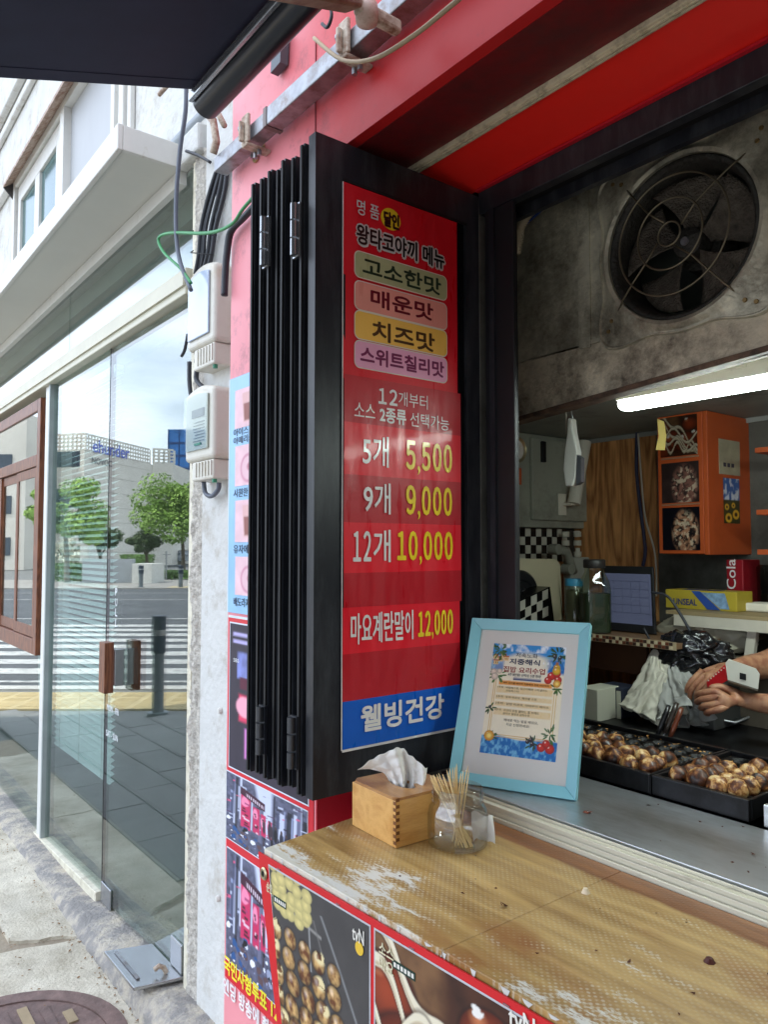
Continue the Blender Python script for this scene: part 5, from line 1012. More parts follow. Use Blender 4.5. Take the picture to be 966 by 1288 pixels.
# ================================================================== things on the counter
# tissue box
def tissue():
    a = PZ(498, 1068, ZC); b = PZ(443, 1038, ZC); c = PZ(559, 1040, ZC); u = (b-a); v = (c-a); v = v-u*(v.dot(u)/u.dot(u)); v = v.normalized()*min(v.length, .165); H = .098
    t = thing('tissue_box', 'bamboo tissue box with finger joints and a white tissue pulled up', 'tissue box', a)
    bam = woodmat('bamboo', L(196, 140, 70), L(220, 170, 98), 'X', 16, .35, .2, .5); bamt = woodmat('bamboo_top', L(160, 108, 58), L(190, 140, 84), 'Y', 16, .35, .2, .5); dk_ = M('joint_dark', L(116, 70, 34), .5)
    uz = Vector((0, 0, 1)); un, vn = u.normalized(), v.normalized(); z0 = Vector((0, 0, .001)); o = a+z0
    MB().obox(o+un*.009, u-un*.018, vn*.009, uz*(H-.006)).build('side_wall', bam, t, bevel=.0008)
    MB().obox(o+v-vn*.009+un*.009, u-un*.018, vn*.009, uz*(H-.006)).build('side_wall', bam, t, bevel=.0008)
    MB().obox(o, vn*v.length, un*.009, uz*(H-.006)).build('end_wall', bam, t, bevel=.0008)
    MB().obox(o+u-un*.009, vn*v.length, un*.009, uz*(H-.006)).build('end_wall', bam, t, bevel=.0008)
    for k in range(7):
        z = .006+k*.013
        for q, (p, d1) in enumerate(((o, un), (o, vn), (o+v, -vn))):
            pass
        MB().obox(o+uz*z-vn*.0004-un*.0004, un*.0094, vn*.0006, uz*.0068).obox(o+uz*(z+.0066)-un*.0004-vn*.0004, vn*.0094, un*.0006, uz*.0068).build('finger_joint', dk_, t)
    # lid with slot
    lo = o+uz*(H-.0055); m = MB(); L1, L2 = u.length, v.length; e = .001
    ring = []; cx, cy = L1*.45, L2*.45
    out = []; inn_ = []
    n = 40
    for k in range(n):
        a_ = 2*math.pi*(k+.5)/n; ca, sa = math.cos(a_), math.sin(a_); s = max(abs(ca)/(.5), abs(sa)/(.5)); out.append((L1*.5+ca/s*L1, L2*.5+sa/s*L2)); inn_.append((cx+.040*ca, cy+.020*sa))
    for z in (0, .0055):
        for P in (out, inn_): m.v += [lo+un*p[0]+vn*p[1]+uz*z for p in P]
    for k in range(n):
        q = (k+1) % n; m.f += [(2*n+k, 2*n+q, 3*n+q, 3*n+k), (k, n+k, n+q, q), (k, q, 2*n+q, 2*n+k), (n+k, 3*n+k, 3*n+q, n+q)]
    m.build('lid', bamt, t)
    MB().obox(o+un*.009+vn*.009+uz*.05, u-un*.018, v-vn*.018, uz*.001).build('inner_stack', M('tissue_white', L(236, 234, 230), .9, var=.02), t)
    base = lo+un*cx+vn*cy
    # tissue: upright fold leaning to the left with a long curled tip
    left = -RT; 
    fh_ = Vector((FW.x, FW.y, 0)).normalized()
    def tf(u_, v_):   # thin sheet: gathered at the slot, fanning into two peaks, one corner drooping left
        s = u_-.5; w_ = .018+.040*v_**.8; top = .066+.016*math.exp(-((u_-.42)/.16)**2)-.028*max(0, u_-.62)/.38-.012*max(0, .2-u_)/.2
        x = s*2*w_+.006*math.sin(v_*4); z = -.02+v_*(top+.02); y = .014*math.sin(u_*11+1)*(1-.3*v_)+.010*math.sin(u_*23+v_*2)*(1-v_*.5)+.012*v_*v_*(u_-.4)
        if u_ < .34: k = (.34-u_)/.34*max(0, v_-.55)/.45; x -= .034*k; z -= .020*k*k; y -= .012*k
        q = Vector((u_*6, v_*5, 2)); cr_ = (1-abs(noise.noise(q))*3)*.0022+(1-abs(noise.noise(q*2.3))*3)*.0010; z += .004*noise.noise(Vector((u_*13, 3, 3)))*v_*v_
        return base+RT*x+fh_*(y+cr_)+uz*z
    ts = MB().grid(tf, 60, 60).build('tissue', M('tissue_white', L(236, 234, 230), .9, var=.02, bump=.15, bs=150), t, smooth='all')
    ts.modifiers.new('s', 'SOLIDIFY').thickness = .0003
tissue()
# toothpick jar
def jar():
    c = PZ(576, 1063, ZC)+Vector((0, 0, .001)); t = thing('toothpick_jar', 'clear plastic jar of long wooden skewers without its lid', 'jar', c)
    gm = bpy.data.materials.new('clear_plastic'); gm.use_nodes = True; n = gm.node_tree; n.nodes.clear(); o = n.nodes.new('ShaderNodeOutputMaterial'); g = n.nodes.new('ShaderNodeBsdfGlossy'); g.inputs['Roughness'].default_value = .03
    tr_ = n.nodes.new('ShaderNodeBsdfTransparent'); tr_.inputs[0].default_value = (.93, .94, .94, 1);  x = n.nodes.new('ShaderNodeMixShader')
    n.links.new(schlick(n, .11), x.inputs[0]); n.links.new(tr_.outputs[0], x.inputs[1]); n.links.new(g.outputs[0], x.inputs[2]); n.links.new(x.outputs[0], o.inputs[0])
    MB().lathe([(.0, 0), (.050, 0), (.0595, .006), (.0615, .02), (.0615, .062), (.058, .076), (.051, .086), (.051, .0865), (.053, .0875), (.053, .090), (.0505, .091), (.0505, .101), (.053, .102), (.053, .105), (.0505, .106), (.0505, .116), (.0485, .117), (.0485, .088), (.056, .075), (.0595, .062), (.0595, .02), (.0575, .008), (.048, .002), (0, .002)], c, 56).build('jar_body', gm, t, smooth=50)
    sk_ = M('skewer_wood', L(232, 204, 150), .6, var=.08, vs=50)
    r = random.Random(4)
    for k in range(40):
        grp_ = r.random(); a = r.uniform(0, 6.28); br = r.uniform(.006, .034); b = c+Vector((br*math.cos(a), br*math.sin(a), .004)); b += (RT*.004)
        lean = r.uniform(-.50, .30) if grp_ < .85 else r.uniform(-.8, -.4); back = r.uniform(-.25, .2); ln = r.uniform(.142, .152)
        # keep inside the mouth at z=.11
        tgt = c+RT*max(-.042, min(.04, lean*.095-.004))+Vector((FW.x, FW.y, 0)).normalized()*(back*.12)+Vector((0, 0, .11)); b2 = c+RT*(-(tgt-c).dot(RT)*.45+r.uniform(-.012, .012))+Vector((FW.x, FW.y, 0))*r.uniform(-.03, .02)+Vector((0, 0, .005))
        d = (tgt-b2).normalized(); e = b2+d*ln
        MB().cyl(b2, e-d*.008, .0014, n=6).cyl(e-d*.008, e, .0014, .0004, n=6).build('skewer', sk_, t)
jar()
# folded napkin behind the jar
p = PZ(606, 1042, ZC+.03); tag(MB().grid(lambda u, v: p+RT*((u-.5)*.042+.004)+Vector((0, 0, 1))*((v-.5)*.046-.004+.014*(1-abs(u-.5)*2)*(v-.3)+.004*math.sin(u*9))+Vector((FW.x, FW.y, 0))*(.02*math.sin(u*4+v*2)+.02*v), 10, 10).build('napkin', M('tissue_white', L(236, 234, 230)), smooth='all'), 'crumpled white napkin tucked behind the skewer jar', 'napkin')
# picture frame
def frame():
    BL, BR, TR, TL = Vector((1.268, 1.3708, .987)), Vector((1.3954, 1.0888, .987)), Vector((1.5510, 1.1589, 1.3660)), Vector((1.4239, 1.4409, 1.3660))
    e = (BR-BL); u = e.normalized(); vv = (TL-BL); v = vv.normalized(); nb = v.cross(u) ; nb = nb if nb.dot(FW) > 0 else -nb; Wd, Hh = e.length, vv.length
    t = thing('picture_frame', 'light blue picture frame with a cooking class flyer leaning beside the menu', 'picture frame', BL)
    fb = M('pale_blue_paint', L(136, 198, 208), .4, var=.03, vs=8); q = .027; d = nb*.018
    P = lambda a, b, c_=0: BL+u*a+v*b+nb*c_
    for nm, A in (('bottom', [(0, 0), (Wd, 0), (Wd-q, q), (q, q)]), ('top', [(0, Hh), (Wd, Hh), (Wd-q, Hh-q), (q, Hh-q)]), ('left', [(0, 0), (0, Hh), (q, Hh-q), (q, q)]), ('right', [(Wd, 0), (Wd, Hh), (Wd-q, Hh-q), (Wd-q, q)])):
        m = MB(); fr_ = [P(a, b, -.004 if i < 2 else .004) for i, (a, b) in enumerate(A)]; bk = [P(a, b, .018) for a, b in A]; m.v = fr_+bk; m.f = [(0, 1, 2, 3), (4, 5, 6, 7), (0, 1, 5, 4), (1, 2, 6, 5), (2, 3, 7, 6), (3, 0, 4, 7)]; m.build('frame_rail', fb, t, bevel=.0012)
    MB().prism([P(q-.001, q-.001, .010), P(Wd-q+.001, q-.001, .010), P(Wd-q+.001, Hh-q+.001, .010), P(q-.001, Hh-q+.001, .010)], nb*.004).build('mat_board', M('mat_white', L(226, 222, 214), .7, var=.02), t)
    MB().prism([P(.01, .01, .0182), P(Wd-.01, .01, .0182), P(Wd-.01, Hh-.01, .0182), P(.01, Hh-.01, .0182)], nb*.003).build('backing', M('backing_brown', L(120, 96, 70), .8), t)
    st_ = MB().prism([P(Wd*.4, Hh*.7, .0215), P(Wd*.6, Hh*.7, .0215), Vector(P(Wd*.6, Hh*.7, .0215)).lerp(Vector((P(Wd*.6, 0)+nb*.12).to_tuple()), .97), Vector(P(Wd*.4, Hh*.7, .0215)).lerp(Vector((P(Wd*.4, 0)+nb*.12).to_tuple()), .97)], nb*.003).build('stand', M('backing_brown', L(120, 96, 70)), t)
    # flyer
    x0, x1, z0, z1 = .066, Wd-.056, .078, Hh-.062; fw_, fh = x1-x0, z1-z0
    def flyer(U, V):
        A = fh/fw_; y = V*A
        img = lin(246, 234, 206)*(.97+.06*vnoise(U, V, 20, 2)[..., None]); n = vnoise(U, V, 9, 4, 5); n2 = vnoise(U, V, 28, 6, 4)
        sky = lin(52, 146, 214)*(1-.0*n[..., None]); cl = over(np.ones(U.shape+(3,))*sky, lin(240, 246, 250), np.clip((n-.5)*6, 0, 1)*(V > .93)); img = over(img, cl, soft(.885-V-.02*n, .03))
        sea = over(np.ones(U.shape+(3,))*lin(26, 112, 186), lin(120, 190, 226), np.clip((n2-.48)*4, 0, 1)); img = over(img, sea, soft(V-.155-.012*np.sin(U*9), .012))
        img = over(img, sea, soft(np.maximum(.70-U+.25*np.abs(V-.82), np.abs(V-.815)-.065), .03)); img = over(img, sea, soft(np.maximum(U-.18, np.abs(V-.80)-.05), .03)*.8)
        img = over(img, lin(120, 176, 196), soft(np.maximum(np.abs(V-.895-.02*np.sin(U*8))-.015, .45-U), .01)*.8)
        # cream centre sheet and wooden rules
        for x in (.075, .10, .90, .93): img = over(img, lin(222, 184, 110), soft(np.maximum(np.abs(U-x)-.005, np.abs(V-.42)-.24), .006))
        for v0 in (.155, .172): img = over(img, lin(214, 170, 92), soft(np.maximum(np.abs(V-v0-.0)-.003, np.abs(U-.5)-.42), .005))
        for v0, h_ in ((.575, .030), (.505, .02), (.445, .02), (.375, .030)): img = over(img, lin(238, 208, 150), soft(np.maximum(np.abs(V-v0)-h_, np.abs(U-.5)-.38), .01)*(.55+.45*n2))
        img = over(img, lin(238, 160, 70), soft(np.maximum(np.abs(V-.638)-.017-.006*n2, np.abs(U-.5)-.36), .012))
        img = over(img, lin(32, 62, 122), soft(np.maximum(np.abs(V-.682)-.014, np.abs(U-.52)-.19), .008))
        img = over(img, lin(246, 236, 212), soft(np.hypot((U-.49)/.30, (V-.83)/.095)-1, .35)*.95); img = over(img, lin(246, 236, 212), soft(np.maximum(np.abs(U-.48)-.30, np.abs(V-.745)-.055), .03))
        # village, plants, fruit
        r = np.random.default_rng(3)
        def leaves(cx, cy, n_, s, c1):
            nonlocal img
            for k in range(n_):
                a = r.uniform(0, 6.28); L_ = r.uniform(.3, 1)*s; px_, py_ = cx+math.cos(a)*L_, cy+math.sin(a)*L_/A; th = a; du = (U-px_); dv = (V-py_)*A; p_ = du*math.cos(th)+dv*math.sin(th); q_ = -du*math.sin(th)+dv*math.cos(th)
                img = over(img, np.array(c1)*r.uniform(.6, 1.5), soft(np.hypot(p_/.034, q_/.010)-1, .3))
        def blob(cx, cy, rad, c, hl=True):
            nonlocal img
            d = np.hypot(U-cx, (V-cy)*A)/rad; img = over(img, np.array(c)*(1.15-.6*np.clip(d, 0, 1)[..., None]**2), soft(d-1, .12))
            if hl: img = over(img, lin(255, 240, 225), soft(np.hypot(U-cx+rad*.3, (V-cy)*A-rad*.35)/rad/.2-1, .5)*.8)
        for (x, yy) in ((.05, .87), (.12, .85), (.06, .82), (.16, .88), (.20, .86)): img = over(img, lin(236, 200, 140), soft(np.maximum(np.abs(U-x)-.035, np.abs(V-yy)-.018), .008)); img = over(img, lin(190, 92, 54), soft(np.maximum(np.abs(U-x)-.038, np.abs(V-yy-.022)-.006), .006)); img = over(img, lin(80, 60, 50), soft(np.maximum(np.abs((U-x+.015) % .03-.015)-.005, np.abs(V-yy)-.008), .004)*(np.abs(U-x) < .03))
        leaves(.10, .94, 26, .13, lin(70, 104, 40)); leaves(.90, .93, 26, .12, lin(50, 80, 40)); leaves(.93, .62, 10, .08, lin(60, 100, 40)); leaves(.10, .70, 16, .12, lin(70, 110, 50)); leaves(.06, .40, 9, .07, lin(50, 80, 40)); leaves(.90, .22, 16, .12, lin(60, 100, 50)); leaves(.70, .13, 16, .10, lin(50, 80, 50)); leaves(.12, .15, 10, .07, lin(60, 100, 50))
        for q_ in ((.05, .73, .045), (.07, .69, .05), (.13, .74, .035)): blob(*q_, lin(226, 206, 186))
        for q_ in ((.84, .73, .055), (.93, .70, .05), (.80, .69, .05), (.91, .755, .05), (.80, .105, .055), (.91, .10, .06), (.86, .14, .05)): blob(*q_, lin(204, 44, 30))
        for q_ in ((.90, .81, .045), (.90, .78, .055)): blob(*q_, lin(226, 176, 40))
        img = over(img, lin(176, 110, 60), soft(np.maximum(np.abs(U-.90)-.018, np.abs(V-.845)-.014), .006))
        for q_ in ((.92, .665, .05), (.10, .155, .068)): blob(*q_, lin(246, 170, 50)); blob(q_[0], q_[1], q_[2]*.6, lin(255, 214, 110), False)
        for q_ in ((.62, .14, .028), (.68, .125, .03), (.66, .16, .028), (.86, .91, .03), (.93, .90, .025), (.06, .41, .02)): blob(*q_, lin(52, 44, 54))
        for x in (.72, .78): img = over(img, lin(250, 250, 250), soft(np.maximum(np.abs(U-x)-(.86-V)*.4*(V > .83), np.abs(V-.845)-.013), .004))
        return img
    pic = picture('flyer', P(x0, z0, .0094), u*fw_, v*fh, flyer, 190, 280, vc_matte, t)
    def ft(s, a, b, w_, h_, c, bold=0, par=None): 
        return txt(s, P(x0+fw_*a, z0+fh*b, .0088), u, v, fw_*w_, fh*h_, M('fl_%d_%d_%d' % c, L(*c), .6, var=0), t, bold)
    DK = (34, 40, 60)
    ft('저속노화', .33, .880, .30, .042, DK, .005); ft('지중해식', .25, .812, .42, .055, (24, 34, 76), .03); ft('집밥 요리수업', .18, .735, .57, .056, (150, 30, 26), .02)
    ft('4주 8만원! 선착순 5명 한정', .25, .702, .45, .028, DK, .01); ft('문의: 010-0002-0000', .37, .675, .28, .016, (236, 238, 244), .01) if False else None
    ft('매주 요리를 배우며 지중해식 건강 식단까지', .20, .629, .62, .018, (92, 40, 24), .01)
    for s, a, b, w_, h_ in (('1주차 : 바질페스토, 당근라페와 그릭샐러드', .13, .583, .68, .022), ('오일파스타', .25, .558, .18, .018), ('2주차 : 토마 리조또, 해산물 스프', .13, .497, .55, .022), ('3주차 : 닭장 리조또, 라따뚜이 베이스', .13, .437, .72, .022), ('4주차 : 리코타 무침 샐러드, 홈 브레드', .13, .378, .60, .024), ('올리브 절임과 감자수프', .25, .352, .36, .020), ('제대로 먹는 법을 배워요,', .27, .292, .46, .026), ('지금 신청하세요!', .31, .256, .31, .026)): ft(s, a, b, w_, h_, (58, 44, 38), .0)
    MB().prism([P(q, q, .0068), P(Wd-q, q, .0068), P(Wd-q, Hh-q, .0068), P(q, Hh-q, .0068)], nb*.0008).build('glazing', glassmat('frame_glass', (.98, .98, .98), .012), t)
frame()
# crumbs
cr = MB()
for k in range(34):
    p = Vector((random.uniform(.84, 1.20), random.uniform(.2, 1.25), ZC)) if k < 16 else Vector((random.uniform(1.32, 1.54), random.uniform(.3, 1.0), ZW)); s = random.uniform(.0012, .0032) if k not in (3, 20) else .006
    cr.add([p+Vector((random.gauss(0, s), random.gauss(0, s), max(0, random.gauss(s*.5, s*.4)))) for _ in range(6)], [(0, 1, 2), (0, 2, 3), (0, 3, 4), (0, 4, 5), (1, 2, 4), (2, 3, 5)])
tag(cr.build('crumbs', M('crumb', L(96, 52, 34), .7, var=.5, vs=200), fix=False), 'small brown crumbs scattered over the wooden counter and steel worktop', 'crumbs', kind='stuff')
p = PZ(740, 1022, ZW); tag(MB().grid(lambda u, v: p+Vector(((u-.5)*.02, (v-.5)*.014, .001+.004*math.sin(u*6)*math.sin(v*5+1)**2)), 6, 6).build('food_scrap', M('scrap', L(120, 62, 44), .6), smooth='all'), 'flat brown food scrap on the steel worktop in front of the blue frame', 'crumb')
p = PZ(737, 1123, ZC); tag(MB().lathe([(.0, .009), (.004, .008), (.006, .003), (.008, 0)], p, 8).build('sauce_drop', M('dried_drop', L(226, 208, 176), .5), smooth=True), 'small pale dried blob standing on the wooden counter', 'crumb')
p = PZ(893, 1210, ZC); tag(MB().lathe([(.0, .008), (.005, .006), (.007, .002), (.009, 0)], p, 7).build('sauce_drop', M('scrap_dark', L(76, 30, 22), .5), smooth=True), 'dark red brown food bit on the right of the wooden counter', 'crumb')
# ================================================================== griddles with takoyaki
def hood_z(): pass
ZG = 1.03; GX0, GX1 = 1.575, 1.93
yg = [1.50, PX(834, 977, 1.62).y, PX(943, 1005, GX0).y]
molds = {}
def griddle(y1, y0, label, lip):
    t = thing('griddle', label, 'griddle', (GX0, y0, ZG-.05), 'takoyaki griddles')
    pitch = .046; nx = int((GX1-GX0-.03)/pitch); ny = int((y1-y0-.02)/pitch); ox = GX0+.018+((GX1-GX0-.036)-nx*pitch)/2+pitch/2; oy = y0+.01+((y1-y0-.02)-ny*pitch)/2+pitch/2
    def f(u, v):
        x = GX0+.012+(GX1-GX0-.024)*u; y = y0+.008+(y1-y0-.016)*v; i = round((x-ox)/pitch); j = round((y-oy)/pitch); z = ZG-.012
        if 0 <= i < nx and 0 <= j < ny:
            r = math.hypot(x-ox-i*pitch, y-oy-j*pitch); R = .0215
            if r < R: z -= math.sqrt(R*R-r*r)*.95
        return (x, y, z)
    MB().grid(f, int((GX1-GX0)/.0042), int((y1-y0)/.0042)).build('mould_plate', castiron, t, smooth='all')
    for nm, A, B in (('front_rim', (GX0-.004, y0, ZG-.045), (GX0+.011, y1, ZG)), ('back_rim', (GX1-.011, y0, ZG-.045), (GX1+.004, y1, ZG)), ('side_rim', (GX0+.0115, y0, ZG-.045), (GX1-.0115, y0+.0075, ZG-.001)), ('side_rim', (GX0+.0115, y1-.0075, ZG-.045), (GX1-.0115, y1, ZG-.001))): MB().box(A, B).build(nm, darksteel if not lip else steel, t, bevel=.002)
    return [(ox+i*pitch, oy+j*pitch, i, j) for i in range(nx) for j in range(ny)]
gA = griddle(yg[0], yg[1]+.004, 'left black takoyaki griddle behind the blue picture frame', False)
gB = griddle(yg[1]-.002, yg[2]+.0, 'middle black takoyaki griddle full of browned balls', False)
gC = griddle(yg[2]-.03, yg[2]-.40, 'steel rimmed griddle cut off by the right edge of the view', True)
MB().box((GX0-.004, yg[1]+.0, ZG-.046), (GX1, yg[1]+.0035, ZG-.004)).build('griddle_gap', darksteel, wk)
def takomat():
    m = bpy.data.materials.new('takoyaki_crust'); m.use_nodes = True; n = m.node_tree; p = n.nodes['Principled BSDF']; lk = n.links.new; g = n.nodes.new('ShaderNodeTexCoord'); oi = n.nodes.new('ShaderNodeObjectInfo')
    ad = n.nodes.new('ShaderNodeVectorMath'); ad.operation = 'ADD'; cb = n.nodes.new('ShaderNodeCombineXYZ'); ml = n.nodes.new('ShaderNodeMath'); ml.operation = 'MULTIPLY'; ml.inputs[1].default_value = 9; lk(oi.outputs['Random'], ml.inputs[0]); lk(ml.outputs[0], cb.inputs[0]); lk(g.outputs['Object'], ad.inputs[0]); lk(cb.outputs[0], ad.inputs[1])
    t = n.nodes.new('ShaderNodeTexNoise'); t.inputs['Scale'].default_value = 45; t.inputs['Detail'].default_value = 7; t.inputs['Distortion'].default_value = .8; lk(ad.outputs[0], t.inputs[0])
    r = n.nodes.new('ShaderNodeValToRGB'); e = r.color_ramp.elements; e[0].position = .34; e[0].color = L(226, 196, 138); e[1].position = .66; e[1].color = L(36, 16, 8); k = e.new(.43); k.color = L(190, 138, 76); k = e.new(.51); k.color = L(112, 62, 28)
    of = n.nodes.new('ShaderNodeMath'); of.operation = 'MULTIPLY_ADD'; of.inputs[1].default_value = .14; of.inputs[2].default_value = -.05; lk(oi.outputs['Random'], of.inputs[0]); s_ = n.nodes.new('ShaderNodeMath'); lk(t.outputs[0], s_.inputs[0]); lk(of.outputs[0], s_.inputs[1]); t4 = n.nodes.new('ShaderNodeTexNoise'); t4.inputs['Scale'].default_value = 260; t4.inputs['Detail'].default_value = 3; lk(ad.outputs[0], t4.inputs[0]); s5 = n.nodes.new('ShaderNodeMath'); s5.operation = 'MULTIPLY_ADD'; s5.inputs[1].default_value = .16; lk(t4.outputs[0], s5.inputs[0]); lk(s_.outputs[0], s5.inputs[2]); s6 = n.nodes.new('ShaderNodeMath'); s6.operation = 'SUBTRACT'; s6.inputs[1].default_value = .08; lk(s5.outputs[0], s6.inputs[0]); lk(s6.outputs[0], r.inputs[0]); lk(r.outputs[0], p.inputs['Base Color']); p.inputs['Roughness'].default_value = .5; p.inputs['Coat Weight'].default_value = .15
    b = n.nodes.new('ShaderNodeBump'); b.inputs['Strength'].default_value = .6; b.inputs['Distance'].default_value = .002; lk(t.outputs[0], b.inputs['Height']); lk(b.outputs[0], p.inputs['Normal']); return m
tkm = takomat(); protos = []
for q in range(4):
    bm = bmesh.new(); bmesh.ops.create_icosphere(bm, subdivisions=4, radius=.0235)
    for v in bm.verts:
        n_ = noise.noise(v.co*60+Vector((q*7, 0, 0)))*.0022+noise.noise(v.co*150+Vector((q*3, 5, 0)))*.0008; v.co += v.co.normalized()*n_
    me = bpy.data.meshes.new('takoyaki_ball'); bm.to_mesh(me); bm.free(); me.materials.append(tkm)
    for f in me.polygons: f.use_smooth = True
    protos.append(me)
kk = 0
def ball(x, y, z, lab, grp):
    global kk
    o = bpy.data.objects.new('takoyaki_ball', protos[kk % 4]); kk += 1; C.objects.link(o); o.location = (x, y, z); o.rotation_euler = (random.uniform(0, 6), random.uniform(0, 6), random.uniform(0, 6)); s = random.uniform(.92, 1.1); o.scale = (s, s, s*random.uniform(.88, 1)); tag(o, lab, 'takoyaki', grp)
for (x, y, i, j) in gA:
    px = .0
    if i <= 3 and not (i == 3 and random.random() < .55) and not (i == 0 and y > 1.32) : ball(x+random.uniform(-.005, .005), y+random.uniform(-.005, .005), ZG-.002+random.uniform(-.002, .006), 'glossy browned takoyaki ball in the left griddle', 'takoyaki balls in the left griddle')
for (x, y, i, j) in gB:
    if i <= 4 and not (i == 0 and random.random() < .25) and not (i == 4 and random.random() < .6): ball(x+random.uniform(-.005, .005), y+random.uniform(-.005, .005), ZG-.002+random.uniform(-.002, .006), 'glossy browned takoyaki ball in the middle griddle', 'takoyaki balls in the middle griddle')
for (x, y, i, j) in gC:
    if i <= 1 and random.random() < .6: ball(x, y, ZG-.002, 'browned takoyaki ball in the steel rimmed griddle', 'takoyaki balls in the right griddle')
bm_ = MB(); rr2 = random.Random(9)
for k in range(260):
    x = rr2.uniform(GX0+.02, GX1-.02); y = rr2.uniform(yg[2]+.01, yg[0]-.01); s = rr2.uniform(.0012, .0042); p = Vector((x, y, ZG-.0095+rr2.uniform(0, .002)))
    P8 = [p+Vector((rr2.gauss(0, s), rr2.gauss(0, s), rr2.uniform(0, s*.8))) for _ in range(6)]; bm_.add(P8, [(0, 1, 2), (0, 2, 3), (0, 3, 4), (0, 4, 5), (1, 2, 4), (2, 3, 5), (0, 5, 1)])
tag(bm_.build('batter_scraps', M('batter', L(196, 146, 84), .6, var=.5, vs=150), fix=False), 'small browned batter scraps between the takoyaki balls in the griddles', 'crumbs', kind='stuff')
# ================================================================== hood, fan, lamp
hd = thing('extractor_hood', 'greasy grey metal extractor hood hanging above the griddles', 'hood', (1.75, 1, 2.2))
grease = M('greasy_metal', L(206, 202, 180), .42, .3, var=.35, vs=5, bump=.45, bs=50, dirt=L(74, 68, 54), dirt_amt=.46, dirt_s=4.5, dirt_w=.13)
greased = M('greasy_board', L(206, 196, 172), .6, .1, var=.3, vs=9, bump=.5, bs=60, dirt=L(62, 54, 44), dirt_amt=.46, dirt_s=7, dirt_w=.12)
XH = 1.75; fc = PX(857, 301, XH); FR = .200; yq0, yq1 = .74, PX(741, 430, XH).y; zq0 = PX(742, 432, XH).z; yhe = 1.60
# plate with a round hole
def plate_with_hole(y0, y1, z0, z1, cy, cz, R, X, th=.004):
    m = MB(); n = 64; O = []; I = []
    for k in range(n):
        a = 2*math.pi*k/n; c_, s_ = math.cos(a), math.sin(a)
        tt = min(((y1-cy)/c_ if c_ > 1e-6 else (y0-cy)/c_ if c_ < -1e-6 else 9), ((z1-cz)/s_ if s_ > 1e-6 else (z0-cz)/s_ if s_ < -1e-6 else 9)); O.append((X, cy+c_*tt, cz+s_*tt)); I.append((X, cy+c_*R, cz+s_*R))
    m.v = [Vector(p) for p in O+I]+[Vector(p)+Vector((th, 0, 0)) for p in O+I]
    for k in range(n): q = (k+1) % n; m.f += [(k, q, n+q, n+k), (2*n+k, 3*n+k, 3*n+q, 2*n+q), (k, 2*n+k, 2*n+q, q), (n+k, n+q, 3*n+q, 3*n+k)]
    return m
plate_with_hole(yq0, yq1, zq0, 2.62, fc.y, fc.z, FR+.002, XH).build('fan_panel', grease, hd)
MB().box((XH+.0, -1.2, zq0-.0), (XH+.004, yq0-.003, 2.62)).build('side_panel', grease, hd)
MB().prism([(XH+.002, yq1+.001, 2.30-.25), (XH+.002, yhe, 1.98), (XH+.002, yhe, 2.62), (XH+.002, yq1+.001, 2.62)], (.02, 0, 0)).build('side_panel', grease, hd)
MB().prism([(XH-.001, 1.62, 1.945), (XH-.001, -1.2, 2.17), (XH-.001, -1.2, zq0-.002), (XH-.001, 1.62, zq0-.002)], (.018, 0, 0)).build('lower_board', greased, hd, bevel=.003)
MB().prism([(XH-.010, 1.62, 1.935), (XH-.010, -1.2, 2.16), (XH-.010, -1.2, 2.175), (XH-.010, 1.62, 1.95)], (.05, 0, 0)).build('bottom_edge', M('rust_edge', L(112, 88, 70), .7, var=.3, dirt=L(64, 50, 42), dirt_amt=.5, dirt_s=20), hd, bevel=.003)
MB().box((XH-.006, yq1-.010, zq0-.012), (XH-.0015, yq1+.03, 2.62)).build('seam_strip', grease, hd)
MB().box((XH-.006, -1.2, zq0-.004), (XH-.0015, yq1-.011, zq0+.008)).build('seam_strip', grease, hd)
MB().box((XH-.006, yq0-.002, zq0+.009), (XH-.0015, yq0+.004, 2.62)).build('seam_strip', galv, hd)
MB().box((XH+.06, -1.4, ZH), (XB-.001, YSW-.001, ZH+.02)).build('hood_ceiling', M('ceiling_grey', L(150, 156, 150), .6, var=.12, vs=3, dirt=L(84, 84, 78), dirt_amt=.4), hd)
MB().box((XB-.02, -1.4, ZH-.02), (XB-.0135, YSW-.015, ZH-.001)).build('ceiling_trim', M('trim_grey', L(150, 154, 150), .5), hd)
MB().box((XH+.35, -1.4, ZH-.002), (XH+.36, YSW-.02, ZH-.0001)).build('ceiling_joint', darksteel, hd)
fan = thing('exhaust_fan', 'dirty black exhaust fan with a ring guard set in the hood panel', 'fan', (XH, fc.y, fc.z))
ax = (-1, 0, 0); fgrease = M('fan_grease', L(56, 55, 50), .5, .3, var=.4, vs=30, bump=.6, bs=90)
# square mounting flange with four ear corners
m = MB(); n = 144; rows = ((.006, .016, 0), (.016, .020, 0), (.026, .014, .15), (.030, .008, .5), (.034, .0075, .93), (.036, .012, .96), (.038, .0115, .985), (.040, .001, 1.0))
for q, (dr, h, w_) in enumerate(rows):
    for k in range(n):
        a = 2*math.pi*k/n; R_ = FR+dr+w_*.085*abs(math.sin(2*a))**6; m.v.append(Vector((XH-.001-h, fc.y+R_*math.cos(a), fc.z+R_*math.sin(a))))
for q in range(len(rows)-1):
    for k in range(n): k2 = (k+1) % n; m.f.append((q*n+k, q*n+k2, (q+1)*n+k2, (q+1)*n+k))
m.build('mounting_flange', M('flange_grease', L(196, 192, 170), .38, .3, var=.35, vs=8, bump=.3, bs=60, dirt=L(70, 64, 52), dirt_amt=.42, dirt_s=9, dirt_w=.14), fan, smooth=40)
MB().lathe([(FR+.004, .010), (FR+.0, .014), (FR-.012, .002), (FR-.018, -.03), (FR-.018, -.09), (FR-.002, -.12)], fc, 72, ax).build('fan_ring', fgrease, fan, smooth='all')
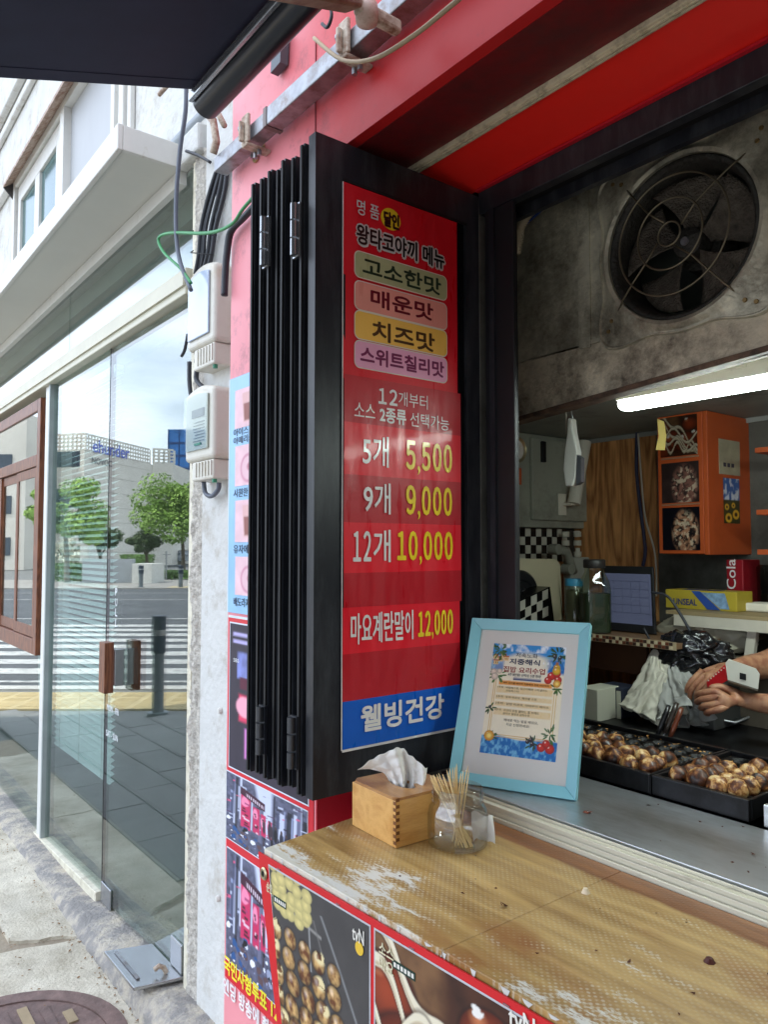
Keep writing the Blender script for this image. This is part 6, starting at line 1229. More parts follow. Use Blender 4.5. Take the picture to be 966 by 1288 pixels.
for a in (45, 135, 225, 315):
    a = math.radians(a+3); 
    for dr, da in ((.085, 0), (.060, .05)): q = fc+Vector((-.011, (FR+dr)*math.cos(a+da), (FR+dr)*math.sin(a+da))); MB().lathe([(0, .003), (.005, .003), (.006, 0)], q, 8, ax).build('screw', M('brass_screw', L(150, 126, 84), .4, .7), fan)
for k in range(5):
    a0 = k*2*math.pi/5+.35
    def bf(u, v, a0=a0):
        r = .03+u*(FR-.055); a = a0+(v-.5)*(.55+.65*u); return fc+Vector((.055+.030*(v-.5)*2*(.5+.5*u), r*math.cos(a), r*math.sin(a)))
    b_ = MB().grid(bf, 12, 10).build('fan_blade', M('blade_grease', L(92, 86, 76), .6, .2, var=.5, vs=40, bump=1.0, bs=160), fan, smooth='all'); b_.modifiers.new('s', 'SOLIDIFY').thickness = .003
hub = MB().lathe([(0, -.018), (.02, -.018), (.038, -.028), (.042, -.06), (.042, -.08)], fc, 32, ax).build('hub', fgrease, fan, smooth=40)
MB().lathe([(0, .004-.018), (.010, -.014), (.012, -.018)], fc, 16, ax).build('hub_nut', galv, hub)
MB().lathe([(0, -.085), (.06, -.085), (.065, -.16), (0, -.16)], fc, 24, ax).build('motor', fgrease, fan)
gd = M('guard_wire', L(120, 112, 92), .35, .7, var=.3)
for R_ in (.150, .088, .030): MB().tube([fc+Vector((-.045-.01*(R_ < .1), R_*math.cos(a), R_*math.sin(a))) for a in [k*math.pi/32 for k in range(64)]], .0028, 8, True).build('guard_ring', gd, fan, smooth='all')
for a in (45, 135, 225, 315):
    a = math.radians(a+6); P = [fc+Vector((-.014, (FR+.03)*math.cos(a), (FR+.03)*math.sin(a))), fc+Vector((-.03, (FR-.005)*math.cos(a), (FR-.005)*math.sin(a))), fc+Vector((-.042, .148*math.cos(a), .148*math.sin(a))), fc+Vector((-.052, .09*math.cos(a), .09*math.sin(a))), fc+Vector((-.054, .035*math.cos(a+.3), .035*math.sin(a+.3)))]
    MB().tube(P, .0026, 8).build('guard_rod', gd, fan, smooth='all')
# backing beyond fan (outside grille)
MB().box((XH+.2, yq0+.02, zq0+.02), (XH+.21, yq1-.02, 2.61)).build('back_plate', M('duct_dark', L(58, 64, 60), .5, var=.3), hd)
cable([(662, 282), (690, 258), (730, 235), (790, 208), (860, 160), (884, 140)], 1.68, .0035, M('blue_wire', L(40, 66, 130), .4), 'blue wire running below the head beam to the fan', 'wire')
cable([(735, 232), (760, 216), (800, 196), (840, 176), (900, 140), (960, 116)], 1.70, .006, M('brown_tape', L(150, 120, 96), .6), 'peeling brown edge tape along the top of the hood panel', 'tape')
P = [PX(a, b, 1.66) for a, b in ((682, 248), (668, 262), (655, 285), (649, 320))]; cd = thing('corrugated_hose', 'cream corrugated hose in the upper left corner of the serving window', 'hose', P[3])
mm_ = MB(); 
for i in range(3):
    for k in range(9): a = P[i].lerp(P[i+1], k/9); b = P[i].lerp(P[i+1], (k+.6)/9); mm_.cyl(a, b, .014, n=12)
mm_.tube(P, .0115, 10); o = mm_.build('hose', M('hose_cream', L(190, 178, 150), .5), cd); o['kind'] = 'stuff'
# LED batten
lamp = thing('led_batten', 'lit white LED batten light fixed under the hood', 'lamp', (1.9, .9, 1.96))
XLm = 1.90; la = PX(785, 514, XLm); yl1 = la.y; yl0 = -.25
gl = bpy.data.materials.new('lit_diffuser'); gl.use_nodes = True; pg = gl.node_tree.nodes['Principled BSDF']; pg.inputs['Base Color'].default_value = (.9, .95, .92, 1); pg.inputs['Emission Color'].default_value = (.86, 1, .95, 1); pg.inputs['Emission Strength'].default_value = 14.0
prof = [(-.032, .030), (-.034, .012), (-.028, -.004), (-.014, -.012), (.014, -.012), (.028, -.004), (.034, .012), (.032, .030)]
zlm = la.z
MB().prism([(XLm+a, yl1, zlm+b) for a, b in [(p_[0], p_[1]*.62) for p_ in prof]], (0, yl0-yl1, 0)).build('diffuser', gl, lamp, smooth=50, bevel=.006)
MB().box((XLm-.036, yl0-.01, zlm+.019), (XLm+.036, yl1+.003, zlm+.062)).build('housing', M('housing', L(236, 236, 226), .5), lamp, bevel=.003)
for k in range(3): MB().box((XLm-.040, yl1-.12-.26*k, zlm+.045), (XLm+.04, yl1-.08-.26*k, zlm+.09)).build('clip', M('housing', L(206, 206, 194)), lamp)
MB().box((XLm-.02, yl0, zlm+.0705), (XLm+.02, yl1-.05, ZH-.0)).build('bracket', darksteel, lamp)
# ================================================================== KITCHEN interior
# grey metal cabinet on the side wall
def side(px, py, Y=YSW-.02): return PY(px, py, Y)
XS = YSW
gcab = thing('distribution_cabinet', 'grey green metal cabinet on the side wall above the checkered tiles', 'cabinet', (2.6, YSW, 1.6))
cabm = M('cabinet_grey', L(164, 166, 152), .45, .1, var=.08, dirt=L(88, 88, 78), dirt_amt=.4)
YCb = YSW-.06
a = PY(655, 693, YCb); b = PY(747, 557, YCb)
MB().box((a.x-.12, YCb+.004, PY(700, 664, YCb).z), (b.x, YSW-.013, ZH-.002)).build('case', cabm, gcab, bevel=.004)
MB().box((PY(667, 600, YCb).x, YCb-.014, PY(700, 655, YCb).z), (b.x-.02, YCb+.0035, ZH-.02)).build('door', cabm, gcab, bevel=.004)
MB().box((PY(677, 600, YCb).x, YCb-.028, PY(680, 582, YCb).z), (PY(682, 600, YCb).x, YCb-.0145, PY(680, 556, YCb).z)).build('handle', black_rub, gcab, bevel=.003)
# pale towel roll holder + paper
def onplane(px, py, Y): return PY(px, py, Y)
YR_ = YCb-.07
p0, p1 = onplane(736, 556, YR_), onplane(722, 634, YR_)
t = thing('kitchen_roll', 'white paper cylinder hanging at a tilt before the grey cabinet', 'paper roll', p1)
MB().cyl(p0, p1, .030, n=28).build('roll', M('paper_white', L(220, 214, 198), .8, var=.03), t, smooth=40)
q = onplane(707, 636, YCb-.016); MB().box((q.x-.028, YCb-.020, q.z-.045), (q.x+.03, YCb-.0155, q.z+.055)).build('holder_plate', M('paper_white', L(220, 214, 198)), t, bevel=.004)
MB().box((q.x, YR_, q.z+.0), (q.x+.05, YCb-.021, q.z+.012)).build('holder_arm', M('paper_white', L(220, 214, 198)), t)
# hanging white handle
XHd = 2.15; P_ = lambda px, py: PX(px, py, XHd)
t = thing('hanging_spatula', 'white plastic tool hanging from a hook in front of the grey cabinet', 'kitchen tool', P_(716, 560))
outl = [(714, 526), (719, 526), (721, 545), (726, 568), (724, 600), (720, 612), (711, 612), (708, 590), (710, 566), (713, 545)]
MB().prism([P_(*q) for q in outl], (.030, 0, 0)).build('body', M('tool_white', L(226, 226, 218), .4, var=.03), t, bevel=.006, seg=3)
MB().prism([P_(*q) for q in ((726, 572), (731, 576), (731, 606), (725, 610))], (.02, 0, 0)).build('blade', M('tool_grey', L(120, 124, 132), .3, .5), t)
MB().tube([P_(716, 512)+Vector((.015, 0, .02)), P_(716, 520)+Vector((.015, 0, 0)), P_(718, 528)+Vector((.015, 0, 0)), P_(713, 529)+Vector((.015, 0, 0))], .003, 6).build('hook', steel, t, smooth='all')
MB().tube([P_(708, 520)+Vector((.02, 0, .05)), P_(708, 545)+Vector((.02, 0, 0))], .0015, 5).build('string', cable_w, t)
# yellow paper strip
P_ = lambda px, py: PX(px, py, 2.3)
tag(MB().prism([P_(827, 527), (P_(835, 530)), P_(838, 548), P_(836, 566), P_(825, 566), P_(829, 548)], (.004, 0, 0)).build('price_strip', M('yellow_paper', L(214, 190, 110), .7, var=.1)), 'yellowed paper strip hanging below the lamp before the orange cabinet', 'paper')
# small clock at left edge and an orange tag
P_ = lambda px, py: PY(px, py, YSW-.16)
c_ = P_(648, 566); t = thing('wall_clock', 'small round brass rimmed dial beside the window post', 'dial', c_)
MB().lathe([(0, .01), (.045, .01), (.055, .016), (.058, 0)], c_, 28, (0, -1, 0)).build('case', M('brass', L(190, 176, 140), .3, .8), t, smooth=40); MB().lathe([(0, .0105), (.043, .0105)], c_, 28, (0, -1, 0)).build('face', M('mat_white', L(226, 222, 214)), t)
MB().box((c_.x-.03, c_.y+.0, c_.z-.145), (c_.x+.04, c_.y+.01, c_.z-.075)).build('orange_tag', M('tag_orange', L(190, 90, 50), .6), t)
# checkered tile field: each tile a piece
tl = thing('checkered_tiles', 'black and white checkered tile panel below the grey cabinet', 'tile panel', (2.3, YSW, 1.6))
A = PY(653, 702, YSW-.014); B = PY(706, 664, YSW-.014); n = 8; sz = (B.x-A.x)/n; tw, tbk = M('tile_white', L(196, 194, 180), .3, var=.04), M('tile_black', L(20, 20, 20), .25, var=.1)
zt0 = PY(700, 665, YSW-.015).z
for i in range(-4, n+1):
    for j in range(4): MB().box((A.x+sz*i+.001, YSW-.020, zt0-sz*1.05*(j+1)+.001), (A.x+sz*(i+1)-.001, YSW-.0125, zt0-sz*1.05*j-.001)).build('tile', tw if (i+j) % 2 else tbk, tl)
# shelf with mosaic edge
SX0 = 2.25; sz_ = PX(740, 797, SX0).z
shf = thing('mosaic_shelf', 'shelf with a small checkered mosaic edge carrying jars and a tablet', 'shelf', (2.4, 1.8, sz_))
sa, sb = PX(700, 797, SX0).y, PX(851, 782, SX0).y
MB().prism([(SX0, YSW-.02, sz_-.02), (SX0, sb, sz_-.02), (2.75, sb-.05, sz_-.02), (2.98, YSW-.02, sz_-.02)], (0, 0, .018)).build('board', M('shelf_wood', L(120, 92, 66), .6, var=.15), shf)
MB().box((SX0-.004, sb, sz_-.024), (SX0-.0005, YSW-.02, sz_+.002)).build('edge_strip', M('beige_edge', L(176, 160, 128), .5, var=.1), shf)
mc = [M('mosaic_a', L(206, 192, 158), .5), M('mosaic_b', L(112, 62, 42), .5), M('mosaic_c', L(66, 48, 40), .5)]
yy = YSW-.03; k = 0
while yy-.014 > sb:
    for j in range(2): MB().box((SX0-.0055, yy-.012, sz_-.022+j*.012), (SX0-.0042, yy, sz_-.012+j*.012)).build('mosaic_piece', mc[(k*7+j*2+k//3) % 3], shf)
    yy -= .0135; k += 1
MB().box((SX0+.06, sb+.15, sz_-.13), (SX0+.08, YSW-.02, sz_-.0205)).build('apron', M('apron_wood', L(84, 54, 34), .7, var=.2), shf)
# cream board with round speaker, checker box
YBd = 2.08; P_ = lambda px, py: PY(px, py, YBd)
t = thing('cream_scale', 'cream backed kitchen scale with a round black dial half hidden by the window post', 'scale', P_(690, 800))
zs_ = sz_
m = MB(); A = [P_(620, 702), P_(700, 703), P_(705, 710), P_(709, 790)]; A += [Vector((A[-1].x, A[-1].y, zs_)), Vector((A[0].x, A[0].y, zs_))]
MB().prism(A, (0, .05, 0)).build('housing', M('cream_plastic', L(196, 188, 158), .5, var=.06), t, bevel=.006)
c_ = P_(655, 748); MB().lathe([(0, .02), (.022, .02), (.03, .01), (.055, .012), (.06, .018), (.085, .02), (.095, .012), (.1, .0)], c_, 36, (0, -1, 0)).build('dial', M('dial_black', L(36, 38, 40), .35, .2), t, smooth=40)
MB().lathe([(0, .028), (.016, .026), (.02, .02)], c_, 20, (0, -1, 0)).build('knob', galv, t, smooth=40)
YBx = 1.98; P_ = lambda px, py: PY(px, py, YBx)
t = thing('checkered_box', 'box wrapped in black and white checkered paper behind the blue frame', 'box', P_(670, 790))
a, b, c2 = P_(630, 766), P_(692, 738), P_(698, 790); zb_ = zs_+.001
BLx = Vector((a.x, a.y, zb_)); ux = Vector((c2.x-a.x, 0, 0)); 
slope = (b.z-a.z)/(b.x-a.x)
MB().prism([(a.x, YBx, zb_), (c2.x, YBx, zb_), (b.x, YBx, b.z), (a.x, YBx, a.z)], (0, .09, 0)).build('carton', tbk, t)
s_ = .034
for i in range(-1, 8):
    for j in range(-3, 8):
        if (i+j) % 2: continue
        x0 = a.x+s_*i; z0 = zb_+s_*j+slope*(x0-a.x); q = [(x0, z0), (x0+s_, z0+slope*s_), (x0+s_*1.02, z0+s_*1.1+slope*s_), (x0+.02*s_, z0+s_*1.1)]
        cxm, czm = x0+s_*.5, z0+s_*.6
        topz = a.z+slope*(cxm-a.x)
        if czm < zb_+.012 or czm > topz-.012 or cxm > c2.x-.005 or cxm < a.x: continue
        q = [(min(max(p[0], a.x), c2.x-.002), min(max(p[1], zb_), a.z+slope*(p[0]-a.x))) for p in q]
        MB().prism([(p[0], YBx-.0006, p[1]) for p in q], (0, -.0008, 0)).build('check_square', tw, t)
# pipes and fittings
pw = M('pvc_white', L(196, 192, 176), .45, var=.06)
for k, px in enumerate((712, 727)):
    X_ = 2.85; Yp = YSW-.08; a = PY(px, 700, Yp); t = thing('water_pipe', ('left' if k == 0 else 'right')+' white plastic water pipe with couplings below the grey cabinet', 'pipe', a)
    MB().cyl((a.x, Yp, zs_+.02), (a.x, Yp, a.z+.04), .011, n=16).build('pipe', pw, t, smooth=True)
    for q in range(3): z = PY(px, (672, 683, 697)[q], Yp).z; MB().cyl((a.x, Yp, z-.012), (a.x, Yp, z+.012), .018, n=12).build('coupling', pw, t, smooth=30)
Yp = YSW-.16; P_ = lambda px, py: PY(px, py, Yp)
t = thing('tape_dispenser', 'grey plastic holder arm with round rollers beside the pipes', 'holder', P_(715, 710))
gp = M('grey_plastic', L(134, 134, 122), .45, var=.06)
MB().tube([P_(697, 691), P_(712, 693), P_(719, 712), P_(723, 720)], [.02, .022, .021, .016], 12).build('arm', gp, t, smooth='all')
for q in ((697, 691), (713, 716)): c_ = P_(*q); MB().cyl(c_+Vector((0, -.03, 0)), c_+Vector((0, .02, 0)), .024, n=20).build('roller', gp, t, smooth=40, bevel=.003)
MB().box((P_(718, 700).x, Yp, zs_), (P_(742, 700).x, Yp+.04, P_(720, 701).z)).build('body', M('pale_grey_plastic', L(160, 162, 152), .5), t, bevel=.006)
P_ = lambda px, py: PY(px, py, YSW-.03)
a, b = P_(741, 702), P_(756, 678); t = thing('wire_connector', 'white clip-on connector block on the plywood beside the pipes', 'connector', a)
MB().box((a.x, YSW-.045, a.z), (b.x, YSW-.013, b.z)).build('block', pw, t, bevel=.003)
for q in range(4): MB().box((a.x+.006+q*.011, YSW-.049, a.z+.006), (a.x+.012+q*.011, YSW-.0455, b.z-.006)).build('slot', black_rub, t)
MB().tube([P_(722, 669), P_(740, 668), P_(750, 671), P_(754, 680)], .004, 6).build('lead', cable_w, t, smooth='all')
# jars
gj = glassmat('jar_plastic', (.74, .80, .72), .06, .05)
Xj = 2.33
c_ = PX(723, 778, Xj); c_.z = zs_+.001; t = thing('small_jar', 'small clear jar with a bright blue screw lid on the mosaic shelf', 'jar', c_)
hz = PX(723, 737, Xj).z-zs_; rj = .034
MB().lathe([(0, 0), (rj, 0), (rj, hz), (rj*.9, hz+.004)], c_, 28).build('jar_body', gj, t, smooth=50); MB().lathe([(0, .004), (rj*.93, .004), (rj*.93, hz*.9), (0, hz*.9)], c_, 24).build('contents', M('brown_powder', L(112, 104, 84), .8, var=.3), t, smooth=50)
MB().lathe([(rj*1.03, hz), (rj*1.04, hz+.022), (rj*.98, hz+.027), (0, hz+.027)], c_, 28).build('lid', M('cyan_lid', L(60, 140, 176), .4), t, smooth=50)
c_ = PX(749, 790, Xj-.02); c_.z = zs_+.001; hz = PX(749, 714, Xj).z-zs_
t = thing('large_jar', 'large square clear jar of dark green tea with a black lid on the shelf', 'jar', c_)
def sqj(w0, zs): 
    m = MB(); k0 = 0; n = 32
    for (wd, z) in zs:
        for k in range(n): a_ = 2*math.pi*k/n+.62; ca, sa = math.cos(a_), math.sin(a_); s__ = (abs(ca)**5+abs(sa)**5)**(-1/5); x_, y_ = ca*s__*wd, sa*s__*wd; m.v.append(c_+Vector((x_*math.cos(.9)-y_*math.sin(.9), x_*math.sin(.9)+y_*math.cos(.9), z)))
    for i in range(len(zs)-1):
        for k in range(n): m.f.append((i*n+k, i*n+(k+1) % n, (i+1)*n+(k+1) % n, (i+1)*n+k))
    m.f.append(tuple(range(n))[::-1]); m.f.append(tuple(range((len(zs)-1)*n, len(zs)*n))); return m
sqj(0, [(.050, 0), (.052, .01), (.052, hz*.66), (.046, hz*.80), (.032, hz*.93), (.032, hz)]).build('jar_body', gj, t, smooth=50)
sqj(0, [(.049, .003), (.049, hz*.6)]).build('contents', M('green_tea', L(52, 62, 46), .5, var=.25, vs=30), t, smooth=50)
MB().lathe([(.038, hz-.002), (.040, hz+.002), (.040, hz+.026), (.036, hz+.030), (0, hz+.030)], c_, 28).build('lid', M('black_lid', L(40, 38, 36), .45), t, smooth=50)
# tablet
Xt = 2.42; P_ = lambda px, py: PX(px, py, Xt)
A = [P_(765, 713), P_(812, 714), P_(830, 780), P_(768, 786)]; zt1 = A[0].z
bl0 = Vector((Xt-.02, P_(762, 780).y, zs_+.002)); br0 = Vector((Xt-.02, P_(829, 780).y, zs_+.002)); up_ = Vector((.05, .07, 0)); hgt = P_(790, 713).z-zs_
t = thing('tablet', 'black tablet propped on the shelf showing a pale blue calendar screen', 'tablet', bl0)
u_ = br0-bl0; v_ = Vector((.06, .045, hgt)); nb_ = u_.cross(v_).normalized(); nb_ = nb_ if nb_.x > 0 else -nb_
MB().obox(bl0, u_, v_, nb_*.010).build('case', black_rub, t, bevel=.003)
sc_m = M('tablet_screen', L(66, 70, 86), .15, var=.05, emit=L(116, 124, 156), es=.08)
MB().obox(bl0+u_*.05+v_*.12-nb_*.0008, u_*.90, v_*.76, nb_*.0004).build('screen', sc_m, t)
gm_ = M('screen_line', L(60, 66, 90), .3, emit=L(70, 76, 100), es=.05)
for i in range(5): MB().obox(bl0+u_*.08+v_*(.28+.12*i)-nb_*.0014, u_*.84, v_*.006, nb_*.0004).build('calendar_line', gm_, t)
for i in range(6): MB().obox(bl0+u_*(.08+.165*i)+v_*.28-nb_*.0012, u_*.005, v_*.48, nb_*.0003).build('calendar_line', gm_, t)
cable([(802, 540), (801, 590), (806, 640), (812, 690), (809, 712)], XB-.03, .008, M('navy_cable', L(44, 46, 78), .5), 'thick navy cable running down the plywood wall')
cable([(803, 545), (807, 600), (812, 650), (823, 690), (826, 720), (826, 750)], XB-.035, .004, cable_w, 'thin white cable curving down the plywood wall')
cable([(820, 745), (840, 750), (856, 772), (872, 800), (885, 825)], 2.35, .005, cable_b, 'black power cable looping from the tablet over the bags')
cable([(810, 790), (818, 805), (832, 830), (845, 850)], 2.3, .004, cable_b, 'thin black cable hanging below the tablet shelf')
# ---- orange wall cabinet
org = M('orange_laminate', L(186, 84, 38), .45, var=.08, dirt=L(150, 66, 30), dirt_amt=.36)
XO = 2.68; y_l = PX(829, 640, XO).y; y_r = PX(886, 640, XO).y; zo = PX(860, 697, XO).z
oc = thing('orange_cabinet', 'orange wall cabinet with food photographs on its door', 'cabinet', (XO, y_r, zo))
MB().box((XO+.019, y_r+.001, zo), (XB-.014, y_l, ZH-.003)).build('carcass', org, oc, bevel=.002)
XE = PY(948, 640, y_r).x
MB().box((XO, y_r-.018, zo-.002), (max(XE, XO+.15), y_r, ZH-.003)).build('side_panel', org, oc, bevel=.002)
MB().box((XO, y_r+.001, zo+.002), (XO+.018, y_l, ZH-.003)).build('door', org, oc, bevel=.002)
def foodpic(seed, base, hi):
    def f(U, V):
        n = vnoise(U, V, 5, seed, 5); n2 = vnoise(U, V, 12, seed+3, 4); img = np.ones(U.shape+(3,))*lin(*base)*(.5+n[..., None]*.8); d = np.hypot((U-.62)/.34, (V-.42)/.5); sw = np.abs(np.sin((U*8+V*5+n*9)))
        img = over(img, lin(*hi)*1.0, soft(d-1, .3)*np.clip(sw*1.3-.3, 0, 1)*(.4+n2)); img = over(img, lin(236, 220, 190), soft(d-.9, .3)*(n2 > .6)*.7); return img*.75
    return f
zz = [PX(860, q, XO).z for q in (545, 573, 581, 632, 638, 692)]
yp0, yp1 = PX(834, 640, XO).y, PX(881, 640, XO).y
def sauce2(U, V):
    img = saucepic(U, V)*.45; return img
picture('photo', (XO-.003, yp0+.003, zz[1]), (0, yp1-yp0, 0), (0, 0, ZH-.01-zz[1]), sauce2, 60, 50, vc_poster, oc)
picture('photo', (XO-.003, yp0, zz[3]), (0, yp1-yp0, 0), (0, 0, zz[2]-zz[3]), foodpic(31, (60, 46, 44), (160, 110, 96)), 60, 60, vc_poster, oc)
picture('photo', (XO-.003, yp0, zz[5]), (0, yp1-yp0, 0), (0, 0, zz[4]-zz[5]), foodpic(41, (14, 16, 26), (206, 150, 116)), 60, 60, vc_poster, oc)
txt('가쓰오부시\n토핑추가', (XO-.0035, yp0-.012, zz[5]+.02), (0, -1, 0), (0, 0, 1), .07, .035, M('pic_white', L(206, 206, 206), .5), oc) if False else None
for z in (zz[1]-.004, zz[3]-.004): MB().box((XO-.006, yp1, z-.006), (XO-.0005, yp0, z)).build('holder_rail', M('holder_brown', L(150, 110, 84), .4), oc)
Yo = y_r-.0185
t = thing('taped_note', 'laminated paper note with gold glare taped on the orange side panel', 'note', PY(917, 597, Yo))
a, b = PY(905, 596, Yo), PY(930, 556, Yo); MB().box((a.x, Yo-.002, a.z), (b.x, Yo-.0004, b.z)).build('sheet', M('lam_note', L(176, 168, 140), .12, var=.15, vs=20, coat=1), t)
for k in range(3): MB().box((a.x+.03+.03*k, Yo-.0028, a.z+.03), (a.x+.05+.03*k, Yo-.0021, a.z+.045)).build('glyph', M('ink_note', L(60, 56, 70), .6), t)
t = thing('sunflower_card', 'sunflower picture card taped on the orange side panel below the note', 'card', PY(920, 650, Yo))
a, b = PY(911, 658, Yo), PY(930, 603, Yo)
def sunf(U, V):
    img = np.ones(U.shape+(3,))*lin(60, 56, 20)*(.6+vnoise(U, V, 9, 3)[..., None]); img = over(img, over(np.ones(U.shape+(3,))*lin(60, 100, 170), lin(210, 216, 226), np.clip((vnoise(U, V, 6, 8)-.48)*8, 0, 1)), soft(.52-V, .02))
    for x, y, r_ in ((.3, .12, .2), (.75, .2, .2), (.2, .36, .13), (.6, .4, .11)): img = over(img, lin(226, 176, 40), soft(np.hypot(U-x, (V-y)*1.9)-r_, .05)); img = over(img, lin(70, 40, 20), soft(np.hypot(U-x, (V-y)*1.9)-r_*.45, .04))
    return img
picture('print', (a.x, Yo-.001, a.z), (b.x-a.x, 0, 0), (0, 0, b.z-a.z), sunf, 40, 80, vc_poster, t)
# open orange shelves right of it
os_ = thing('orange_shelves', 'open orange shelf unit at the right edge beyond the cabinet', 'shelf', (XB-.3, .8, zo))
for z in (zo, zo+.14, zo+.36): MB().box((XB-.32, -.6, z), (XB-.002, 1.29, z+.018)).build('shelf_board', org, os_, bevel=.001)
MB().box((XB-.014, -.6, zo+.0185), (XB-.0135, 1.289, zo+.36)).build('back_panel', M('orange_dark', L(170, 66, 26), .5), os_)
for k, (z, c) in enumerate(((zo+.19, (200, 190, 120)), (zo+.385, (206, 206, 200)))): tag(MB().obox((XB-.30, .75, z-.03), (.2, .05, .0), (-.05, .28, 0), (0, 0, .02)).build('paper_stack', M('stack%d' % k, L(*c), .6, var=.1), bevel=.004), ('yellow folder on the middle orange shelf', 'stack of white trays on the top orange shelf')[k], ('folder', 'trays')[k])
# ---- lower shelf with cling film box and cola pack
Xw = 2.45; zw = PX(900, 772, Xw).z
ws = thing('work_shelf', 'pale wooden shelf with white legs under the orange cabinet', 'shelf', (Xw, 1.2, zw))
y_a, y_b = PX(838, 770, Xw).y, .35
MB().box((Xw, y_b, zw-.012), (XB-.014, y_a, zw)).build('board', M('pale_board', L(150, 132, 96), .6, var=.1), ws); MB().box((Xw, y_b, zw-.05), (Xw+.02, y_a-.03, zw-.0125)).build('edge_rail', M('white_rail', L(196, 190, 174), .5), ws)
for y in (y_a-.1, y_a-.28): MB().prism([(Xw+.02, y, zw-.05), (Xw+.02, y-.03, zw-.05), (Xw+.02, y+.0, zw-.25), (Xw+.02, y+.03, zw-.25)], (.02, 0, 0)).build('leg', M('white_rail', L(196, 190, 174)), ws)
Xc = 2.56; a = PX(838, 768, Xc); b = PX(928, 770, Xc); zc1 = PX(860, 742, Xc).z
t = thing('cling_film_box', 'yellow and blue cling film carton lying on the work shelf', 'carton', (Xc, b.y, zw))
MB().box((Xc, b.y, zw+.001), (Xc+.11, a.y, zc1)).build('carton', M('carton_yellow', L(176, 156, 50), .5, var=.08), t, bevel=.002)
W_ = a.y-b.y; H_ = zc1-zw
MB().prism([(Xc-.0006, a.y-W_*.38, zc1-.002), (Xc-.0006, a.y-W_*.50, zc1-.002), (Xc-.0006, a.y-W_*.78, zw+.003), (Xc-.0006, a.y-W_*.60, zw+.003)], (-.0006, 0, 0)).build('blue_stripe', M('stripe_blue', L(40, 74, 150), .5), t)
MB().prism([(Xc-.0006, a.y-W_*.52, zc1-.006), (Xc-.0006, a.y-W_*.84, zc1-.006), (Xc-.0006, a.y-W_*.9, zw+.008), (Xc-.0006, a.y-W_*.78, zw+.008)], (-.0004, 0, 0)).build('hand_photo', M('photo_blue', L(120, 150, 180), .5, var=.4, vs=60), t)
txt('UNSEAL', (Xc-.0012, a.y-W_*.12, zw+.014), (0, -1, 0), (0, 0, 1), W_*.34, H_*.34, M('stripe_blue2', L(34, 48, 110), .5), t, .03)
for k in range(3): MB().box((Xc+.02, a.y-W_*(.2+.18*k)-.04, zc1+.0003), (Xc+.07, a.y-W_*(.2+.18*k), zc1+.001)).build('print_patch', M('stripe_blue2', L(34, 48, 110)), t)
a = PX(915, 750, 2.72); b = PX(936, 750, 2.72); zt_ = PX(920, 704, 2.72).z
t = thing('cola_pack', 'red cola carton with white script lettering standing behind the cling film', 'carton', (2.72, b.y, zw))
MB().box((2.72, b.y, zw+.001), (2.85, a.y, zt_)).build('carton', M('cola_red', L(134, 18, 30), .4, var=.06), t, bevel=.003)
txt('Cola', (2.7195, a.y-.035, zw+.07), (0, 0, 1), (0, 1, 0), (zt_-zw)*.62, .035, M('pic_white', L(206, 206, 206), .5), t, .01)
tag(MB().box((2.62, b.y-.16, zw+.001), (2.72, b.y-.04, zw+.03)).build('soap_bar', M('paper_white', L(220, 214, 198)), bevel=.006), 'small white block beside the cling film carton', 'block')
a = PX(950, 740, 2.75); tag(MB().lathe([(0, 0), (.05, 0), (.052, .15), (.045, .16), (.0, .16)], (2.78, a.y-.05, zw+.001), 24).build('clear_canister', glassmat('smoke_glass', (.45, .45, .44), .05), smooth=50), 'smoky clear canister at the right end of the work shelf', 'canister')
# ---- rear work surface
ZR = .98
rw = thing('rear_worktop', 'dark steel work surface behind the griddles', 'worktop', (2.1, 1.2, ZR))
MB().prism([(1.98, .2, ZR-.02), (2.62, .2, ZR-.02), (2.62, 1.78, ZR-.02), (2.2, 1.78, ZR-.02), (1.98, 1.55, ZR-.02)], (0, 0, .02)).build('top', darksteel, rw, bevel=.003)
MB().box((1.96, -.6, ZR-.045), (1.978, 1.75, ZR+.004)).build('front_lip', castiron, rw)
MB().box((2.0, .2, .05), (2.6, 1.77, ZR-.021)).build('cabinet', castiron, rw)
tp, tq = PZ(810, 888, ZR+.02), PZ(925, 912, ZR+.02); tr_ = PZ(966, 896, ZR+.02)
t = thing('steel_tray', 'flat dark steel tray below the plastic bag and hands', 'tray', tq)
MB().prism([tp, tq, tq+(tr_-tq)*2.2, tp+(tr_-tq)*2.2], (0, 0, .006)).build('tray_plate', M('tray_steel', L(84, 86, 86), .3, .7, var=.1), t, bevel=.002)
MB().tube([tp+Vector((0, 0, .008)), tq+Vector((0, 0, .008)), tq+(tr_-tq)*2.2+Vector((0, 0, .008))], .004, 8).build('rim', steel, t, smooth='all')
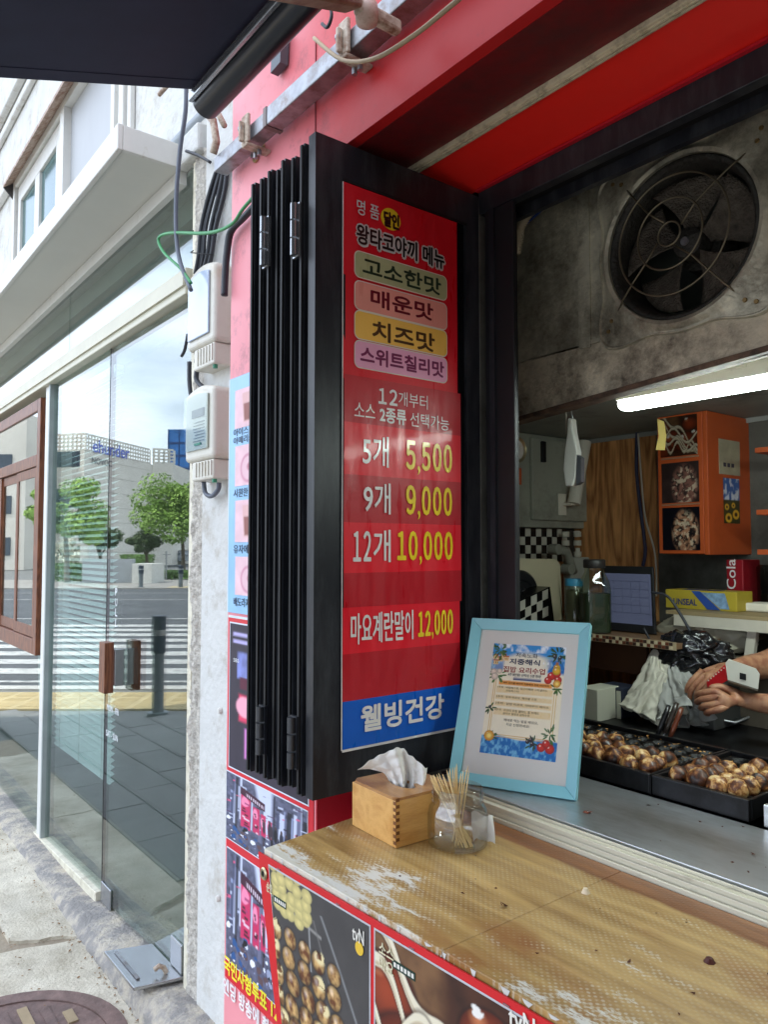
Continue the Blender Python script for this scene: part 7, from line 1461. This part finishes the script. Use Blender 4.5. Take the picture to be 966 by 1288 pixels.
# white paper, books behind the frame
Yb = 1.75
def standbox(px0, px1, pt, X, th, mat, name, label, cat, z0=ZR, thick_dir=(.35, 0, 0)):
    a = PX(px0, 900, X); b = PX(px1, 900, X); zt_ = PX((px0+px1)/2, pt, X).z; return tag(MB().box((X, b.y, z0), (X+th, a.y, zt_)).build(name, mat, bevel=.002), label, cat)
standbox(728, 752, 866, 2.1, .12, M('ribbed_paper', L(190, 190, 172), .7, var=.05), 'paper_stack', 'ribbed stack of pale paper right behind the blue picture frame', 'paper stack')
t = thing('binder', 'dark blue binder with a pale label standing behind the griddle', 'binder', (2.18, 1.65, ZR)); a = PX(750, 900, 2.2); b = PX(783, 900, 2.2); zt_ = PX(770, 864, 2.2).z
MB().box((2.2, b.y, ZR), (2.3, a.y, zt_)).build('cover', M('binder_navy', L(40, 46, 62), .5), t, bevel=.004); MB().box((2.1985, b.y+.055, ZR+.04), (2.1998, a.y-.005, zt_-.015)).build('label_sheet', M('ribbed_paper', L(190, 190, 172)), t)
MB().box((2.1985, b.y+.004, ZR+.0), (2.1998, b.y+.02, zt_-.01)).build('spine_strip', M('ribbed_paper', L(190, 190, 172)), t)
MB().box((2.1985, b.y+.028, ZR+.01), (2.1996, b.y+.042, zt_-.03)).build('red_mark', M('spine_red', L(150, 60, 50), .5), t)
# ---- cloths and bags
def crumple(name, c, dims, seed, mat, label, cat, amp=.35, fr=3.0, yaw=0, sharp=1.0, lev=5, solid=0):
    bm = bmesh.new(); bmesh.ops.create_icosphere(bm, subdivisions=lev, radius=1); R = Matrix.Rotation(yaw, 3, 'Z')
    for v in bm.verts:
        p = v.co.copy(); o = Vector((seed*3.1, seed*1.7, 0)); wv_ = Vector((noise.noise(p*1.7+o), noise.noise(p*1.7+o+Vector((9, 0, 0))), noise.noise(p*1.7+o+Vector((0, 9, 0)))))*.55; pq = p+wv_; n1 = 1-abs(noise.noise(pq*fr+o))*3.4; n2 = noise.noise(p*fr*.45+o*2); n3 = 1-abs(noise.noise(pq*fr*2.1+o))*3; n3 += .5*(1-abs(noise.noise(pq*fr*4.5+o))*3)
        k = 1+amp*(.42*n1*sharp+n2*1.1+.2*n3*sharp); q = R @ Vector((p.x*dims[0]*k, p.y*dims[1]*k, p.z*dims[2]*k)); q.z = max(q.z, -dims[2]*.72); v.co = q
    me = bpy.data.meshes.new(name); bm.to_mesh(me); bm.free(); me.materials.append(mat)
    for f in me.polygons: f.use_smooth = True
    o = bpy.data.objects.new(name, me); C.objects.link(o); o.location = c; WL[o.name] = Vector(c); return tag(o, label, cat)
clo = M('white_cloth', L(196, 192, 176), .8, var=.06); 
Xk = 2.28
def drape(name, top, bot, r0, r1, nf, seed, mat, label, cat, flat=.6, amp=.35, nu=150, nv=44, solid=.0006):
    """sheet gathered at the top and hanging in pleats towards a spread, rumpled hem"""
    top, bot = Vector(top), Vector(bot); ax = (bot-top); L_ = ax.length; ax.normalize(); q = Vector((0, 1, 0)); q = (q-ax*q.dot(ax)).normalized(); e_ = ax.cross(q); o_ = Vector((seed*2.3, 0, 0))
    def fn(u, v):
        t = 2*math.pi*u; r = r0+(r1-r0)*v**.8; ph = nf*t+1.2*math.sin(t*2+seed)+.9*noise.noise(Vector((math.cos(t)*2, math.sin(t)*2, v*2))+o_)*3; fold = (abs(math.sin(ph/2))*2-1)*amp*(.35+.65*v)
        n2 = noise.noise(Vector((math.cos(t)*4, math.sin(t)*4, v*6))+o_)*.16+(1-abs(noise.noise(Vector((math.cos(t)*3, math.sin(t)*3, v*5))+o_*2))*3.2)*.10
        rr_ = r*(1+fold+n2); hem = 1+.10*noise.noise(Vector((math.cos(t)*2, math.sin(t)*2, 9))+o_)*v
        p = top+ax*L_*v*hem+q*math.cos(t)*rr_+e_*math.sin(t)*rr_*flat; p.z = max(p.z, .989+.004*math.sin(t*5)); return p
    o = tag(MB().grid(fn, nu, nv).build(name, mat, smooth='all'), label, cat); o.modifiers.new('s', 'SOLIDIFY').thickness = solid; return o
drape('dish_cloth', PX(827, 817, Xk), PX(822, 893, Xk-.04), .012, .085, 5, 2, clo, 'off white cloth gathered at the top and hanging in pleats beside the griddle', 'cloth')
drape('dish_cloth', PX(835, 846, Xk-.03), PX(806, 900, Xk-.10), .015, .060, 4, 5, clo, 'smaller folded white cloth spread low in front of the wooden panel', 'cloth')
def plasticmat():
    m = bpy.data.materials.new('thin_plastic'); m.use_nodes = True; n = m.node_tree; p = n.nodes['Principled BSDF']; p.inputs['Base Color'].default_value = L(196, 196, 190); p.inputs['Roughness'].default_value = .25; p.inputs['Alpha'].default_value = .6; p.inputs['Coat Weight'].default_value = .3; p.inputs['Transmission Weight'].default_value = 0; p.inputs['Subsurface Weight'].default_value = .0; return m
plm = plasticmat()
drape('plastic_bag', PX(846, 840, 2.30), PX(866, 904, 2.20), .030, .072, 5, 9, plm, 'crinkled translucent plastic bag being opened by the hands', 'plastic bag', .7, .42, 170, 60, .0002)
bp = PX(868, 818, 2.36); crumple('black_bag', (bp.x, bp.y, 1.20), (.08, .12, .075), 8, M('black_plastic', L(24, 24, 26), .25, coat=.5), 'shiny black plastic bag lying behind the translucent bag', 'plastic bag', .3, 1.8)
bp = PX(893, 808, 2.55); o = crumple('white_food_pack', (bp.x, bp.y+.02, 1.25), (.08, .17, .075), 11, M('pack_white', L(176, 170, 150), .5, var=.06), 'creased white food pack with small black print under the work shelf', 'food pack', .16, 2.0)
bp = PX(868, 845, 2.38); tag(MB().box((2.28, bp.y-.14, ZR+.001), (2.6, bp.y+.12, 1.12)).build('grey_crate', M('grey_crate', L(70, 70, 68), .6), bevel=.006), 'low dark grey crate carrying the bags at the back', 'crate')
tag(MB().box((2.44, bp.y-.25, ZR+.001), (2.62, bp.y+.14, 1.19)).build('cardboard_box', M('cardboard_dk', L(92, 84, 70), .7)), 'dull cardboard box behind the black bag', 'box')
# tongs / knife handles
for k, (x, y, c, lab) in enumerate(((836, 905, (30, 30, 32), 'black handled pick leaning on the back rim of the griddle'), (846, 902, (54, 46, 40), 'dark brown handled pick between the other two handles'), (852, 908, (110, 56, 34), 'red brown handled pick resting on the griddle rim'))):
    a = PX(x-9, y+20, 1.93); b = PX(x+6, y-18, 1.97); t = thing('takoyaki_pick', lab, 'pick', a)
    MB().tube([a, a.lerp(b, .3), a.lerp(b, .7), b], [.006, .007, .0075, .006], 10).build('handle', M('handle%d' % k, L(*c), .35, coat=.4), t, smooth='all'); MB().cyl(a-(b-a)*.55, a, .0018, n=6).build('needle', steel, t)
# ================================================================== PERSON (bare forearms and black sleeves reaching in from the right)
skinm = bpy.data.materials.new('skin'); skinm.use_nodes = True; _p = skinm.node_tree.nodes['Principled BSDF']; _p.inputs['Base Color'].default_value = L(170, 120, 90); _p.inputs['Roughness'].default_value = .5; _p.inputs['Subsurface Weight'].default_value = .12; _p.inputs['Subsurface Radius'].default_value = (.012, .005, .003); _p.inputs['Subsurface Scale'].default_value = 1
_n = skinm.node_tree; _c = _n.nodes.new('ShaderNodeTexNoise'); _c.inputs['Scale'].default_value = 38; _c.inputs['Detail'].default_value = 6; _g = _n.nodes.new('ShaderNodeNewGeometry'); _n.links.new(_g.outputs['Position'], _c.inputs[0]); _r = _n.nodes.new('ShaderNodeValToRGB'); _r.color_ramp.elements[0].position = .36; _r.color_ramp.elements[0].color = L(150, 96, 72); _r.color_ramp.elements[1].position = .64; _r.color_ramp.elements[1].color = L(186, 138, 104); _n.links.new(_c.outputs[0], _r.inputs[0]); _n.links.new(_r.outputs[0], _p.inputs['Base Color']); _t = _n.nodes.new('ShaderNodeTexNoise'); _t.inputs['Scale'].default_value = 90; _t.inputs['Detail'].default_value = 5; _b = _n.nodes.new('ShaderNodeBump'); _b.inputs['Strength'].default_value = .2; _b.inputs['Distance'].default_value = .002; _n.links.new(_t.outputs[0], _b.inputs['Height']); _n.links.new(_b.outputs[0], _p.inputs['Normal'])
def person():
    XH_ = 2.14
    h2 = PX(912, 880, XH_)           # near hand (lower, back of the hand toward us)
    h1 = PX(893, 848, XH_+.06)       # far hand holding the red box from behind
    t = thing('person', 'person in a black short sleeved top packing a red and white box with both hands', 'person', (2.75, .62, 0))
    V = Vector; base = V((2.78, .66, 0))
    pel = base+V((0, 0, 1.0)); chest = base+V((-.02, .02, 1.30)); neck = base+V((-.04, .03, 1.47)); head = base+V((-.10, .07, 1.60)); top = base+V((-.11, .08, 1.68))
    shN = base+V((-.13, -.14, 1.41)); shF = base+V((.06, .19, 1.41))      # near / far shoulder
    elN = PX(1045, 892, XH_+.03)+V((.06, -.02, -.02)); wrN = h2+RT*.062+V((.0, 0, -.004))
    elF = PX(962, 838, 2.42); wrF = h1+RT*.055+V((.03, 0, .015))
    pts = [pel, chest, neck, head, top, shN, elN, elN.lerp(wrN, .35), elN.lerp(wrN, .75), wrN, shF, elF, elF.lerp(wrF, .35), elF.lerp(wrF, .75), wrF,
           base+V((-.05, -.10, .9)), base+V((-.06, -.10, .5)), base+V((-.05, -.10, .08)), base+V((-.02, .10, .9)), base+V((-.03, .10, .5)), base+V((-.02, .10, .08)), base+V((-.19, -.10, .05)), base+V((-.16, .10, .05))]
    rad = [.14, .145, .055, .085, .075, .055, .040, .039, .031, .026, .055, .045, .044, .034, .027, .09, .06, .045, .09, .06, .045, .035, .035]
    ed = [(0, 1), (1, 2), (2, 3), (3, 4), (1, 5), (5, 6), (6, 7), (7, 8), (8, 9), (1, 10), (10, 11), (11, 12), (12, 13), (13, 14), (0, 15), (15, 16), (16, 17), (0, 18), (18, 19), (19, 20), (17, 21), (20, 22)]
    def hand(w, d, side_, nrm, curl, fan=1.0, thumb=1):
        """w wrist, d direction to knuckles, side_ toward the thumb, nrm = back of the hand"""
        d, side_, nrm = d.normalized(), side_.normalized(), nrm.normalized(); i0 = len(pts)
        pts.append(w+d*.03); rad.append((.026, .018)); ed.append((curr, i0)); pts.append(w+d*.058); rad.append((.033, .019)); ed.append((i0, i0+1)); c_i = i0+1
        for q, (off, ln) in enumerate(((.027, .040), (.009, .046), (-.010, .042), (-.028, .034))):
            k = w+d*.088+side_*off; b = len(pts); pts.append(k+nrm*.002); rad.append(.0115); ed.append((c_i, b)); prev = b; dirv = d.copy(); p = k.copy()
            for s_, f_ in ((1.0, 1.0), (.62, .95), (.5, .85)):
                ang = curl[q]; rotax = side_.cross(nrm) if False else side_; dirv = (Matrix.Rotation(ang, 3, side_) @ dirv); p = p+dirv*ln*s_; pts.append(p.copy()); rad.append(.0092*f_); ed.append((prev, len(pts)-1)); prev = len(pts)-1
        tb_ = len(pts); pts.append(w+d*.035+side_*.032-nrm*.006); rad.append(.0135); ed.append((i0, tb_)); pts.append(w+d*.065+side_*.045-nrm*.018); rad.append(.0115); ed.append((tb_, tb_+1)); pts.append(w+d*.092+side_*.040-nrm*.026); rad.append(.0095); ed.append((tb_+1, tb_+2))
    global curr
    F2 = Vector((FW.x, FW.y, 0)).normalized(); U2 = Vector((0, 0, 1))
    curr = 9; dN = -RT*.95+U2*.05-F2*.1; nN = (-F2*.75+U2*.35); sN = U2*.8+F2*.5; nN = (nN-dN.normalized()*nN.dot(dN.normalized())).normalized(); sN = dN.normalized().cross(nN); sN = sN if sN.z > 0 else -sN
    sg = 1 if (Matrix.Rotation(.5, 3, sN) @ dN.normalized()).dot(nN) < 0 else -1
    hand(wrN, dN, sN, nN, [sg*.75, sg*.8, sg*.85, sg*.9])
    curr = 14; dF = -RT*.9-U2*.25-F2*.15; nF = (-F2*.3+U2*.8); nF = (nF-dF.normalized()*nF.dot(dF.normalized())).normalized(); sF = dF.normalized().cross(nF); sF = sF if sF.dot(F2) > 0 else -sF
    sg = 1 if (Matrix.Rotation(.5, 3, sF) @ dF.normalized()).dot(nF) < 0 else -1
    hand(wrF, dF, sF, nF, [sg*.45, sg*.5, sg*.55, sg*.6])
    skin('body', pts, ed, rad, skinm, t, 2)
    bt = M('black_cotton', L(22, 23, 28), .85, var=.1, bump=.2, bs=300)
    sp = [pel-V((0, 0, .05)), chest, neck-V((0, 0, .035)), shN, shN.lerp(elN, .55), shF, shF.lerp(elF, .9)]
    skin('shirt', sp, [(0, 1), (1, 2), (1, 3), (3, 4), (1, 5), (5, 6)], [.165, .165, .07, .075, .062, .075, .066], bt, t, 2)
    skin('trousers', [pel-V((0, 0, .04)), base+V((-.05, -.10, .88)), base+V((-.06, -.10, .5)), base+V((-.05, -.10, .12)), base+V((-.02, .10, .88)), base+V((-.03, .10, .5)), base+V((-.02, .10, .12))], [(0, 1), (1, 2), (2, 3), (0, 4), (4, 5), (5, 6)], [.155, .105, .08, .07, .105, .08, .07], M('dark_trousers', L(34, 36, 44), .85), t, 2)
    hb_ = MB().lathe([(0, .105), (.05, .095), (.085, .05), (.094, 0), (.088, -.05), (.07, -.08)], top+V((.03, -.01, -.015)), 24).build('hair', M('black_hair', L(26, 22, 22), .6, var=.2, vs=60, bump=.5, bs=200), t, smooth='all')
    fd = V((-.8, .6, 0)).normalized(); fs_ = V((.6, .8, 0))
    for s_ in (-1, 1): MB().lathe([(0, .010), (.007, .008), (.010, 0)], head+fd*.083+fs_*.03*s_+V((0, 0, .02)), 12, fd).build('eye', M('eye_dark', L(40, 30, 28), .2), t, smooth='all')
    MB().tube([head+fd*.085+V((0, 0, .02)), head+fd*.108+V((0, 0, -.015)), head+fd*.09+V((0, 0, -.024))], [.007, .012, .008], 8).build('nose', skinm, t, smooth='all')
    MB().tube([head+fd*.083-fs_*.022+V((0, 0, -.045)), head+fd*.093+V((0, 0, -.043)), head+fd*.083+fs_*.022+V((0, 0, -.045))], .005, 8).build('mouth', M('lip', L(150, 80, 76), .5), t, smooth='all')
    # box
    Xb = XH_+.02; P_ = lambda px, py, d=0: PX(px, py, Xb+d)
    bx = thing('takeaway_box', 'red paper box with an open white lid flap held by the hands', 'paper box', P_(905, 855))
    MB().prism([P_(889, 858), P_(912, 836), P_(916, 856), P_(905, 862), P_(890, 865)], (.10, .03, 0)).build('red_body', M('box_red', L(196, 26, 34), .45, var=.08), bx, bevel=.002)
    MB().prism([P_(913, 834, -.012), P_(917, 829, -.012), P_(951, 841, -.012), P_(956, 848, -.012), P_(954, 867, -.012), P_(916, 855, -.012)], (.004, .001, 0)).build('lid_flap', M('box_white', L(226, 224, 208), .5, var=.02), bx)
    MB().prism([P_(916, 8556/10, -.010), P_(954, 867.5, -.010), P_(954, 868, .06), P_(918, 860, .06)], (0, 0, -.003)).build('inner_flap', M('box_kraft', L(150, 142, 122), .6), bx)
    MB().prism([P_(931, 846, -.0135), P_(939, 848, -.0135), P_(939, 856, -.0135), P_(931, 854, -.0135)], (-.0005, 0, 0)).build('printed_mark', black_rub, bx)
    for i in range(7): q = P_(891+3.2*i, 856.5-2.6*i, -.001); MB().obox(q, (-.0004, 0, 0), (0, -.004, 0), (0, 0, .0035)).build('printed_dot', M('box_white', L(226, 224, 208)), bx)
person()
